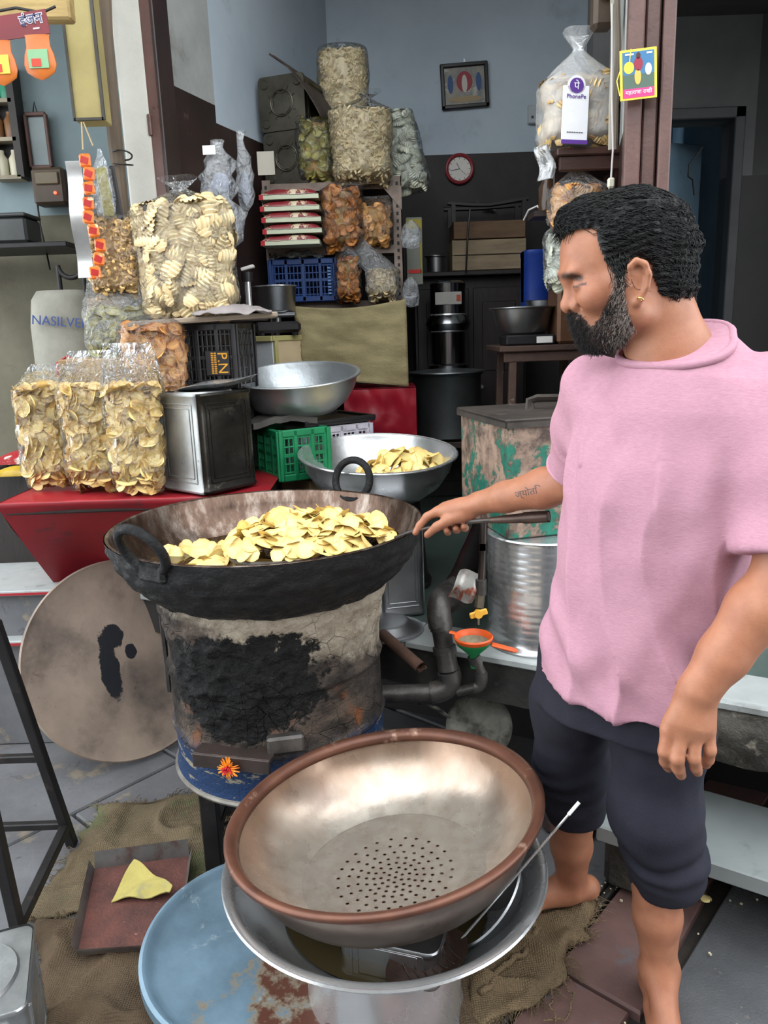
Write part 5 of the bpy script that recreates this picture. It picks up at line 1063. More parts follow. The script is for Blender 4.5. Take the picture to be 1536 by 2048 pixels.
b = MB(); b.box((-.005, .1, Hc - .01), (.014, .21, .022), None, .002); b.build('edge_strip', flat('olive_edging', S(172, 164, 110)), cab)
sp_ = at(548, 640, CY); ctr = Vector((sp_.x + .01, CY + .02, ctop))
scl = thing('kitchen_scale', 'black and steel weighing scale on the beige cabinet', 'scale', ctr, rad(10)); b = MB(); b.box((0, 0, .035), (.19, .16, .045), None, .012); b.build('scale_body', BLK, scl); b = MB(); b.box((0, 0, .085), (.16, .14, .02), None, .008); b.cyl((0, 0, .055), (0, 0, .08), .02); b.build('weighing_plate', STEELD, scl)
for sx in (-1, 1): b = MB(); b.cyl((sx * .07, -.06, 0), (sx * .07, -.06, .014), .012, .015, 12); b.build('foot', BLK, scl)
T = thing('weighing_pan', 'deep steel pan standing on the weighing scale', 'pan', (ctr.x, ctr.y, ctop + .096)); b = MB(); b.lathe([(.001, 0), (.07, 0), (.08, .008), (.088, .10), (.094, .105), (.093, .109), (.084, .103), (.075, .012), (.001, .006)], 48); b.build('pan_body', STEELD, T, 50); b = MB(); b.torus((0, 0, .106), .092, .003, seg=48, tub=6); b.build('pan_rim', STEEL, T)
p = at(497, 620, 3.0); T = thing('card_stand', 'slim steel stand with cards on top beside the weighing pan', 'stand', (p.x, 3.02, 1.53)); b = MB(); b.cyl((0, 0, 0), (0, 0, .12), .013, seg=14); b.build('steel_tube', STEEL, T); b = MB(); b.cyl((0, 0, .12), (0, 0, .155), .02, .022, 12); b.build('black_cup', BLK, T); b = MB(); b.box((.005, 0, .17), (.05, .03, .012), Matrix.Rotation(rad(-14), 3, 'Y'), .002); b.build('card_stack', flat('white_red_cards', S(206, 200, 196)), T)
b = MB(); b.box((0, 0, -.01), (.12, .12, .02)); tag(b.build('stand_shelf', DKWOOD, None, 35, loc=(p.x, 3.02, 1.528)), 'small dark ledge under the slim steel stand', 'shelf')
# red vinyl box
rb = at(760, 778, 3.35); T = thing('red_vinyl_box', 'box covered in dark red vinyl right of the aluminium bowl', 'box', (rb.x, 3.5, .552)); Hr = at(760, 778, 3.35).z - .552; VIN = pm('dark_red_vinyl', S(146, 22, 38), S(116, 18, 32), 4, .32, 0, .1, 12)
xa_, xb_ = at(688, 800, 3.35).x - rb.x, at(832, 780, 3.35).x - rb.x
b = MB(); b.grid(lambda a, c: (xa_ + (xb_ - xa_) * a + .03 * c * (a - .5) * 0, -.15 - .02 * math.sin(a * 5 + c * 2) * c - .012 * nz(a * 4, c * 4, 1) , Hr * (1 - c * .62)), 30, 24); b.grid(lambda a, c: (xa_ + (xb_ - xa_) * a, -.15 + .3 * c, Hr + .003), 10, 6); b.build('vinyl_cover', VIN, T, 60)
b = MB(); b.box(((xa_ + xb_) / 2, .0, (Hr - .006) / 2), (xb_ - xa_ - .02, .26, Hr - .006)); b.build('box_carcass', DKWOOD, T)
# pots and steel machine at the back
PYa = 3.75; p = at(895, 745, PYa); T = thing('cooking_pot', 'large dark aluminium pot on the floor bench at the back', 'pot', (p.x, PYa + .05, .93)); Hp = p.z - .93; b = MB(); b.lathe([(.001, 0), (.15, 0), (.165, .012), (.166, Hp - .02), (.18, Hp - .004), (.19, Hp), (.189, Hp + .004), (.16, Hp - .01), (.155, .02), (.001, .02)], 56); b.build('pot_body', pm('dark_aluminium', (.2, .21, .22, 1), (.13, .14, .14, 1), 7, .4, .9), T, 50); b = MB(); b.lathe([(.001, Hp + .012), (.12, Hp + .012), (.185, Hp + .006), (.187, Hp + .003)], 48); b.build('lid', pm('dark_aluminium', (.2, .21, .22, 1)), T)
T = thing('bench', 'low dark bench carrying the big pot at the back', 'bench', (p.x + .12, PYa + .1, .552)); b = MB(); b.box((0, 0, .36), (.7, .42, .03), None, .003); b.build('bench_top', DKWOOD, T)
for sx in (-1, 1):
    for sy in (-1, 1): b = MB(); b.box((sx * .32, sy * .18, .17), (.04, .04, .345)); b.build('leg', DKWOOD, T)
p = at(980, 775, 3.72); b = MB(); b.lathe([(.001, 0), (.04, 0), (.05, .05), (.053, .052), (.047, .05), (.001, .01)], 28); tag(b.build('small_cup', STEELD, None, 50, loc=(p.x, 3.72, .928)), 'small steel cup beside the big pot on the bench', 'cup')
PYb = 4.0; p = at(897, 700, PYb); mz0 = at(897, 738, PYb).z; mz1 = at(897, 562, PYb).z; T = thing('steel_filter', 'tall shiny steel filter with a white label at the back', 'filter', (p.x, PYb, mz0)); Hm = mz1 - mz0; DST = pm('dark_mirror_steel', (.3, .31, .32, 1), (.22, .22, .23, 1), 5, .18, 1.0)
b = MB(); b.lathe([(.001, 0), (.1, 0), (.1, .02), (.085, .03), (.085, Hm * .42), (.1, Hm * .45), (.115, Hm * .52), (.1, Hm * .6), (.088, Hm * .63), (.088, Hm * .97), (.07, Hm), (.001, Hm)], 48); b.build('filter_body', DST, T, 40); b = MB(); b.torus((0, 0, Hm * .62), .09, .006, seg=48); b.torus((0, 0, Hm * .44), .09, .006, seg=48); b.build('joint_band', STEEL, T)
b = MB(); b.box((-.005, -.09, Hm * .80), (.13, .006, .06), None, .002); o = b.build('label_plate', flat('grey_white_label', S(150, 148, 142)), T); b = MB(); b.box((.045, -.094, Hm * .80), (.02, .003, .03)); b.build('red_mark', flat('label_red', S(150, 60, 40)), o)
cbx0, cbx1 = at(828, 540, 4.2).x, at(1052, 540, 4.2).x; cz = at(940, 541, 4.12).z; T = thing('cupboard', 'dark wooden cupboard along the back wall', 'cupboard', ((cbx0 + cbx1) / 2, 4.3, .552)); Hq = cz - .552; Wq = cbx1 - cbx0; BKW = pm('black_brown_wood', S(40, 33, 30), S(24, 20, 19), 6, .45, 0, .15, 30, stretch=(5, 5, 1))
b = MB(); b.box((0, 0, Hq - .012), (Wq + .04, .36, .024), None, .004); b.build('cupboard_top', BKW, T); b = MB(); b.box((0, .03, (Hq - .03) / 2), (Wq, .28, Hq - .03)); b.build('cupboard_body', BKW, T)
for k in range(2): b = MB(); cx = (-.25 + .5 * k) * Wq; b.box((cx, -.118, Hq * .5), (Wq * .46, .016, Hq * .86), None, .003); b.box((cx, -.128, Hq * .72), (Wq * .3, .008, Hq * .3), None, .003); o = b.build('door', BKW, T); b = MB(); b.cyl((cx + (.16 if k == 0 else -.16) * Wq, -.145, Hq * .5), (cx + (.16 if k == 0 else -.16) * Wq, -.125, Hq * .5), .01, seg=10); b.build('knob', STEELD, o)
for k, (u, v, w_, h_) in enumerate(((978, 535, 143, 57), (979, 478, 138, 33))):
    p = at(u, v, 4.16); wx = w_ / 1540 * 4.1; hx = h_ / 1540 * 4.1; T = thing('wooden_box', ('pale old wooden box on the cupboard' if k == 0 else 'brown wooden box stacked on the pale wooden box'), 'box', (p.x, 4.28, cz + (.002 if k == 0 else 57 / 1540 * 4.1 + .004))); WB = pm('pale_box_wood' if k == 0 else 'brown_box_wood', S(150, 132, 106) if k == 0 else S(108, 82, 58), S(112, 98, 78) if k == 0 else S(80, 60, 42), 5, .7, 0, .2, 30, stretch=(1, 5, 5))
    for j in range(2 if k == 0 else 1): b = MB(); n_ = 2 if k == 0 else 1; b.box((0, -.12, hx * (j + .5) / n_), (wx, .012, hx / n_ - .004), None, .002); b.build('front_board', WB, T)
    for s in (-1, 1): b = MB(); b.box((s * (wx / 2 - .006), 0, hx / 2), (.012, .24, hx), None, .002); b.build('side_board', WB, T)
    b = MB(); b.box((0, 0, .004), (wx - .02, .23, .008)); b.build('bottom_board', WB, T)
p = at(978, 440, 4.16); T = thing('wooden_frame', 'dark sagging wooden frame on the brown box', 'frame', (p.x, 4.28, cz + 90 / 1540 * 4.1 + .006)); b = MB(); wx = .36
for s in (-1, 1): b.box((s * wx / 2, -.11, .045), (.02, .02, .1)); b.box((s * wx / 2, .1, .045), (.02, .02, .1))
b.sweep([(-wx / 2 - .03, -.11, .09), (-wx / 4, -.11, .078), (0, -.11, .075), (wx / 4, -.11, .085), (wx / 2 + .02, -.11, .1)], .012, 6); b.sweep([(-wx / 2 - .03, .1, .09), (0, .1, .09), (wx / 2 + .02, .1, .1)], .012, 6); b.build('frame_rail', BKW, T)
p = at(872, 538, 4.2); T = thing('small_pot', 'small steel pot with a lid on the cupboard', 'pot', (p.x, 4.22, cz + .001)); b = MB(); b.lathe([(.001, 0), (.045, 0), (.047, .075), (.058, .08), (.058, .084), (.03, .092), (.001, .094)], 32); b.build('pot_body', STEELD, T, 40)
# clock, framed picture, socket, wires on the back wall
ck_ = at(919, 338, 4.49); T = thing('wall_clock', 'round white clock with a red rim on the back wall', 'clock', (ck_.x, 4.495, ck_.z), rot=(rad(90), 0, 0))
b = MB(); b.lathe([(.001, .008), (.062, .008)], 40); b.build('dial', flat('clock_white', S(216, 212, 206)), T); b = MB(); b.torus((0, 0, .01), .07, .010, seg=48, tub=10); b.build('rim', flat('clock_red', S(132, 40, 46), .35), T)
for k in range(12):
    a = rad(30 * k); b = MB(); b.bar((.05 * math.cos(a), .05 * math.sin(a), .009), (.057 * math.cos(a), .057 * math.sin(a), .009), .003, .001); b.build('hour_mark', BLK, T)
for L, a, nm in ((.034, 118, 'hour_hand'), (.048, 190, 'minute_hand'), (.05, 318, 'second_hand')): b = MB(); b.bar((0, 0, .0105), (L * math.cos(rad(a)), L * math.sin(rad(a)), .0105), .003 if L < .05 else .0012, .001); b.build(nm, BLK, T)
pf_ = at(929, 172, 4.49); T = thing('framed_picture', 'dark framed devotional picture on the blue back wall', 'picture', (pf_.x, 4.495, pf_.z), rot=(rad(90), 0, rad(0))); T.rotation_euler = (rad(90), 0, 0); fw, fh_ = .232, .2; tilt = Matrix.Rotation(rad(2.5), 3, 'Z')
for (cx, cy, dx, dy) in ((0, fh_ / 2, fw + .02, .02), (0, -fh_ / 2, fw + .02, .02), (fw / 2, 0, .02, fh_ + .02), (-fw / 2, 0, .02, fh_ + .02)): b = MB(); b.box(tilt @ Vector((cx, cy, .012)), (dx, dy, .022), tilt, .004); b.build('frame_side', flat('black_frame', S(32, 28, 28), .35), T)
b = MB(); b.box((0, 0, .008), (fw - .01, fh_ - .01, .006), tilt); b.build('print', pm('faded_print', S(150, 140, 124), S(108, 116, 120), 18, .4, c3=S(176, 170, 160), s3=24, t3=(.55, .65)), T)
for pi_, (cx, cy, dx, dy, cn_, cc_) in enumerate(((0, .02, .085, .1, 'print_red', S(150, 62, 70)), (0, .01, .03, .085, 'print_pale', S(196, 190, 182)), (-.075, .01, .03, .09, 'print_blue', S(64, 88, 130)), (.075, .015, .03, .09, 'print_blue', S(64, 88, 130)), (0, -.065, .18, .03, 'print_gold', S(160, 140, 110)))):
    b = MB(); b.disc((0, 0, 0), .5, 24); b.v = [tuple(tilt @ Vector((v_[0] * dx + cx, v_[1] * dy + cy, .0115 + .0004 * pi_))) for v_ in b.v]; b.build('printed_figure', flat(cn_, cc_), T)
b = MB(); b.box((0, fh_ / 2 + .02, .006), (.012, .02, .006)); b.build('hook', STEELD, T)
p = at(1069, 230, 4.49); T = thing('wall_socket', 'white wall socket high on the back wall', 'socket', (p.x, 4.493, p.z)); b = MB(); b.box((0, -.012, 0), (.075, .024, .09), None, .004); b.build('face_plate', flat('socket_white', S(176, 182, 186)), T); b = MB(); b.box((-.015, -.025, -.015), (.012, .004, .012)); b.box((.015, -.025, .02), (.012, .004, .03)); b.build('switch', flat('socket_dark', S(60, 62, 64)), T)
w = [at(948, 412, 4.47), at(955, 406, 4.47), at(975, 413, 4.47), at(990, 419, 4.47)]; b = MB(); b.sweep([w[0] - w[1], (0, 0, 0), w[2] - w[1], w[3] - w[1], w[2] - w[1] + Vector((-.03, 0, -.01))], .006, 6); tag(b.build('white_cable', flat('cable_white', S(196, 190, 188)), None, 60, loc=w[1]), 'white cable end stuck on the dark wall over the boxes', 'cable')
w = [at(940, 418, 4.1), at(936, 460, 4.08), at(934, 500, 4.06), at(932, 545, 4.1)]; b = MB(); b.sweep([q - w[0] for q in w], .005, 6); tag(b.build('black_cable', BLK, None, 60, loc=w[0]), 'black cable hanging down over the wooden boxes', 'cable')
# ================================================================== right side of the opening: bracket shelf, bags, signs
SY = 2.72; p = at(1168, 300, SY); sz = at(1168, 299, SY - .06).z; T = thing('bracket_shelf', 'dark wooden bracket shelf on the right wall under the big tied bag', 'shelf', (p.x, SY, sz)); REDW = pm('dark_red_wood', S(70, 44, 36), S(46, 30, 26), 6, .4, 0, .15, 30, stretch=(1, 5, 5))
b = MB(); b.box((0, 0, -.012), (.22, .2, .024), None, .004); b.build('shelf_board', REDW, T); b = MB(); b.box((0, -.08, -.045), (.2, .02, .045), None, .004); b.build('front_rail', REDW, T)
b = MB(); b.add([(.09, -.08, -.06), (.09, .09, -.06), (.09, .09, -.26), (.11, -.08, -.06), (.11, .09, -.06), (.11, .09, -.26)], [(0, 1, 2), (5, 4, 3), (0, 3, 4, 1), (1, 4, 5, 2), (2, 5, 3, 0)]); b.build('bracket', REDW, T)
b = MB(); b.box((.02, .09, -.17), (.2, .016, .3), None, .003); b.build('back_board', DADO, T)
pb = at(1152, 310, SY); bag('big tied white polythene bag of fryums on the bracket shelf', (pb.x, SY - .0, sz + .002), 0, .255, .2, .36, 'shell', CHIPG if False else chipmat('beige_fryums', S(206, 178, 124), S(166, 128, 76), S(180, 140, 90)), 150, .03, .55, 'tie', film_mat('milky_polythene', haze=.32, rough=.28, bsc=6, bs=.35), seed=21, core=pm('beige_core', S(166, 138, 92), S(128, 100, 62)))
p = at(1090, 325, SY - .08); b = MB(); b.slab(lambda a, c: Vector(((a - .5) * .045 + .01 * math.sin(c * 5), .02 * math.cos(a * 4) + .01 * nz(a * 5, c * 5, 2), (c - .5) * .10)), 10, 10, .002); tag(b.build('polythene_flap', film_mat('milky_polythene'), None, 180, loc=p), 'loose white polythene flap hanging off the bracket shelf', 'polythene')
# payment sign standing against the bag
ps = at(1151, 232, SY - .14); PUR = flat('purple_print', S(86, 44, 136)); WHT = flat('white_board', S(226, 226, 230), .4); T = thing('payment_sign', 'white payment board with purple PhonePe logo on the bracket shelf', 'sign', (ps.x, SY - .125, sz + .003), rad(4))
T.rotation_euler = (rad(-4), rad(3), rad(4)); b = MB(); b.box((0, 0, .085), (.083, .004, .17), None, .0015); b.lathe([(.001, 0), (.028, 0)], 24); n_ = len(b.v) - 48
for k in range(n_, len(b.v)): x_, y_, z_ = b.v[k]; b.v[k] = (x_, -.0, y_ + .172)
b.add([(.028 * math.cos(a), s_, .172 + .028 * math.sin(a)) for s_ in (-.002, .002) for a in np.linspace(0, 2 * PI, 24, endpoint=False)], [tuple(range(24)), tuple(range(24, 48))[::-1]] + [(k, 24 + k, 24 + (k + 1) % 24, (k + 1) % 24) for k in range(24)]); b.build('board', WHT, T)
b = MB(); b.add([(.022 * math.cos(a), -.0031, .17 + .022 * math.sin(a)) for a in np.linspace(0, 2 * PI, 28, endpoint=False)], [tuple(range(28))]); b.build('logo_disc', PUR, T, 0)
text('logo_letter', 'पे', .03, WHT, T, (0, -.0038, .168), (rad(90), 0, 0)); text('brand_name', 'PhonePe', .0175, PUR, T, (0, -.0034, .138), (rad(90), 0, 0)); b = MB(); b.box((0, -.003, .006), (.083, .003, .012)); b.build('purple_foot', PUR, T)
b = MB(); [b.box((-.022 + .0075 * k, -.0026, .034), (.006, .001, .003)) for k in range(7)]; b.build('small_print', flat('grey_print', S(90, 90, 96)), T)
# jar shelf behind, hanging bags below
p = at(1097, 360, SY + .12); T = thing('glass_jar', 'small brown jar on the wall shelf behind the white polythene', 'jar', (p.x, SY + .12, sz - .16)); b = MB(); b.lathe([(.001, 0), (.032, 0), (.034, .01), (.034, .08), (.024, .095), (.024, .105), (.001, .105)], 24); b.build('jar_body', pm('brown_glass', S(70, 50, 36), S(48, 36, 28), 8, .15), T); b = MB(); b.cyl((0, 0, .105), (0, 0, .125), .027, seg=20); b.build('jar_cap', STEELD, T)
b = MB(); b.box((0, 0, -.01), (.12, .12, .018)); tag(b.build('jar_ledge', DKWOOD, None, 35, loc=(p.x, SY + .12, sz - .162)), 'small dark ledge under the brown jar', 'shelf')
p = at(1152, 450, SY); bag('tied clear bag of yellow fryums hanging under the bracket shelf', (p.x - .005, SY - .02, at(1152, 458, SY).z), 0, .19, .15, .22, 'shell', CHIPO, 130, .023, .55, 'tie', FILMH, seed=22)
p = at(1128, 570, SY + .03); bag('clear bag of white crackers below the yellow fryums', (p.x + .015, SY + .03, at(1128, 570, SY).z), 0, .17, .13, .2, 'shell', WHITEP, 120, .024, .8, 'round', FILMH, seed=23)
w = [at(1048, 440, SY + .3), at(1058, 420, SY + .25), at(1075, 412, SY + .2), at(1088, 425, SY + .15), at(1098, 450, SY + .12)]; b = MB(); b.sweep([q - w[2] for q in w], .004, 6); tag(b.build('white_wire', flat('cable_white', S(196, 190, 188)), None, 60, loc=w[2]), 'white wire looping left of the hanging bags', 'wire')
p = at(1222, 366, SY - .2); T = thing('mains_plug', 'white two-pin plug hanging beside the brown post', 'plug', p); b = MB(); b.box((0, 0, 0), (.022, .016, .03), None, .005); b.build('plug_body', flat('plug_white', S(216, 210, 190)), T); b = MB(); b.cyl((-.005, 0, -.015), (-.005, 0, -.03), .002, seg=6); b.cyl((.005, 0, -.015), (.005, 0, -.03), .002, seg=6); b.build('pins', STEEL, T); b = MB(); b.sweep([(0, 0, .015), (.006, .01, .1), (.0, .02, .25), (-.004, .03, .5)], .003, 6); b.build('flex', flat('cable_white', S(196, 190, 188)), T)
# meter and conduits at the top
p = at(1205, 20, 2.6); T = thing('electric_meter', 'brown electric meter at the top of the right wall', 'meter', (p.x, 2.6, p.z - .05)); b = MB(); b.box((0, 0, .06), (.065, .06, .13), None, .012); b.build('meter_case', pm('meter_brown', S(74, 60, 46), S(54, 44, 36), 9, .5), T); b = MB(); b.cyl((0, -.03, .09), (0, -.045, .09), .026, seg=18); b.build('meter_dial', flat('meter_dial', S(110, 96, 76)), T)
for k, (u, c_) in enumerate(((1222, S(150, 144, 132)), (1230, S(110, 96, 84)))): 
    a0, a1 = at(u + 4, 0, 2.56), at(u, 300, 2.56); b = MB(); b.sweep([a0 + Vector((0, 0, .3)), a0, a0.lerp(a1, .3) + Vector((.006, 0, 0)), a0.lerp(a1, .7), a1], .009, 8); tag(b.build('conduit_pipe', flat('conduit_%d' % k, c_)), ('pale' if k == 0 else 'brown') + ' conduit running down beside the brown post', 'conduit')
# little calendar card on the post
cp = at(1279, 146, 2.24); T = thing('calendar_card', 'small yellow framed devotional calendar card on the brown post', 'calendar', (cp.x, 2.25, cp.z), rad(-6)); cw, ch = .095, .122; YEL = flat('yellow_card', S(226, 204, 70))
T.rotation_euler = (0, rad(-3), rad(-6)); b = MB(); b.box((0, 0, 0), (cw, .003, ch)); b.build('card_back', YEL, T)
def cq(name, x0, x1, z0, z1, m, dy=-.0022): b = MB(); b.box(((x0 + x1) / 2 * cw, dy, (z0 + z1) / 2 * ch), ((x1 - x0) * cw, .001, (z1 - z0) * ch)); return b.build(name, m, T)
cq('sky_panel', -.43, .43, .0, .45, flat('card_blue', S(60, 110, 150))); cq('ground_panel', -.43, .43, -.28, .0, flat('card_green', S(78, 96, 84))); cq('pink_strip', -.43, .43, -.46, -.28, flat('card_pink', S(196, 60, 120)))
def ell(name, x, z, rx, rz_, m, dy=-.0034): b = MB(); b.add([(x * cw + rx * cw * math.cos(a), dy, z * ch + rz_ * ch * math.sin(a)) for a in np.linspace(0, 2 * PI, 18, endpoint=False)], [tuple(range(18))]); b.build(name, m, T, 0)
ell('printed_figure', .0, .2, .12, .14, flat('card_red', S(140, 44, 60))); ell('printed_figure', .0, .36, .06, .07, flat('card_brown', S(70, 44, 36))); ell('printed_figure', -.02, -.05, .09, .16, flat('card_gold', S(214, 168, 84))); ell('printed_figure', -.26, .14, .14, .12, YEL); ell('printed_figure', .27, .08, .09, .12, flat('card_white', S(206, 206, 206)))
text('card_title', 'महाराजा राखी', .0135, flat('card_title_white', S(240, 226, 236)), T, (0, -.0032, -.36 * ch), (rad(90), 0, 0)); b = MB(); b.box((-.24 * cw, -.003, .4 * ch), (.022, .001, .004)); b.box((.3 * cw, -.003, .4 * ch), (.014, .001, .004)); b.build('small_print', flat('card_title_white', S(240, 226, 236)), T)
b = MB(); b.sweep([(-.2 * cw, -.006, ch / 2), (-.24 * cw, -.007, .3 * ch), (-.26 * cw, -.006, .16 * ch)], .0012, 5); b.sweep([(-.5 * cw, -.004, .1 * ch), (-.6 * cw, -.006, -.1 * ch), (-.52 * cw, -.004, -.4 * ch)], .0015, 5); b.build('yellow_thread', YEL, T)
# ================================================================== right of the back: blue bin, basin on a table, brown tin
p = at(1077, 600, 3.5); T = thing('blue_bin', 'blue plastic bin standing behind the steel basin', 'bin', (p.x, 3.55, at(1077, 612, 3.5).z)); Hb = at(1077, 500, 3.5).z - at(1077, 612, 3.5).z; b = MB(); b.lathe([(.001, 0), (.075, 0), (.085, Hb * .9), (.092, Hb * .93), (.092, Hb), (.08, Hb), (.072, .02), (.001, .02)], 4 * 8, wob=lambda q: (max(-.062, min(.062, q[0])), q[1], q[2])); b.build('bin_body', pm('blue_bin_plastic', S(22, 52, 130), S(16, 40, 104), 6, .45), T, 50); binz = T.location.z
tz_ = at(1060, 690, 3.25).z; p = at(1090, 690, 3.25); TBX, TBY = p.x, 3.36; T = thing('small_table', 'old brown paint-worn table holding the steel basin', 'table', (TBX, TBY, .552)); Ht = tz_ - .552; OLD = pm('chipped_brown_paint', S(84, 62, 52), S(50, 38, 34), 8, .55, 0, .25, 40, c3=S(150, 138, 120), s3=16, t3=(.6, .66))
b = MB(); b.box((0, 0, Ht - .012), (.40, .4, .024), None, .004); b.build('table_top', OLD, T); b = MB(); b.box((0, -.17, Ht - .045), (.36, .02, .04), None, .003); b.build('apron', OLD, T)
for sx in (-1, 1):
    for sy in (-1, 1): b = MB(); b.bar((sx * .16, sy * .17, 0), (sx * .14, sy * .16, Ht - .02), .032, .032, .004); b.build('leg', OLD, T)
p = at(1047, 680, 3.25); T = thing('steel_basin', 'deep steel basin on the paint-worn table', 'basin', (p.x + .005, 3.3, tz_ + .045)); b = MB(); b.lathe([(.001, 0), (.09, 0), (.1, .008), (.12, .085), (.125, .1), (.138, .104), (.138, .108), (.12, .102), (.094, .012), (.001, .008)], 48); b.build('basin_body', STEELD, T, 50)
p = at(1075, 680, 3.2); T = thing('weighing_scale', 'flat black weighing scale with a white display under the steel basin', 'scale', (p.x - .03, 3.28, tz_ + .001), rad(2)); b = MB(); b.box((0, 0, .021), (.2, .17, .04), None, .006); b.build('scale_body', BLK, T); b = MB(); b.box((.055, -.087, .02), (.065, .004, .026), None, .001); b.build('display_panel', flat('display_white', S(210, 208, 204)), T)
p = at(1083, 610, 3.5); T = thing('steel_dish', 'steel dish with a red mark between basin and blue bin', 'dish', (p.x + .01, 3.50, at(1083, 618, 3.5).z)); b = MB(); b.lathe([(.001, 0), (.075, 0), (.08, .035), (.084, .037), (.076, .034), (.001, .004)], 40); b.build('dish_body', STEELD, T, 50)
b = MB(); b.box((0, 0, 0), (.24, .22, .03)); tag(b.build('wall_ledge', DKWOOD, None, 35, loc=(T.location.x, 3.56, T.location.z - .018)), 'dark ledge carrying the blue bin', 'shelf')
p = at(1145, 690, 3.2); T = thing('brown_tin', 'brown square tin on the paint-worn table behind the person', 'tin', (p.x + .01, 3.28, tz_ + .001), rad(4)); b = MB(); b.box((0, 0, .125), (.155, .155, .25), None, .012); b.build('tin_body', pm('brown_tin_paint', S(104, 72, 50), S(78, 54, 40), 8, .45, .2), T); b = MB(); b.lathe([(.05, .25), (.05, .258), (.001, .258)], 24); b.build('tin_cap', pm('brown_tin_paint', S(104, 72, 50)), T)
# ================================================================== left wall of the shop: hanging polythene bags
for k, (u, v, w_, h_, Y, lb) in enumerate(((440, 350, .105, .20, 2.99, 'upper stuffed white polythene bag hanging on the brown wall'), (455, 440, .10, .19, 2.97, 'lower stuffed white polythene bag hanging on the brown wall'), (489, 350, .055, .26, 3.06, 'thin folded polythene bag hanging deeper on the brown wall'))):
    p = at(u, v, Y); T = thing('polythene_bag', lb, 'polythene', (p.x, Y, p.z - h_ / 2), group='polythene bags on the brown wall'); b = MB()
    b.lathe([(.001, 0), (w_ * .3, h_ * .03), (w_ * .46, h_ * .12), (w_ * .54, h_ * .24), (w_ * .57, h_ * .36), (w_ * .56, h_ * .5), (w_ * .5, h_ * .62), (w_ * .42, h_ * .74), (w_ * .3, h_ * .86), (w_ * .2, h_ * .96), (w_ * .24, h_ * 1.08)], 40, wob=lambda q, k=k: (q[0] * (1 + .5 * nz(q[0] * 34, q[1] * 34, q[2] * 16 + k * 9)) + .02 * nz(q[2] * 14, k * 5, 1), q[1] * .7 * (1 + .5 * nz(q[1] * 34, q[0] * 34, q[2] * 22 + k)), q[2])); b.build('film', film_mat('greyish_polythene', haze=.2, rough=.14), T, 180)
    b = MB(); b.lathe([(.001, h_ * .1), (w_ * .3, h_ * .16), (w_ * .36, h_ * .34), (w_ * .2, h_ * .5), (.001, h_ * .55)], 16, wob=lambda q: (q[0], q[1] * .55, q[2])); b.build('folded_stock', flat('pale_blue_polythene', S(170, 176, 192)), T, 180)
p = at(418, 300, 2.95); b = MB(); b.box((0, 0, 0), (.045, .003, .03)); tag(b.build('price_tag', flat('tag_white', S(206, 206, 206)), None, 35, loc=p), 'small white tag above the hanging polythene bags', 'tag')
# ================================================================== left: sign box, sachet strips, string
GB = pm('yellowed_sign_board', S(162, 148, 96), S(138, 124, 78), 6, .6, 0, .15, 40, c3=S(112, 100, 72), s3=11, t3=(.64, .7))
s0_, s1_ = at(150, 242, 2.72), at(208, 238, 2.72); sw_ = (s1_.x - s0_.x); T = thing('hanging_sign_box', 'tall yellowed sign box hanging on the wooden pole', 'sign', ((s0_.x + s1_.x) / 2, 2.76, s0_.z)); b = MB(); b.box((0, 0, .5), (sw_, .08, 1.0), None, .003); b.build('sign_body', GB, T)
for (cx, dx) in ((-sw_ / 2, .008), (sw_ / 2, .01)): b = MB(); b.box((cx, -.041, .5), (dx, .008, 1.0)); b.build('edge_strip', pm('dark_metal_edge', S(70, 66, 58), S(50, 48, 44)), T)
b = MB(); b.box((0, -.041, .004), (sw_, .008, .008)); b.build('edge_strip', pm('dark_metal_edge', S(70, 66, 58)), T)
q_ = [at(163, 245, 2.70), at(166, 300, 2.64)]; q2_ = [at(167, 245, 2.70), at(186, 292, 2.66)]; b = MB(); b.sweep(q_, .0025, 5); b.sweep(q2_, .0025, 5); tag(b.build('string', flat('jute_string', S(160, 140, 104))), 'two jute strings hanging from the yellowed sign box', 'string')
T0_ = at(166, 305, 2.64); T = thing('sachet_strip', 'long strip of orange snack sachets hanging by the pole', 'sachets', (T0_.x, 2.64, at(176, 560, 2.64).z)); Hs = T0_.z - T.location.z; OR1 = pm('orange_sachet', S(226, 122, 44), S(206, 92, 34), 14, .3, .1, .2, 30, c3=S(232, 190, 150), s3=34, t3=(.58, .62)); OR2 = pm('red_sachet_label', S(170, 40, 36), S(140, 30, 30), 20, .3)
for k in range(9): zz = Hs * (1 - (k + .5) / 9); b = MB(); b.box((.012 * math.sin(k * 1.3) + .01 * k / 9, .01 * math.cos(k * 2), zz), (.036, .012, Hs / 9 * .94), Matrix.Rotation(rad(8 * math.sin(k * 2.1)), 3, 'Y'), .005); o = b.build('sachet', OR1, T); b = MB(); b.box((.012 * math.sin(k * 1.3) + .01 * k / 9, .01 * math.cos(k * 2) - .0065, zz), (.024, .002, .02), Matrix.Rotation(rad(8 * math.sin(k * 2.1) + 20), 3, 'Y')); b.build('sachet_print', OR2, o)
p = at(158, 440, 2.68); b = MB(); b.slab(lambda a, c: Vector(((a - .5) * .05, 0 + .01 * math.sin(c * 9), (c - .5) * .36)), 4, 20, .002); tag(b.build('silver_strip', pm('silver_foil', (.6, .6, .6, 1), (.4, .4, .4, 1), 9, .3, .9), None, 60, loc=p), 'silver foil strip hanging behind the orange sachets', 'foil')
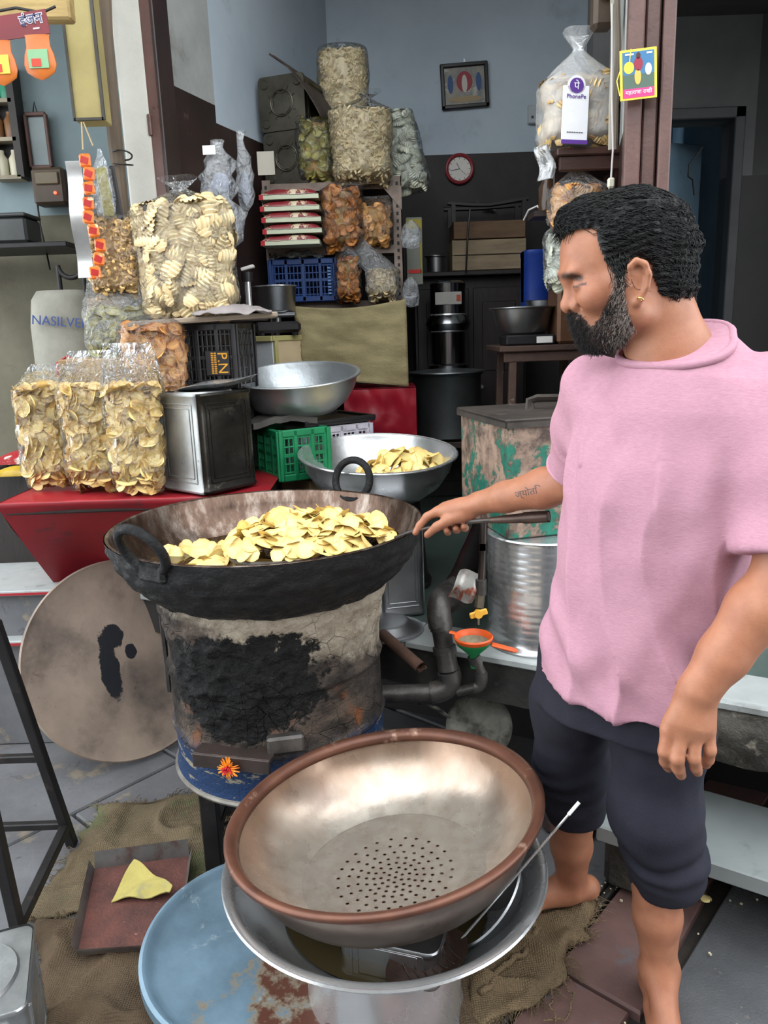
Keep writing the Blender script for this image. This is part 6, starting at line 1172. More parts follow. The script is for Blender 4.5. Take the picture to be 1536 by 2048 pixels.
p = at(200, 350, 2.72); T = thing('hanging_packet', 'yellow-green packets in a clear bag hanging on the pole', 'packet', (p.x, 2.74, at(205, 440, 2.7).z)); hh_ = at(190, 292, 2.7).z - T.location.z; b = MB(); b.lathe([(.001, 0), (.03, .01), (.036, hh_ * .3), (.03, hh_ * .7), (.012, hh_ * .9), (.006, hh_)], 18, wob=lambda q: (q[0] * (1 + .3 * nz(q[0] * 30, q[1] * 30, q[2] * 16)), q[1] * .5, q[2])); b.build('film', FILMH, T, 180); b = MB(); b.box((.004, 0, hh_ * .4), (.035, .014, hh_ * .7), Matrix.Rotation(rad(-4), 3, 'Y'), .005); b.build('yellow_packet', pm('yellow_green_pack', S(170, 160, 50), S(140, 128, 36), 9, .35), T); b = MB(); b.box((.036, .01, hh_ * .4), (.022, .012, hh_ * .75), Matrix.Rotation(rad(-5), 3, 'Y'), .004); b.build('dark_strap', BLK, T)
b = MB(); pw = at(236, 305, 2.84); b.torus((0, 0, 0), .034, .003, (0, .3, 1), 20, 5); b.torus((0, 0, -.03), .034, .0025, (.1, -.2, 1), 20, 5); tag(b.build('binding_wire', BLACKM, None, 60, loc=(pw.x, 2.88, pw.z)), 'black binding wire tied round the wooden pole', 'wire')
# hanging printed header card with pouches, top left
h0_, h1_ = at(-30, 62, 2.42), at(97, 50, 2.42); T = thing('header_card', 'dark red header card with hanging snack pouches at the top left', 'card', ((h0_.x + h1_.x) / 2, 2.42, h1_.z), 0); wdt = h1_.x - h0_.x; MAR = pm('maroon_card', S(116, 36, 42), S(96, 30, 36), 7, .5); Rh = Matrix.Rotation(rad(-6), 3, 'Y'); b = MB(); b.box((0, 0, .0), (wdt, .003, .062), Rh); b.build('card', MAR, T)
text('card_title', 'इंजन', .036, flat('title_white', S(196, 190, 196)), T, (wdt * .24, -.0022, .014), (rad(90), rad(-8), 0), off=.0022); text('card_title', 'इंजन', .036, flat('title_blue', S(56, 58, 96)), T, (wdt * .24, -.0034, .014), (rad(90), rad(-8), 0)); b = MB(); b.box((wdt * .31, -.0024, -.008), (.018, .001, .004), Rh); b.build('small_print', flat('title_white', S(196, 190, 196)), T)
POU = pm('orange_pouch', S(196, 112, 50), S(176, 90, 38), 9, .3, 0, .15, 20)
for cx, c2_, nm in ((wdt * .30, S(120, 160, 120), 'a'), (-wdt * .32, S(226, 186, 70), 'b')):
    b = MB(); b.lathe([(.001, -.11), (.018, -.104), (.04, -.09), (.046, -.07), (.042, -.045), (.034, -.025), (.034, .0), (.036, .005)], 24, wob=lambda q: (q[0], q[1] * .22, q[2])); o = b.build('snack_pouch', POU, T, 180, loc=(cx, 0, -.035 + cx * .1)); b = MB(); b.box((0, -.0112, -.058), (.056, .002, .048)); b.build('pouch_panel', flat('pouch_panel_' + nm, c2_), o); b = MB(); b.box((-.006, -.0128, -.068), (.026, .002, .02)); b.build('pouch_label', flat('pouch_red', S(196, 60, 40)), o)
b = MB(); b.sweep([(-wdt * .4, .01, .04), (0, .012, .05), (wdt * .4, .01, .035), (wdt * .62, .012, .05)], .004, 6); b.build('tie_wire', BLACKM, T)
# ================================================================== neighbour's wall: mirror, meter, shelf, niche, sack, counter
p = at(77, 282, 3.58); T = thing('wall_mirror', 'small wooden framed mirror on the neighbouring blue wall', 'mirror', (p.x, 3.59, p.z)); mw, mh = .085, .21
for (cx, cz_, dx, dz) in ((0, mh / 2, mw, .016), (0, -mh / 2, mw, .016), (mw / 2, 0, .014, mh), (-mw / 2, 0, .014, mh)): b = MB(); b.box((cx, -.01, cz_), (dx, .02, dz), None, .003); b.build('frame_side', pm('mirror_frame_wood', S(96, 66, 58), S(70, 50, 44)), T)
b = MB(); b.box((0, -.004, 0), (mw, .004, mh)); b.build('glass', pm('old_mirror', S(120, 132, 134), S(100, 112, 114), 6, .3), T); b = MB(); b.sweep([(-.01, -.01, mh / 2), (0, -.004, mh / 2 + .05), (.01, -.01, mh / 2)], .003, 5); b.build('hanger', BLACKM, T)
p = at(97, 372, 3.52); T = thing('electric_meter', 'brown electric meter box with a red light on the neighbouring wall', 'meter', (p.x, 3.56, p.z - .08)); b = MB(); b.box((0, 0, .08), (.14, .09, .15), None, .012); b.build('meter_case', pm('meter_brown', S(74, 60, 46)), T); b = MB(); b.box((-.0, -.05, .11), (.1, .01, .05), None, .004); b.build('meter_window', pm('meter_window', S(96, 84, 62), S(80, 70, 52), 9, .25), T); b = MB(); b.cyl((.03, -.05, .05), (.03, -.056, .05), .006, seg=10); b.build('red_light', emit('red_led', (1, .05, .02, 1), 6.0), T)
w = [at(75, 408, 3.55), at(80, 450, 3.56), at(92, 500, 3.5), at(100, 540, 3.5)]; b = MB(); b.sweep([q - w[0] for q in w], .004, 6); tag(b.build('black_cable', BLK, None, 60, loc=w[0]), 'black cable hanging from the neighbouring meter box', 'cable')
p = at(40, 492, 3.3); T = thing('wall_shelf', 'black iron shelf on the neighbouring wall', 'shelf', (p.x, 3.42, p.z)); b = MB(); b.box((-.2, 0, 0), (.8, .3, .02), None, .003); b.build('shelf_board', BLACKM, T)
p = at(20, 485, 3.3); T = thing('grey_case', 'grey metal case on the black neighbouring shelf', 'case', (p.x, 3.38, at(40, 487, 3.3).z)); b = MB(); b.box((-.03, 0, .055), (.2, .15, .1), None, .01); b.build('case_body', pm('grey_case_metal', S(72, 74, 74), S(54, 56, 56), 7, .45, .3), T); b = MB(); b.box((-.03, -.005, .112), (.21, .16, .014), None, .004); b.build('case_lid', pm('grey_case_metal', S(72, 74, 74)), T)
p0_, p1_ = at(-40, 130, 3.55), at(46, 355, 3.55); T = struct(thing('window_1', 'dark recessed wall niche with shelves of bottles at the left edge', 'niche', ((p0_.x + p1_.x) / 2, 3.6, p1_.z))); nw, nh = p1_.x - p0_.x, p0_.z - p1_.z
b = MB(); b.box((0, .0, nh / 2), (nw, .02, nh)); b.build('niche_back', PASSD, T)
for cx in (-nw / 2, nw / 2): b = MB(); b.box((cx, -.03, nh / 2), (.03, .08, nh)); b.build('niche_side', pm('niche_dark_wood', S(52, 48, 44), S(40, 36, 34)), T)
for zz in (0, nh * .34, nh * .68): b = MB(); b.box((0, -.03, zz), (nw, .08, .015)); b.build('niche_shelf', pm('niche_pale_wood', S(150, 140, 120), S(120, 110, 92)), T)
for k in range(6):
    zz = (0, nh * .34, nh * .68)[k % 3] + .008; xx = (-.25, .22)[k // 3] * nw; b = MB(); b.lathe([(.001, 0), (.024, 0), (.025, .07), (.012, .09), (.012, .105), (.001, .105)], 16); tag(b.build('bottle', flat('bottle_%d' % (k % 3), (S(190, 184, 160), S(120, 84, 54), S(60, 140, 110))[k % 3], .3), None, 50, loc=(T.location.x + xx, 3.57, T.location.z + zz)), ('pale', 'brown', 'green')[k % 3] + ' bottle in the dark niche, ' + ('outer' if k < 3 else 'inner') + ' one on its shelf', 'bottle', 'bottles in the niche')
p = at(140, 690, 3.1); T = thing('printed_sack', 'white printed sack standing behind the chip bags', 'sack', (p.x - .02, 3.12, .98)); zt = at(140, 580, 3.1).z - .98; b = MB(); b.lathe([(.001, 0), (.12, .01), (.135, .1), (.13, zt * .8), (.115, zt * .95), (.09, zt), (.001, zt)], 28, wob=lambda q: (q[0] * (1 + .06 * nz(q[0] * 12, q[1] * 12, q[2] * 9)), q[1] * .6, q[2])); b.build('sack_body', pm('white_woven_sack', S(142, 140, 130), S(120, 118, 108), 9, .7, 0, .3, 120), T, 180)
text('sack_name', 'NASILVER', .05, flat('sack_blue', S(40, 62, 120)), T, (.02, -.088, zt * .82), (rad(84), rad(6), 0), .001); text('sack_mark', 'KP', .055, flat('sack_red', S(166, 40, 48)), T, (.03, -.088, zt * .55), (rad(88), 0, 0), .001); b = MB(); b.sweep([(.03 + .052 * math.cos(rad(60 * k + 30)), -.086, zt * .55 + .052 * math.sin(rad(60 * k + 30))) for k in range(6)], .005, 4, False, True); b.build('hexagon_mark', flat('sack_red', S(166, 40, 48)), T)
b = MB(); b.box((-.03, 0, .20), (.5, .3, .40), None, .004); T = thing('side_counter', 'dark side counter left of the red table', 'counter', (-1.30, 3.12, .575)); b.build('counter_body', BKW, T); b = MB(); b.box((-.03, 0, .395), (.54, .34, .02), None, .003); b.build('counter_top', BLACKM, T)
p = at(140, 530, 3.3); b = MB(); b.torus((0, 0, 0), .05, .010, (0, 1, 0), 18, 8, 0, PI); b.sweep([(.05, 0, 0), (.052, 0, -.3), (.05, 0, -(p.z - .592))], .01, 8); b.sweep([(-.05, 0, 0), (-.052, 0, -.3), (-.05, 0, -(p.z - .592))], .01, 8); tag(b.build('metal_hoop', BLACKM, None, 60, loc=(p.x, 3.3, p.z)), 'dark bent metal hoop behind the white sack', 'hoop')
p = at(20, 780, 2.95); T = thing('flat_packet', 'red and white flat packet on the left counter', 'packet', (p.x - .02, 3.06, .985)); b = MB(); b.slab(lambda a, c: Vector(((a - .5) * .22, (c - .5) * .16, .03 + .03 * math.sin(PI * a) * math.sin(PI * c))), 12, 8, .02); b.build('packet_body', pm('red_white_packet', S(170, 44, 48), S(140, 34, 40), 8, .35, c3=S(206, 200, 190), s3=7, t3=(.52, .56)), T, 60)
p = at(60, 920, 2.9); T = thing('yellow_packet', 'yellow packet under the red one at the left edge', 'packet', (at(10, 800, 2.9).x, 2.92, .96)); b = MB(); b.slab(lambda a, c: Vector(((a - .5) * .16, (c - .5) * .08, .02 + .02 * math.sin(PI * a) * math.sin(PI * c))), 10, 6, .015); b.build('packet_body', pm('yellow_packet_print', S(196, 166, 50), S(160, 130, 40), 9, .35), T, 60)
# ================================================================== small things on the ground and at the right
r = random.Random(11); b = MB()
for i in range(150):
    a = r.uniform(-.1, 1.2); w_ = r.gauss(.0, .02) if i < 90 else r.uniform(.2, .9); p = K0 + kd * a + kn * w_; s_ = r.uniform(.0015, .0045)
    b.box((p.x, p.y, .001 + s_ / 2), (s_ * r.uniform(.8, 2), s_ * 1.2, s_), Matrix.Rotation(r.uniform(0, 3), 3, 'Z'))
o = b.build('floor_crumbs', flat('pale_crumbs', S(206, 196, 168))); tag(o, 'pale crumbs and chip bits scattered along the paving joint', 'crumbs', kind='stuff')
for k, pts_ in enumerate(([(1020, 1985), (1060, 1930), (1110, 1950), (1150, 1990), (1135, 2035), (1080, 2045)], [(960, 1990), (1010, 1930), (1050, 1905), (1075, 1860), (1060, 1830)], [(1090, 1900), (1110, 1960), (1098, 2010), (1120, 2060)])):
    P = [on(u, v, .03 if k == 1 else .012) for u, v in pts_]; b = MB(); Q = []
    for i in range(len(P) - 1):
        for j in range(6): t_ = j / 6; Q.append(P[i].lerp(P[i + 1], t_) + Vector((.004 * math.sin(i * 3 + j), .004 * math.cos(i * 2 + j * 1.3), .004 * math.sin(j * 2.1 + i))))
    b.sweep([q - P[0] for q in Q], .0022 if k != 1 else .008, 6); tag(b.build('jute_twine', JUTE, None, 180, loc=P[0]), ('loose loop of jute twine on the red paving by the front foot', 'thick twisted rope of jute on the crumpled sacking', 'short jute thread beside the twine loop')[k], 'twine')
p = at(1500, 1235, 2.05); T = thing('white_tub', 'white plastic tub on the platform behind the hanging bare arm', 'tub', (p.x + .03, 2.16, .549)); b = MB(); b.lathe([(.001, 0), (.075, 0), (.088, .12), (.092, .125), (.092, .135), (.001, .137)], 40); b.build('tub_body', flat('tub_white', S(176, 180, 178), .4), T, 40); b = MB(); b.torus((0, 0, .13), .091, .004, seg=40, tub=6); b.build('tub_rim', flat('tub_white', S(176, 180, 178), .4), T)
b = MB(); b.slab(lambda a, c: Vector(((a - .5) * .03 * math.sqrt(max(.05, 1 - (2 * c - 1) ** 2)), (c - .5) * .026, .004 + .005 * math.sin(PI * a))), 8, 8, .001); tag(b.build('dropped_chip', CHIPB, None, 60, loc=on(1412, 1800, .004), rot=(0, 0, .5)), 'single pale chip dropped on the ground under the low step', 'chip')
# ================================================================== the man: signed distance shapes turned into one smooth surface
def vv(p): return np.array([p[0], p[1], p[2]], float)
class Shape:
    def __init__(s): s.pr = []
    def add(s, f, lo, hi, k=.01, op='u'): s.pr.append((f, np.asarray(lo) - k - .06, np.asarray(hi) + k + .06, k, op)); return s
    def cone(s, a, b, r1, r2, k=.01, op='u', flat=None, cut=None):           # tapered capsule; flat = (direction, factor) squashes it
        a, b = vv(a), vv(b); ba = b - a; L2 = max(ba.dot(ba), 1e-9)
        if flat is not None: fd = vv(flat[0]); fd = fd / np.linalg.norm(fd); fk = flat[1]
        def f(P):
            q = P - a; t = np.clip(q @ ba / L2, 0, 1); w = q - t[:, None] * ba
            if flat is not None: c = w @ fd; w = w + np.outer(c * (1 / fk - 1), fd); return (np.linalg.norm(w, axis=1) - (r1 + (r2 - r1) * t)) * (fk if fk < 1 else 1)
            d = np.linalg.norm(w, axis=1) - (r1 + (r2 - r1) * t)
            return d if cut is None else np.maximum(d, (P - cut[0]) @ cut[1])
        r = max(r1, r2) * (max(1, flat[1]) if flat is not None else 1); return s.add(f, np.minimum(a, b) - r, np.maximum(a, b) + r, k, op)
    def chain(s, P, R_, k=.01, flat=None):
        for i in range(len(P) - 1): s.cone(P[i], P[i + 1], R_[i], R_[i + 1], k, 'u', flat)
        return s
    def ball(s, c, r, k=.01, op='u'): return s.cone(c, vv(c) + [0, 0, 1e-4], r, r, k, op)
    def ell(s, c, r, k=.01, op='u', R=None):
        c = vv(c); r = np.asarray(r, float); R_ = np.eye(3) if R is None else np.array(R)
        def f(P):
            q = (P - c) @ R_; k0 = np.linalg.norm(q / r, axis=1); k1 = np.linalg.norm(q / r ** 2, axis=1); return k0 * (k0 - 1) / np.maximum(k1, 1e-9)
        m = r.max(); return s.add(f, c - m, c + m, k, op)
    def ev(s, P, prims=None):
        d = np.full(len(P), 1.0)
        for f, lo, hi, k, op in (s.pr if prims is None else prims):
            e = f(P)
            if op == 'u': h = np.clip(.5 + .5 * (e - d) / k, 0, 1); d = e * (1 - h) + d * h - k * h * (1 - h)
            elif op == 's': h = np.clip(.5 - .5 * (d + e) / k, 0, 1); d = d * (1 - h) - e * h + k * h * (1 - h)
            else: d = np.maximum(d, e)
        return d
def surfnet(shape, h, B=16):                                        # naive surface nets over the blocks that the surface crosses
    lo = np.min([p[1] for p in shape.pr if p[4] == 'u'], 0) + .05; hi = np.max([p[2] for p in shape.pr if p[4] == 'u'], 0) - .05; nb = np.ceil((hi - lo) / (h * B)).astype(int) + 1; bs = h * B
    C_ = np.stack(np.meshgrid(*[np.arange(n) for n in nb], indexing='ij'), -1).reshape(-1, 3); ctr = lo + (C_ + .5) * bs
    act = np.abs(shape.ev(ctr)) < bs * 1.15; C_ = C_[act]
    g = np.stack(np.meshgrid(*[np.arange(B + 1)] * 3, indexing='ij'), -1).reshape(-1, 3); N = (nb * B + 2).astype(np.int64)
    key = lambda I: (I[:, 0] * N[1] + I[:, 1]) * N[2] + I[:, 2]
    VK, VP, QD = [], [], []
    E3 = np.eye(3, dtype=int); n = B + 1
    for c in C_:
        P = lo + (c * B + g) * h; b0, b1 = P[0], P[-1]
        pr = [p for p in shape.pr if np.all(p[1] < b1) and np.all(p[2] > b0)]
        if not pr: continue
        v = shape.ev(P, pr).reshape(n, n, n)
        if v.min() > 0 or v.max() < 0: continue
        s = v < 0; cnt = np.zeros((B, B, B)); acc = np.zeros((B, B, B, 3))
        for ax in range(3):
            o = [a for a in range(3) if a != ax]; a0 = np.moveaxis(v, ax, 0); A, Bv = a0[:-1], a0[1:]; cr = (A < 0) != (Bv < 0); t = np.where(cr, A / np.where(cr, A - Bv, 1), 0)
            for i in (0, 1):
                for j in (0, 1):
                    sl = (slice(None), slice(i, i + B), slice(j, j + B)); cc_ = np.moveaxis(cr[sl], 0, ax); tt = np.moveaxis(t[sl], 0, ax); cnt += cc_
                    acc[..., ax] += tt; acc[..., o[0]] += cc_ * i; acc[..., o[1]] += cc_ * j
            m = cr[:, :B, :B]; idx = np.argwhere(m); 
            if len(idx):
                sg = a0[:-1][:, :B, :B][m] < 0; I = np.zeros((len(idx), 3), np.int64); I[:, ax] = idx[:, 0]; I[:, o[0]] = idx[:, 1]; I[:, o[1]] = idx[:, 2]; I += c * B
                eb, ec = E3[(ax + 1) % 3], E3[(ax + 2) % 3]; q = np.stack([key(I + 1), key(I - eb + 1), key(I - eb - ec + 1), key(I - ec + 1)], 1); q[~sg] = q[~sg][:, ::-1]; QD.append(q)
        m = cnt > 0; w = np.argwhere(m); VP.append(lo + (w + c * B + acc[m] / cnt[m][:, None]) * h); VK.append(key(w + c * B + 1))
    VK = np.concatenate(VK); VP = np.concatenate(VP); QD = np.concatenate(QD); od = np.argsort(VK); VK = VK[od]; VP = VP[od]
    ix = np.searchsorted(VK, QD); ix = np.minimum(ix, len(VK) - 1); ok = np.all(VK[ix] == QD, axis=1); Q = ix[ok]
    return VP, Q
def vnormals(V, Q):
    n = np.cross(V[Q[:, 2]] - V[Q[:, 0]], V[Q[:, 3]] - V[Q[:, 1]]); N = np.zeros_like(V)
    for k in range(4): np.add.at(N, Q[:, k], n)
    return N / np.maximum(np.linalg.norm(N, axis=1, keepdims=True), 1e-12)
def relax(V, Q, it=2, w=.5):
    for _ in range(it):
        A = np.zeros_like(V); c = np.zeros(len(V))
        for k in range(4):
            np.add.at(A, Q[:, k], V[Q[:, (k + 1) % 4]] + V[Q[:, (k + 3) % 4]]); np.add.at(c, Q[:, k], 2)
        V = V * (1 - w) + w * A / np.maximum(c, 1)[:, None]
    return V
HY = 1.29
def hp(u, v, dy=0.0): q = at(u, v, HY - abs(dy)); return np.array([q.x, HY + dy, q.z])
FX, LX = np.array([-.70, -.714, 0]), np.array([.714, -.70, 0])       # the way his chest faces; his left
# ---- joints
shR, shL = np.array([.388, 1.40, 1.345]), np.array([.618, 1.19, 1.345])
elR, wrR = vv(at(1150, 962, 1.55)), vv(at(958, 1006, 1.725)); elL, wrL = vv(at(1565, 1150, 1.13)), vv(at(1398, 1378, 1.12))
hiR, hiL = np.array([.385, 1.45, .86]), np.array([.505, 1.33, .86]); knR, knL = np.array([.412, 1.60, .47]), vv(at(1308, 1620, 1.36)); anR, anL = vv(at(1143, 1772, 1.685)), vv(at(1318, 1935, 1.375))
kz = lambda z, a: np.interp(z, a[0], a[1])
BZ = ([.6, .72, .95, 1.16, 1.33, 1.42], [.445, .450, .464, .478, .496, .505]), ([.6, .72, .95, 1.16, 1.33, 1.42], [1.395, 1.385, 1.345, 1.305, 1.293, 1.295])
def torso(az, bz, cap=9.0):
    def f(P):
        cx, cy = kz(P[:, 2], BZ[0]), kz(P[:, 2], BZ[1]); dx, dy = P[:, 0] - cx, P[:, 1] - cy; l = dx * LX[0] + dy * LX[1]; fr_ = dx * FX[0] + dy * FX[1]; a, b_ = kz(P[:, 2], az), kz(P[:, 2], bz)
        k = np.sqrt((np.abs(l) / a) ** 2.3 + (np.abs(fr_) / b_) ** 2.3 + 1e-9); return np.maximum((k - 1) * np.minimum(a, b_) * .8, P[:, 2] - cap)
    return f
# ---- the skin
sk_ = Shape()
sk_.ell(hp(1268, 495), (.090, .071, .080), .01)                                     # skull
sk_.ell(hp(1195, 500), (.058, .062, .066), .03)                                     # forehead and upper face
sk_.cone(hp(1203, 560), hp(1212, 652), .054, .034, .03)
for s_ in (-1, 1):
    sk_.cone(hp(1272, 625, s_ * .05), hp(1202, 666, s_ * .014), .021, .021, .025); sk_.ball(hp(1188, 590, s_ * .038), .025, .02)
    sk_.cone(hp(1240, 560, s_ * .058), hp(1262, 620, s_ * .054), .02, .02, .02)
sk_.cone(hp(1148, 548, -.03), hp(1148, 548, .03), .0125, .0125, .014); sk_.ball(hp(1192, 672), .019, .02)
for s_ in (-1, 1): sk_.ball(hp(1150, 570, s_ * .034), .0125, .012, 's')
for s_ in (-1, 1): sk_.ball(hp(1163, 570, s_ * .031), .0135, .004); sk_.chain([hp(1150, 575, s_ * .036), hp(1160, 573, s_ * .043), hp(1176, 567, s_ * .046)], [.0018, .002, .0016], .002)
sk_.cone(hp(1143, 558), hp(1136, 606), .0075, .011, .010); sk_.ball(hp(1135, 611), .0108, .006); sk_.cone(hp(1140, 612), hp(1152, 616), .011, .010, .008)
for s_ in (-1, 1): sk_.ball(hp(1151, 612, s_ * .0135), .0092, .005); sk_.ball(hp(1143, 621, s_ * .008), .0042, .004, 's'); sk_.ball(hp(1163, 610, s_ * .024), .0035, .006, 's')
sk_.ball(hp(1177, 642), .024, .015); sk_.cone(hp(1159, 637, -.014), hp(1159, 637, .014), .0065, .0065, .006); sk_.cone(hp(1168, 652, -.012), hp(1168, 652, .012), .007, .007, .006)
sk_.cone(hp(1298, 590, .0), hp(1332, 730, .0), .053, .056, .03); sk_.cone(hp(1332, 590, .0), hp(1372, 700, .0), .028, .036, .04)
for s_ in (-1, 1):                                                                    # ears
    e = lambda u, v, d: hp(u, v, s_ * d)
    sk_.ell(e(1278, 562, .078), (.0165, .0065, .031), .006); sk_.chain([e(1262, 552, .080), e(1260, 533, .084), e(1272, 521, .087), e(1290, 527, .089), e(1298, 548, .089), e(1294, 574, .086), e(1283, 594, .081), e(1274, 606, .077)], [.004, .0048, .005, .005, .005, .0048, .005, .006], .003)
    sk_.ball(e(1273, 604, .078), .0075, .005); sk_.ball(e(1275, 569, .092), .0105, .005, 's'); sk_.ball(e(1262, 572, .080), .0045, .004); sk_.cone(e(1270, 545, .093), e(1284, 552, .093), .005, .005, .004, 's')
nb_ = np.array([.49, 1.30, 1.385]); 
sk_.cone(hp(1335, 720, .0), nb_, .056, .06, .03); sk_.add(torso(([.8, 1.0, 1.2, 1.33, 1.40], [.13, .13, .14, .13, .06]), ([.8, 1.0, 1.2, 1.33, 1.40], [.08, .085, .085, .06, .05]), 1.37), (.2, 1.1, .82), (.7, 1.6, 1.38), .03)
sk_.add(lambda P: np.maximum(P[:, 2] - 1.55, .80 - P[:, 2]) if False else np.full(len(P), -1.0), (9, 9, 9), (9, 9, 9), .01, 'x')
sk_.chain([shR, (shR * .4 + elR * .6), elR], [.042, .043, .040], .02); dR = wrR - elR; sk_.chain([elR, elR + dR * .3, elR + dR * .7, wrR], [.040, .0425, .033, .0265], .015, None)
sk_.chain([shL, (shL * .4 + elL * .6), elL], [.042, .044, .041], .02); dL = wrL - elL; sk_.chain([elL, elL + dL * .3, elL + dL * .7, wrL], [.042, .046, .038, .031], .015)
# left hand hanging, back to the street
def lh(u, v, Y): return vv(at(u, v, Y))
kn_ = [lh(1336, 1460, 1.118), lh(1362, 1470, 1.11), lh(1390, 1472, 1.11), lh(1416, 1460, 1.118)]
sk_.cone(wrL, (wrL * .6 + kn_[1] + kn_[2]) / 2.6 + np.array([0, .004, 0]), .030, .040, .012, 'u', ((.2, 1, .3), .62))
for i, w_ in enumerate((.0125, .013, .0125, .0118)): sk_.cone(wrL * .7 + kn_[i] * .3, kn_[i], .017, w_, .008)
sk_.chain([kn_[0], lh(1329, 1503, 1.112), lh(1331, 1523, 1.124), lh(1337, 1535, 1.14)], [.0115, .0106, .0098, .0086], .004)
sk_.chain([kn_[1], lh(1355, 1518, 1.10), lh(1357, 1538, 1.11), lh(1362, 1550, 1.126)], [.0118, .0108, .01, .0087], .004)
sk_.chain([kn_[2], lh(1388, 1516, 1.10), lh(1391, 1534, 1.112), lh(1395, 1544, 1.128)], [.0115, .0105, .0097, .0085], .004)
sk_.chain([kn_[3], lh(1420, 1500, 1.108), lh(1417, 1519, 1.118), lh(1412, 1529, 1.134)], [.0108, .01, .009, .008], .004)
sk_.chain([wrL + (kn_[0] - wrL) * .25 + np.array([-.008, .012, 0]), lh(1345, 1440, 1.155), lh(1340, 1475, 1.16), lh(1346, 1500, 1.165)], [.014, .013, .0105, .0085], .008)
# right hand closed round the skimmer handle
gd = vv(H[2] - H[1]); gd /= np.linalg.norm(gd); G = vv(H[2]); up_ = np.array([0, 0, 1.0]); up_ -= gd * up_.dot(gd); up_ /= np.linalg.norm(up_); fa = np.cross(up_, gd); fa = fa if fa[1] > 0 else -fa
def gp(s, far, up): return G + gd * s + fa * far + up_ * up
KK = [gp(-.030, .004, .033), gp(-.012, .012, .036), gp(.008, .014, .034), gp(.026, .012, .028)]
pc2 = (wrR + KK[1] + KK[2]) / 3 + up_ * .0
sk_.cone(wrR, gp(.0, .006, .028), .0275, .027, .012, 'u', (up_, .75)); sk_.cone(wrR * .5 + KK[0] * .5, KK[0], .017, .0125, .01); sk_.cone(wrR * .6 + KK[3] * .4, KK[3], .019, .0125, .01); sk_.cone(wrR * .5 + KK[1] * .5, KK[1], .018, .013, .01)
sk_.cone(gp(.045, -.004, .016), gp(.022, -.01, .012), .02, .014, .01)
for i, s_ in ((1, -.018), (2, .004), (3, .024)):
    sk_.chain([KK[i], gp(s_ - .006, .034, .014), gp(s_ - .006, .024, -.014), gp(s_, .002, -.019), gp(s_ + .002, -.013, -.012)], [.0115, .0102, .0092, .0088, .0076], .004)
sk_.chain([KK[0], gp(-.058, .008, .026), gp(-.080, .004, .010), gp(-.094, -.002, -.004)], [.0115, .0102, .0092, .0076], .004)
sk_.chain([gp(.028, -.012, .014), gp(-.004, -.018, .012), gp(-.036, -.014, .002), gp(-.066, -.008, -.014)], [.0155, .0125, .0105, .0085], .006)
# legs and feet
sk_.chain([hiR, knR, knR * .35 + anR * .65, anR], [.05, .056, .048, .034], .02); sk_.ell((knR * .62 + anR * .38) + np.array([.010, .010, 0]), (.042, .042, .1), .02)
sk_.chain([hiL, knL, knL * .35 + anL * .65, anL], [.05, .052, .047, .034], .02); sk_.ell((knL * .62 + anL * .38) + np.array([.004, .012, 0]), (.042, .042, .1), .02)
def foot(an, d, z0=.003):
    d = np.array(d) / np.linalg.norm(d); n = np.array([-d[1], d[0], 0]); b_ = np.array([an[0], an[1], 0])
    heel = b_ - d * .045 + [0, 0, .03 + z0]; sk_.cone(an, heel, .032, .029, .02); sk_.ball(an + n * .028 - [0, 0, .004], .012, .012); sk_.ball(an - n * .028 + [0, 0, .002], .012, .012)
    sk_.cone(an + d * .012, b_ + d * .085 + [0, 0, .036 + z0], .032, .026, .03, 'u'); sk_.cone(b_ + d * .03 + [0, 0, .03 + z0], b_ + d * .135 + [0, 0, .021 + z0], .03, .021, .02); sk_.cone(b_ + d * .115 + n * .025 + [0, 0, .02 + z0], b_ + d * .115 - n * .025 + [0, 0, .018 + z0], .019, .017, .015); sk_.cone(heel - [0, 0, .002], b_ + d * .1 - n * .022 + [0, 0, .016 + z0], .024, .016, .02)
    return d, n, b_
def toes(d, n, b_, side, z0=.003):
    for i in range(5):
        o = (-.034 + .0165 * i) * side; L = (.205, .2, .19, .178, .163)[i]; r_ = (.0125, .0092, .0085, .008, .0078)[i]; sk_.chain([b_ + d * .125 + n * o + [0, 0, .018 + z0], b_ + d * (L - .025) + n * o * 1.1 + [0, 0, .018 + z0], b_ + d * L + n * o * 1.1 + [0, 0, .011 + z0]], [r_ * 1.1, r_, r_ * .9], .004)
tR = foot(anR, (-1, -.22, 0), .02); toes(*tR, -1, .02); tL = foot(anL, (-.12, -1, 0)); toes(*tL, 1)
SV, SQ = surfnet(sk_, .0032); SV = relax(SV, SQ, 2, .4); SN = vnormals(SV, SQ)
# ---- hair and beard regions, drawn on the side view of the head
def inpoly(U, W, poly):
    r_ = np.zeros(len(U), bool); n = len(poly)
    for i in range(n):
        (x0, y0), (x1, y1) = poly[i], poly[(i + 1) % n]; c = ((y0 > W) != (y1 > W)) & (U < (x1 - x0) * (W - y0) / (y1 - y0 + 1e-12) + x0); r_ ^= c
    return r_
def side_uv(V):                                                      # side view of the head laid flat on the plane through its middle
    q = np.stack([V[:, 0], HY - np.abs(V[:, 1] - HY), V[:, 2] - EYE], 1) @ CAMR; return 768 + FOC * q[:, 0] / -q[:, 2], 1024 - FOC * q[:, 1] / -q[:, 2]
U_, W_2 = side_uv(SV); headm = (SV[:, 2] > 1.36) & (np.abs(SV[:, 1] - HY) < .12) & (SV[:, 0] < .56)
HAIRP = [(1095, 480), (1120, 430), (1180, 390), (1240, 360), (1310, 350), (1370, 380), (1410, 460), (1415, 540), (1390, 588), (1350, 600), (1318, 592), (1304, 556), (1300, 530), (1282, 514), (1258, 518), (1252, 545), (1246, 566), (1228, 548), (1208, 522), (1197, 492), (1190, 458), (1160, 462), (1130, 476)]
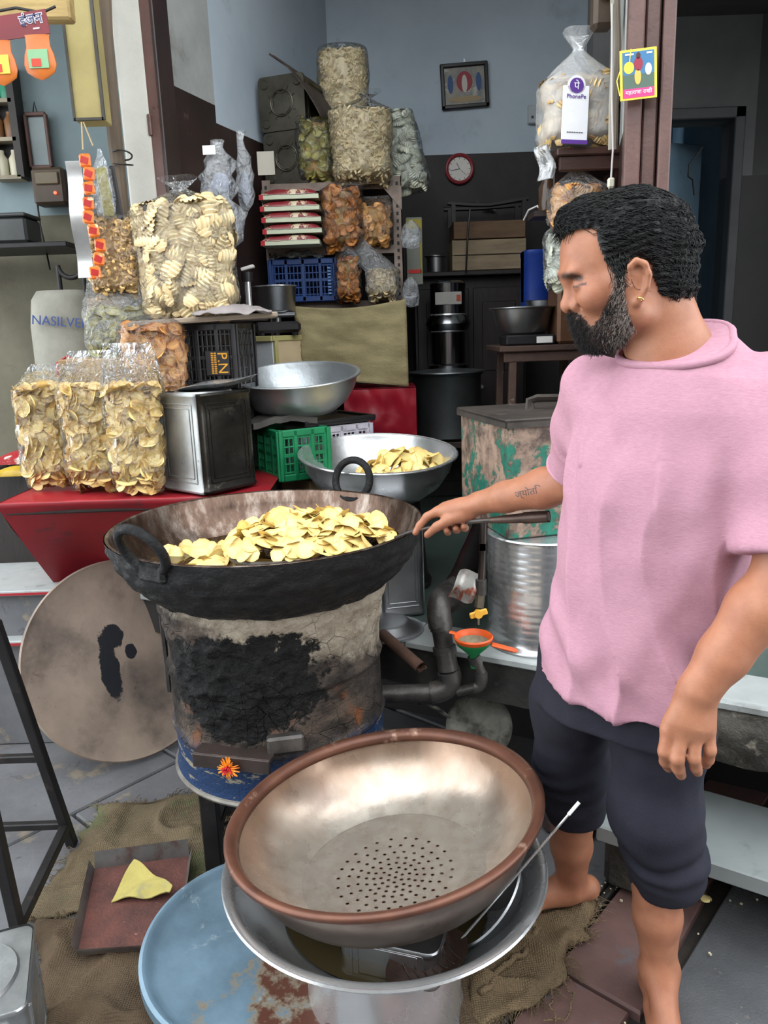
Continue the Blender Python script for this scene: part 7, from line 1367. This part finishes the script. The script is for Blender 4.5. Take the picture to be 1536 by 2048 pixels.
BEARDP = [(1134, 624), (1153, 624), (1168, 638), (1185, 656), (1200, 634), (1214, 606), (1226, 577), (1230, 545), (1249, 548), (1251, 590), (1258, 630), (1270, 658), (1254, 684), (1232, 702), (1192, 722), (1156, 712), (1140, 645)]
ear = (np.abs(SV[:, 1] - HY) > .078) & (U_ > 1254) & (U_ < 1302) & (W_2 > 514)
hairv = headm & inpoly(U_, W_2, HAIRP) & ~ear; beardv = headm & inpoly(U_, W_2, BEARDP) & ~ear
beard = beardv.astype(float)
for _ in range(4):
    a_ = np.zeros(len(SV)); c_ = np.zeros(len(SV))
    for k in range(4): np.add.at(a_, SQ[:, k], beard[SQ[:, (k + 1) % 4]] + beard[SQ[:, (k + 3) % 4]]); np.add.at(c_, SQ[:, k], 2)
    beard = .4 * beard + .6 * a_ / np.maximum(c_, 1)
tipz = np.zeros(len(SV))
for q in ([lh(1337, 1535, 1.132), lh(1362, 1550, 1.118), lh(1395, 1544, 1.12), lh(1412, 1529, 1.126)]): tipz = np.maximum(tipz, np.clip(1 - np.linalg.norm(SV - q, axis=1) / .014, 0, 1))
lipm = np.clip(1 - np.linalg.norm(SV - hp(1163, 652), axis=1) / .012, 0, 1)
brow = np.zeros(len(SV))
for u_, v_ in ((1128, 553), (1135, 552), (1143, 552), (1151, 554), (1158, 556)):
    for s_ in (-1, 1): brow = np.maximum(brow, np.clip(1.35 - np.hypot((U_ - u_) / 9.0, (W_2 - v_) / 7.5), 0, 1) * headm * (np.sign(SV[:, 1] - HY) == s_))
lash = np.clip(1.3 - np.abs(W_2 - (574 - .3 * (U_ - 1148))) / 2.6, 0, 1) * headm * (np.abs(U_ - 1161) < 15) * (np.abs(np.abs(SV[:, 1] - HY) - .033) < .02)
def skinmat():
    t = NT('warm_brown_skin'); v = t.coord(); n = t.noise(v, 30, 5); a = t.mix(t.ramp(n, [(.3, 0), (.7, 1)]), S(166, 113, 86), S(148, 98, 73)); a = t.mix(t.math('MULTIPLY', t.ramp(t.noise(v, 9, 3), [(.4, 0), (.7, 1)]), .35), a, S(154, 92, 70))
    a = t.mix(t.math('MULTIPLY', t.attr('tip'), .35), a, S(200, 150, 126)); a = t.mix(t.math('MULTIPLY', t.attr('lip'), .6), a, S(150, 90, 80)); a = t.mix(t.math('MULTIPLY', t.attr('brow'), .92), a, S(32, 27, 26))
    a = t.mix(t.math('MULTIPLY', t.ramp(t.math('ADD', t.attr('beard'), t.math('MULTIPLY', t.math('SUBTRACT', t.noise(v, 160, 3), .5), .5)), [(.3, 0), (.75, 1)]), .85), a, S(48, 42, 40))
    t.set(a, .48, 0, .4); t.p.inputs['Subsurface Weight'].default_value = .12; t.p.inputs['Subsurface Radius'].default_value = (.012, .005, .003); t.p.inputs['Subsurface Scale'].default_value = .4
    t.bump(t.math('ADD', t.noise(v, 260, 3), t.math('MULTIPLY', t.noise(v, 70, 3), .6)), .22, .002); return t.m
man = thing('person', 'person in pink t-shirt and rolled dark trousers holding the skimmer over the wok', 'person', (.47, 1.45, 0)); MO = vv(man.location)
npmesh('body', SV - MO, SQ, skinmat(), man, 180, {'beard': beard, 'tip': tipz, 'lip': lipm, 'brow': np.maximum(brow, lash), })
# ---- hair: a cap grown off the scalp, combed with strands
from mathutils.kdtree import KDTree
fm = hairv[SQ].all(axis=1); used = np.unique(SQ[fm]); rem = np.full(len(SV), -1); rem[used] = np.arange(len(used)); HQ = rem[SQ[fm]]
cnt_ = np.bincount(HQ.ravel(), minlength=len(used)); edge = np.clip((cnt_ - 1) / 3.0, 0, 1); e2 = edge.copy()
for _ in range(10):
    a_ = np.zeros(len(used)); c_ = np.zeros(len(used))
    for k in range(4): np.add.at(a_, HQ[:, k], e2[HQ[:, (k + 1) % 4]]); np.add.at(c_, HQ[:, k], 1)
    e2 = np.minimum(e2, a_ / np.maximum(c_, 1))
PART = lambda u: np.interp(u, [1110, 1190, 1265, 1330, 1400], [480, 452, 418, 410, 440])
hu, hw_ = U_[used], W_2[used]; HVn = SN[used]; topz = (hw_ < PART(hu)); near = SV[used][:, 1] < HY
front = np.clip((1205 - hu) / 70, 0, 1) * np.clip((470 - hw_) / 30, 0, 1); backc = np.clip((hu - 1330) / 50, 0, 1)
thick = (.005 + .005 * topz + .010 * front + .006 * backc) * np.clip(e2 * 1.1, .12, 1) 
groove = .0022 * np.sin(np.where(topz | ~near, (SV[used][:, 1] * 900 + hw_ * .12), (hw_ * .42 + hu * .10 + 3 * np.sin(hu * .03)))) + .004 * backc * fbm(SV[used] * 70, 2, 4)
HV = SV[used] + HVn * (thick + groove * np.clip(e2, 0, 1))[:, None] + front[:, None] * np.array([-.007, 0, .0])
t = NT('black_hair'); t.set(S(9, 9, 10), .24, 0, .3); t.bump(t.noise(t.coord((1, 1, 4)), 220, 3), .5, .002); HAIRM = t.m
hair = npmesh('hair', HV - MO, HQ, HAIRM, man, 180)
def strands(name, P0, dirs, L, r0, mat, parent, steps=8, tree=None, TV=None, TN=None, lift=.002, curl=0.0, seed=0, free=False):
    r_ = np.random.default_rng(seed); n = len(P0); X = P0.copy(); D = dirs.copy(); pts = [X.copy()]; ph = r_.uniform(0, 6.28, n)
    for k in range(1, steps):
        st_ = (L / (steps - 1))[:, None]
        if not free:
            j = np.array([tree.find(p)[1] for p in X]); Nn = TN[j]; D = D - Nn * np.sum(D * Nn, 1, keepdims=True); D /= np.maximum(np.linalg.norm(D, axis=1, keepdims=True), 1e-6)
            W3 = np.cross(Nn, D); X = X + (D + W3 * (curl * np.sin(ph + k * 1.1))[:, None]) * st_; j = np.array([tree.find(p)[1] for p in X]); h_ = np.sum((X - TV[j]) * TN[j], 1); X = X + TN[j] * (lift * (1 + .5 * np.sin(ph))[:, None].ravel() - h_)[:, None]
        else:
            D = D + np.array([0, 0, -.10]) + r_.normal(size=(n, 3)) * .16; D /= np.linalg.norm(D, axis=1, keepdims=True); X = X + D * st_
        pts.append(X.copy())
    A = np.stack(pts, 1); T_ = np.gradient(A, axis=1); T_ /= np.maximum(np.linalg.norm(T_, axis=2, keepdims=True), 1e-9); s1 = np.cross(T_, np.array([.3, .5, .8])); s1 /= np.maximum(np.linalg.norm(s1, axis=2, keepdims=True), 1e-9); s2 = np.cross(T_, s1)
    prof_ = r0 * np.linspace(1, .35, steps)[None, :, None]; RG = [A + (s1 * math.cos(a) + s2 * math.sin(a)) * prof_ for a in (0, 2.094, 4.189)]; V = np.stack(RG, 2).reshape(-1, 3)
    b0 = (np.arange(n) * steps * 3)[:, None, None]; k0 = (np.arange(steps - 1) * 3)[None, :, None]; c0_ = np.arange(3)[None, None, :]; c1_ = (c0_ + 1) % 3
    Q = np.stack([b0 + k0 + c0_, b0 + k0 + c1_, b0 + k0 + 3 + c1_, b0 + k0 + 3 + c0_], -1).reshape(-1, 4); return npmesh(name, V - MO, Q, mat, parent, 180)
HN = vnormals(HV, HQ); kd_ = KDTree(len(HV))
for i, q in enumerate(HV): kd_.insert(q, i)
kd_.balance(); rg = np.random.default_rng(3); pick = rg.choice(np.where(e2 > .3)[0], 3000); uu, ww = hu[pick], hw_[pick]; tp_ = (ww < PART(uu)) | (HV[pick][:, 1] > HY + .01)
D0 = np.where(tp_[:, None], np.array([[-1.0, .25, .05]]), np.array([[.95, 0, -.22]])) + rg.normal(size=(3000, 3)) * .12
bk = uu > 1345; D0[bk] = np.array([.2, 0, -1.0]) + rg.normal(size=(bk.sum(), 3)) * .45
D0[(ww > 500) & (uu < 1260)] += np.array([-.5, 0, -.6])
o = strands('hair_strands', HV[pick] + HN[pick] * .001, D0, rg.uniform(.018, .05, 3000), .00075, HAIRM, hair, 9, kd_, HV, HN, .0016, .35, 5); o['kind'] = 'stuff'
# loose curl of the fringe
fp = np.where((hu < 1150) & (hw_ < 480))[0]; pk_ = rg.choice(fp, 160); D0 = np.tile(np.array([-.7, 0, -.9]), (160, 1)) + rg.normal(size=(160, 3)) * .35; o = strands('fringe_strands', HV[pk_], D0, rg.uniform(.006, .02, 160), .0006, HAIRM, hair, 6, free=True, seed=6); o['kind'] = 'stuff'
# ---- beard
bi = np.where(beard > .45)[0]; bi = bi[SV[bi][:, 1] < HY + .05]; ub, wb = U_[bi], W_2[bi]; grey = np.clip((ub - 1195) / 50, 0, 1) * .9
BM = flat('black_beard', S(30, 27, 27), .5); BG = flat('grey_beard', S(150, 138, 130), .5); n_ = 6000; pk_ = rg.choice(len(bi), n_); gsel = rg.random(n_) < np.clip(grey[pk_] * .8, 0, 1)
BD = SN[bi[pk_]] * .75 + np.array([-.25, 0, -.75]) + rg.normal(size=(n_, 3)) * .35; BD /= np.linalg.norm(BD, axis=1, keepdims=True); BL = np.where(ub[pk_] < 1185, rg.uniform(.006, .012, n_), rg.uniform(.004, .008, n_)) 
jit = SV[bi[pk_]] + rg.normal(size=(n_, 3)) * .0014
for nm, m_, sel in (('beard', BM, ~gsel), ('grey_beard_hairs', BG, gsel)):
    o = strands(nm, jit[sel], BD[sel], BL[sel], .00042, m_, man, 5, free=True, seed=8); o['kind'] = 'stuff'
# ---- earring
ec = hp(1281, 598, -.088); b = MB(); b.torus((0, 0, 0), .0045, .0013, (.5, .2, 1), 16, 6); b.build('earring', pm('gold', (.8, .55, .2, 1), (.7, .45, .15, 1), 9, .25, 1.0), man, 180, loc=Vector(ec - MO))
# ---- tattoo on the right forearm, laid on the skin
kb_ = KDTree(len(SV))
for i, q in enumerate(SV): kb_.insert(q, i)
kb_.balance(); tp0 = vv(at(1052, 986, 1.59)); o = text('forearm_tattoo', 'ज्योति', .024, flat('tattoo_ink', S(70, 66, 70)), man, ex=0); me = o.data; ax_ = (elR - wrR) / np.linalg.norm(elR - wrR); vw = tp0 - np.array([0, 0, EYE]); vw /= np.linalg.norm(vw); upx = np.cross(ax_, vw); upx = upx if upx[2] > 0 else -upx
bmt = bmesh.new(); bmt.from_mesh(me); bmesh.ops.subdivide_edges(bmt, edges=[e_ for e_ in bmt.edges if e_.calc_length() > .004], cuts=2, use_grid_fill=False); bmt.to_mesh(me); bmt.free()
for v_ in me.vertices:
    p_ = tp0 + ax_ * v_.co.x + upx * v_.co.y - vw * .04
    for _ in range(30): 
        d_ = float(sk_.ev(p_[None])[0]); p_ = p_ + vw * max(d_ * .8, 1e-4 if d_ > .0008 else 0)
        if d_ < .0009: break
    v_.co = Vector(p_ - MO)
# ---- trousers, rolled below the knee
PZ = Shape()
PZ.add(torso(([.66, .8, .9, .96], [.155, .15, .14, .13]), ([.66, .8, .9, .96], [.118, .112, .10, .095])), (.2, 1.1, .74), (.7, 1.7, .95), .02); PZ.add(lambda P: np.maximum(P[:, 2] - .95, .70 - P[:, 2]), (0, 0, 0), (1, 3, 2), .01, 'x')
cfR, cfL = vv(at(1150, 1606, 1.645)), vv(at(1331, 1742, 1.375))
PZ.chain([hiR - [0, 0, .05], (hiR + knR) / 2, knR, knR * .4 + cfR * .6], [.080, .086, .08, .074], .04); PZ.chain([hiL - [0, 0, .05], (hiL + knL) / 2, knL, knL * .4 + cfL * .6], [.082, .088, .085, .080], .04)
for c, k_, r_ in ((cfR, knR, .076), (cfL, knL, .078)):
    a_ = c + (k_ - c) * .30; PZ.cone(a_, c, r_ + .006, r_ - .002, .006)
    dn_ = np.array([.06, .10, -1.0]); PZ.add(lambda P, c=c, dn_=dn_: np.where(np.linalg.norm(P - c, axis=1) < .2, (P - c) @ dn_ - .030, -1), c - .2, c + .2, .002, 'x')
PV, PQ = surfnet(PZ, .005); PV = relax(PV, PQ, 2, .4); PN = vnormals(PV, PQ)
fold = .007 * fbm(PV * np.array([9, 9, 5]), 3, 3) + .004 * np.sin(PV[:, 2] * 70 + 6 * fbm(PV * 6, 2, 8)) * np.clip((.52 - PV[:, 2]) / .1, 0, 1) * np.clip((PV[:, 2] - .34) / .05, 0, 1)
PV = PV + PN * fold[:, None]
t = NT('charcoal_navy_jersey'); v = t.coord(); t.set(t.ramp(t.noise(v, 6, 5), [(.3, S(32, 32, 41)), (.7, S(42, 42, 52))]), .85, 0, .2); t.bump(t.math('ADD', t.noise(v, 240, 2), t.noise(v, 26, 4)), .25, .004)
npmesh('trousers', PV - MO, PQ, t.m, man, 180)
# ---- t-shirt
TS = Shape()
TS.add(torso(([.66, .74, .85, .98, 1.12, 1.22, 1.31, 1.365, 1.395, 1.42, 1.47], [.176, .172, .166, .162, .163, .167, .166, .142, .098, .072, .064]), ([.66, .74, .85, .98, 1.12, 1.22, 1.31, 1.365, 1.395, 1.42, 1.47], [.142, .138, .13, .12, .114, .11, .102, .088, .076, .066, .064])), (.15, 1.1, .70), (.75, 1.65, 1.45), .02)
slR = shR + (elR - shR) * .84; slL = shL + (elL - shL) * .86
for a_, c, e_, r_ in ((shR + [.0, -.0, -.008], slR, elR - shR, .060), (shL + [-.004, .004, -.012], slL, elL - shL, .066)):
    dn_ = e_ / np.linalg.norm(e_); m_ = (a_ + c) / 2; TS.cone(a_, m_, r_, r_ + .001, .035); TS.cone(m_, c + dn_ * .03, r_ + .001, r_ + .004, .02, 'u', None, (c, dn_))
TS.add(lambda P: (P - np.array([.42, 1.38, .792])) @ np.array([.05, .2, -1.0]), (0, 0, 0), (1, 3, 2), .002, 'x')
ncl = vv(at(1337, 694, 1.29)); nd = np.array([0, 0, 1.0]) + FX * .42; nd /= np.linalg.norm(nd)
TS.add(lambda P: np.where((np.hypot(P[:, 0] - ncl[0], P[:, 1] - ncl[1]) < .13) & (P[:, 2] > ncl[2] - .07), (P - ncl) @ nd, -1), ncl - .2, ncl + .2, .002, 'x')
TV, TQ = surfnet(TS, .005); TV = relax(TV, TQ, 2, .4); TN = vnormals(TV, TQ)
ang = np.arctan2((TV[:, 0] - .46) * LX[0] + (TV[:, 1] - 1.33) * LX[1], (TV[:, 0] - .46) * FX[0] + (TV[:, 1] - 1.33) * FX[1])
low = np.clip((1.22 - TV[:, 2]) / .35, 0, 1) * np.clip((TV[:, 2] - .70) / .16, .3, 1)
fold = 0.008 * fbm(TV * np.array([8, 8, 5]), 3, 13) + low * .030 * (.62 - np.abs(np.sin(ang * 4.2 + TV[:, 2] * 3.5 + 1.6 * fbm(TV * 4, 2, 21))) ** .8) * np.clip(.7 + fbm(TV * 5, 2, 33), 0, 1) + .003
diag = np.sin((TV[:, 2] * 34 + ang * 5.5) + 2.5 * fbm(TV * 5, 2, 17)); fold += .009 * diag * np.clip((.98 - TV[:, 2]) / .12, 0, 1) * np.clip((TV[:, 2] - .74) / .08, .2, 1)
fold += .004 * np.sin(ang * 16 + TV[:, 2] * 9) * np.exp(-((TV[:, 2] - 1.2) / .07) ** 2) * (np.abs(np.abs(ang) - 1.1) < .5)
TV = TV + TN * fold[:, None]
t = NT('faded_pink_jersey'); v = t.coord(); n = t.noise(t.coord((1, 1, 5)), 90, 4); a = t.mix(t.ramp(n, [(.3, 0), (.7, 1)]), S(180, 136, 150), S(168, 124, 139)); a = t.mix(t.math('MULTIPLY', t.ramp(t.noise(v, 7, 6, .65), [(.56, 0), (.72, 1)]), .3), a, S(140, 100, 112)); t.set(a, .88, 0, .15); t.bump(t.math('ADD', t.noise(v, 320, 2), t.math('MULTIPLY', t.noise(v, 22, 4), 1.2)), .22, .003)
PINK = t.m; shirt = npmesh('t_shirt', TV - MO, TQ, PINK, man, 180)
# collar band, sleeve hems, bottom hem
b = MB(); P_ = []
for k in range(48):
    a = 2 * PI * k / 48; d_ = FX * math.cos(a) + LX * math.sin(a); d_ = d_ - nd * d_.dot(nd); d_ /= np.linalg.norm(d_); lo_, hi_ = .03, .16
    for _ in range(18):
        mid = (lo_ + hi_) / 2
        if float(TS.ev((ncl - nd * .006 + d_ * mid)[None])[0]) < 0: lo_ = mid
        else: hi_ = mid
    P_.append(Vector(ncl + d_ * (lo_ - .001) - MO))
b.sweep(P_, .0075, 8, False, True); b.build('collar', PINK, shirt, 180)
for c, s0__, r_ in ((slR, shR, .062), (slL, shL, .068)):
    dn_ = Vector((c - s0__) / np.linalg.norm(c - s0__)); b = MB(); b.torus(Vector(c - MO) - dn_ * .004, r_ - .003, .0045, dn_, 40, 8); b.build('sleeve_hem', PINK, shirt, 180)
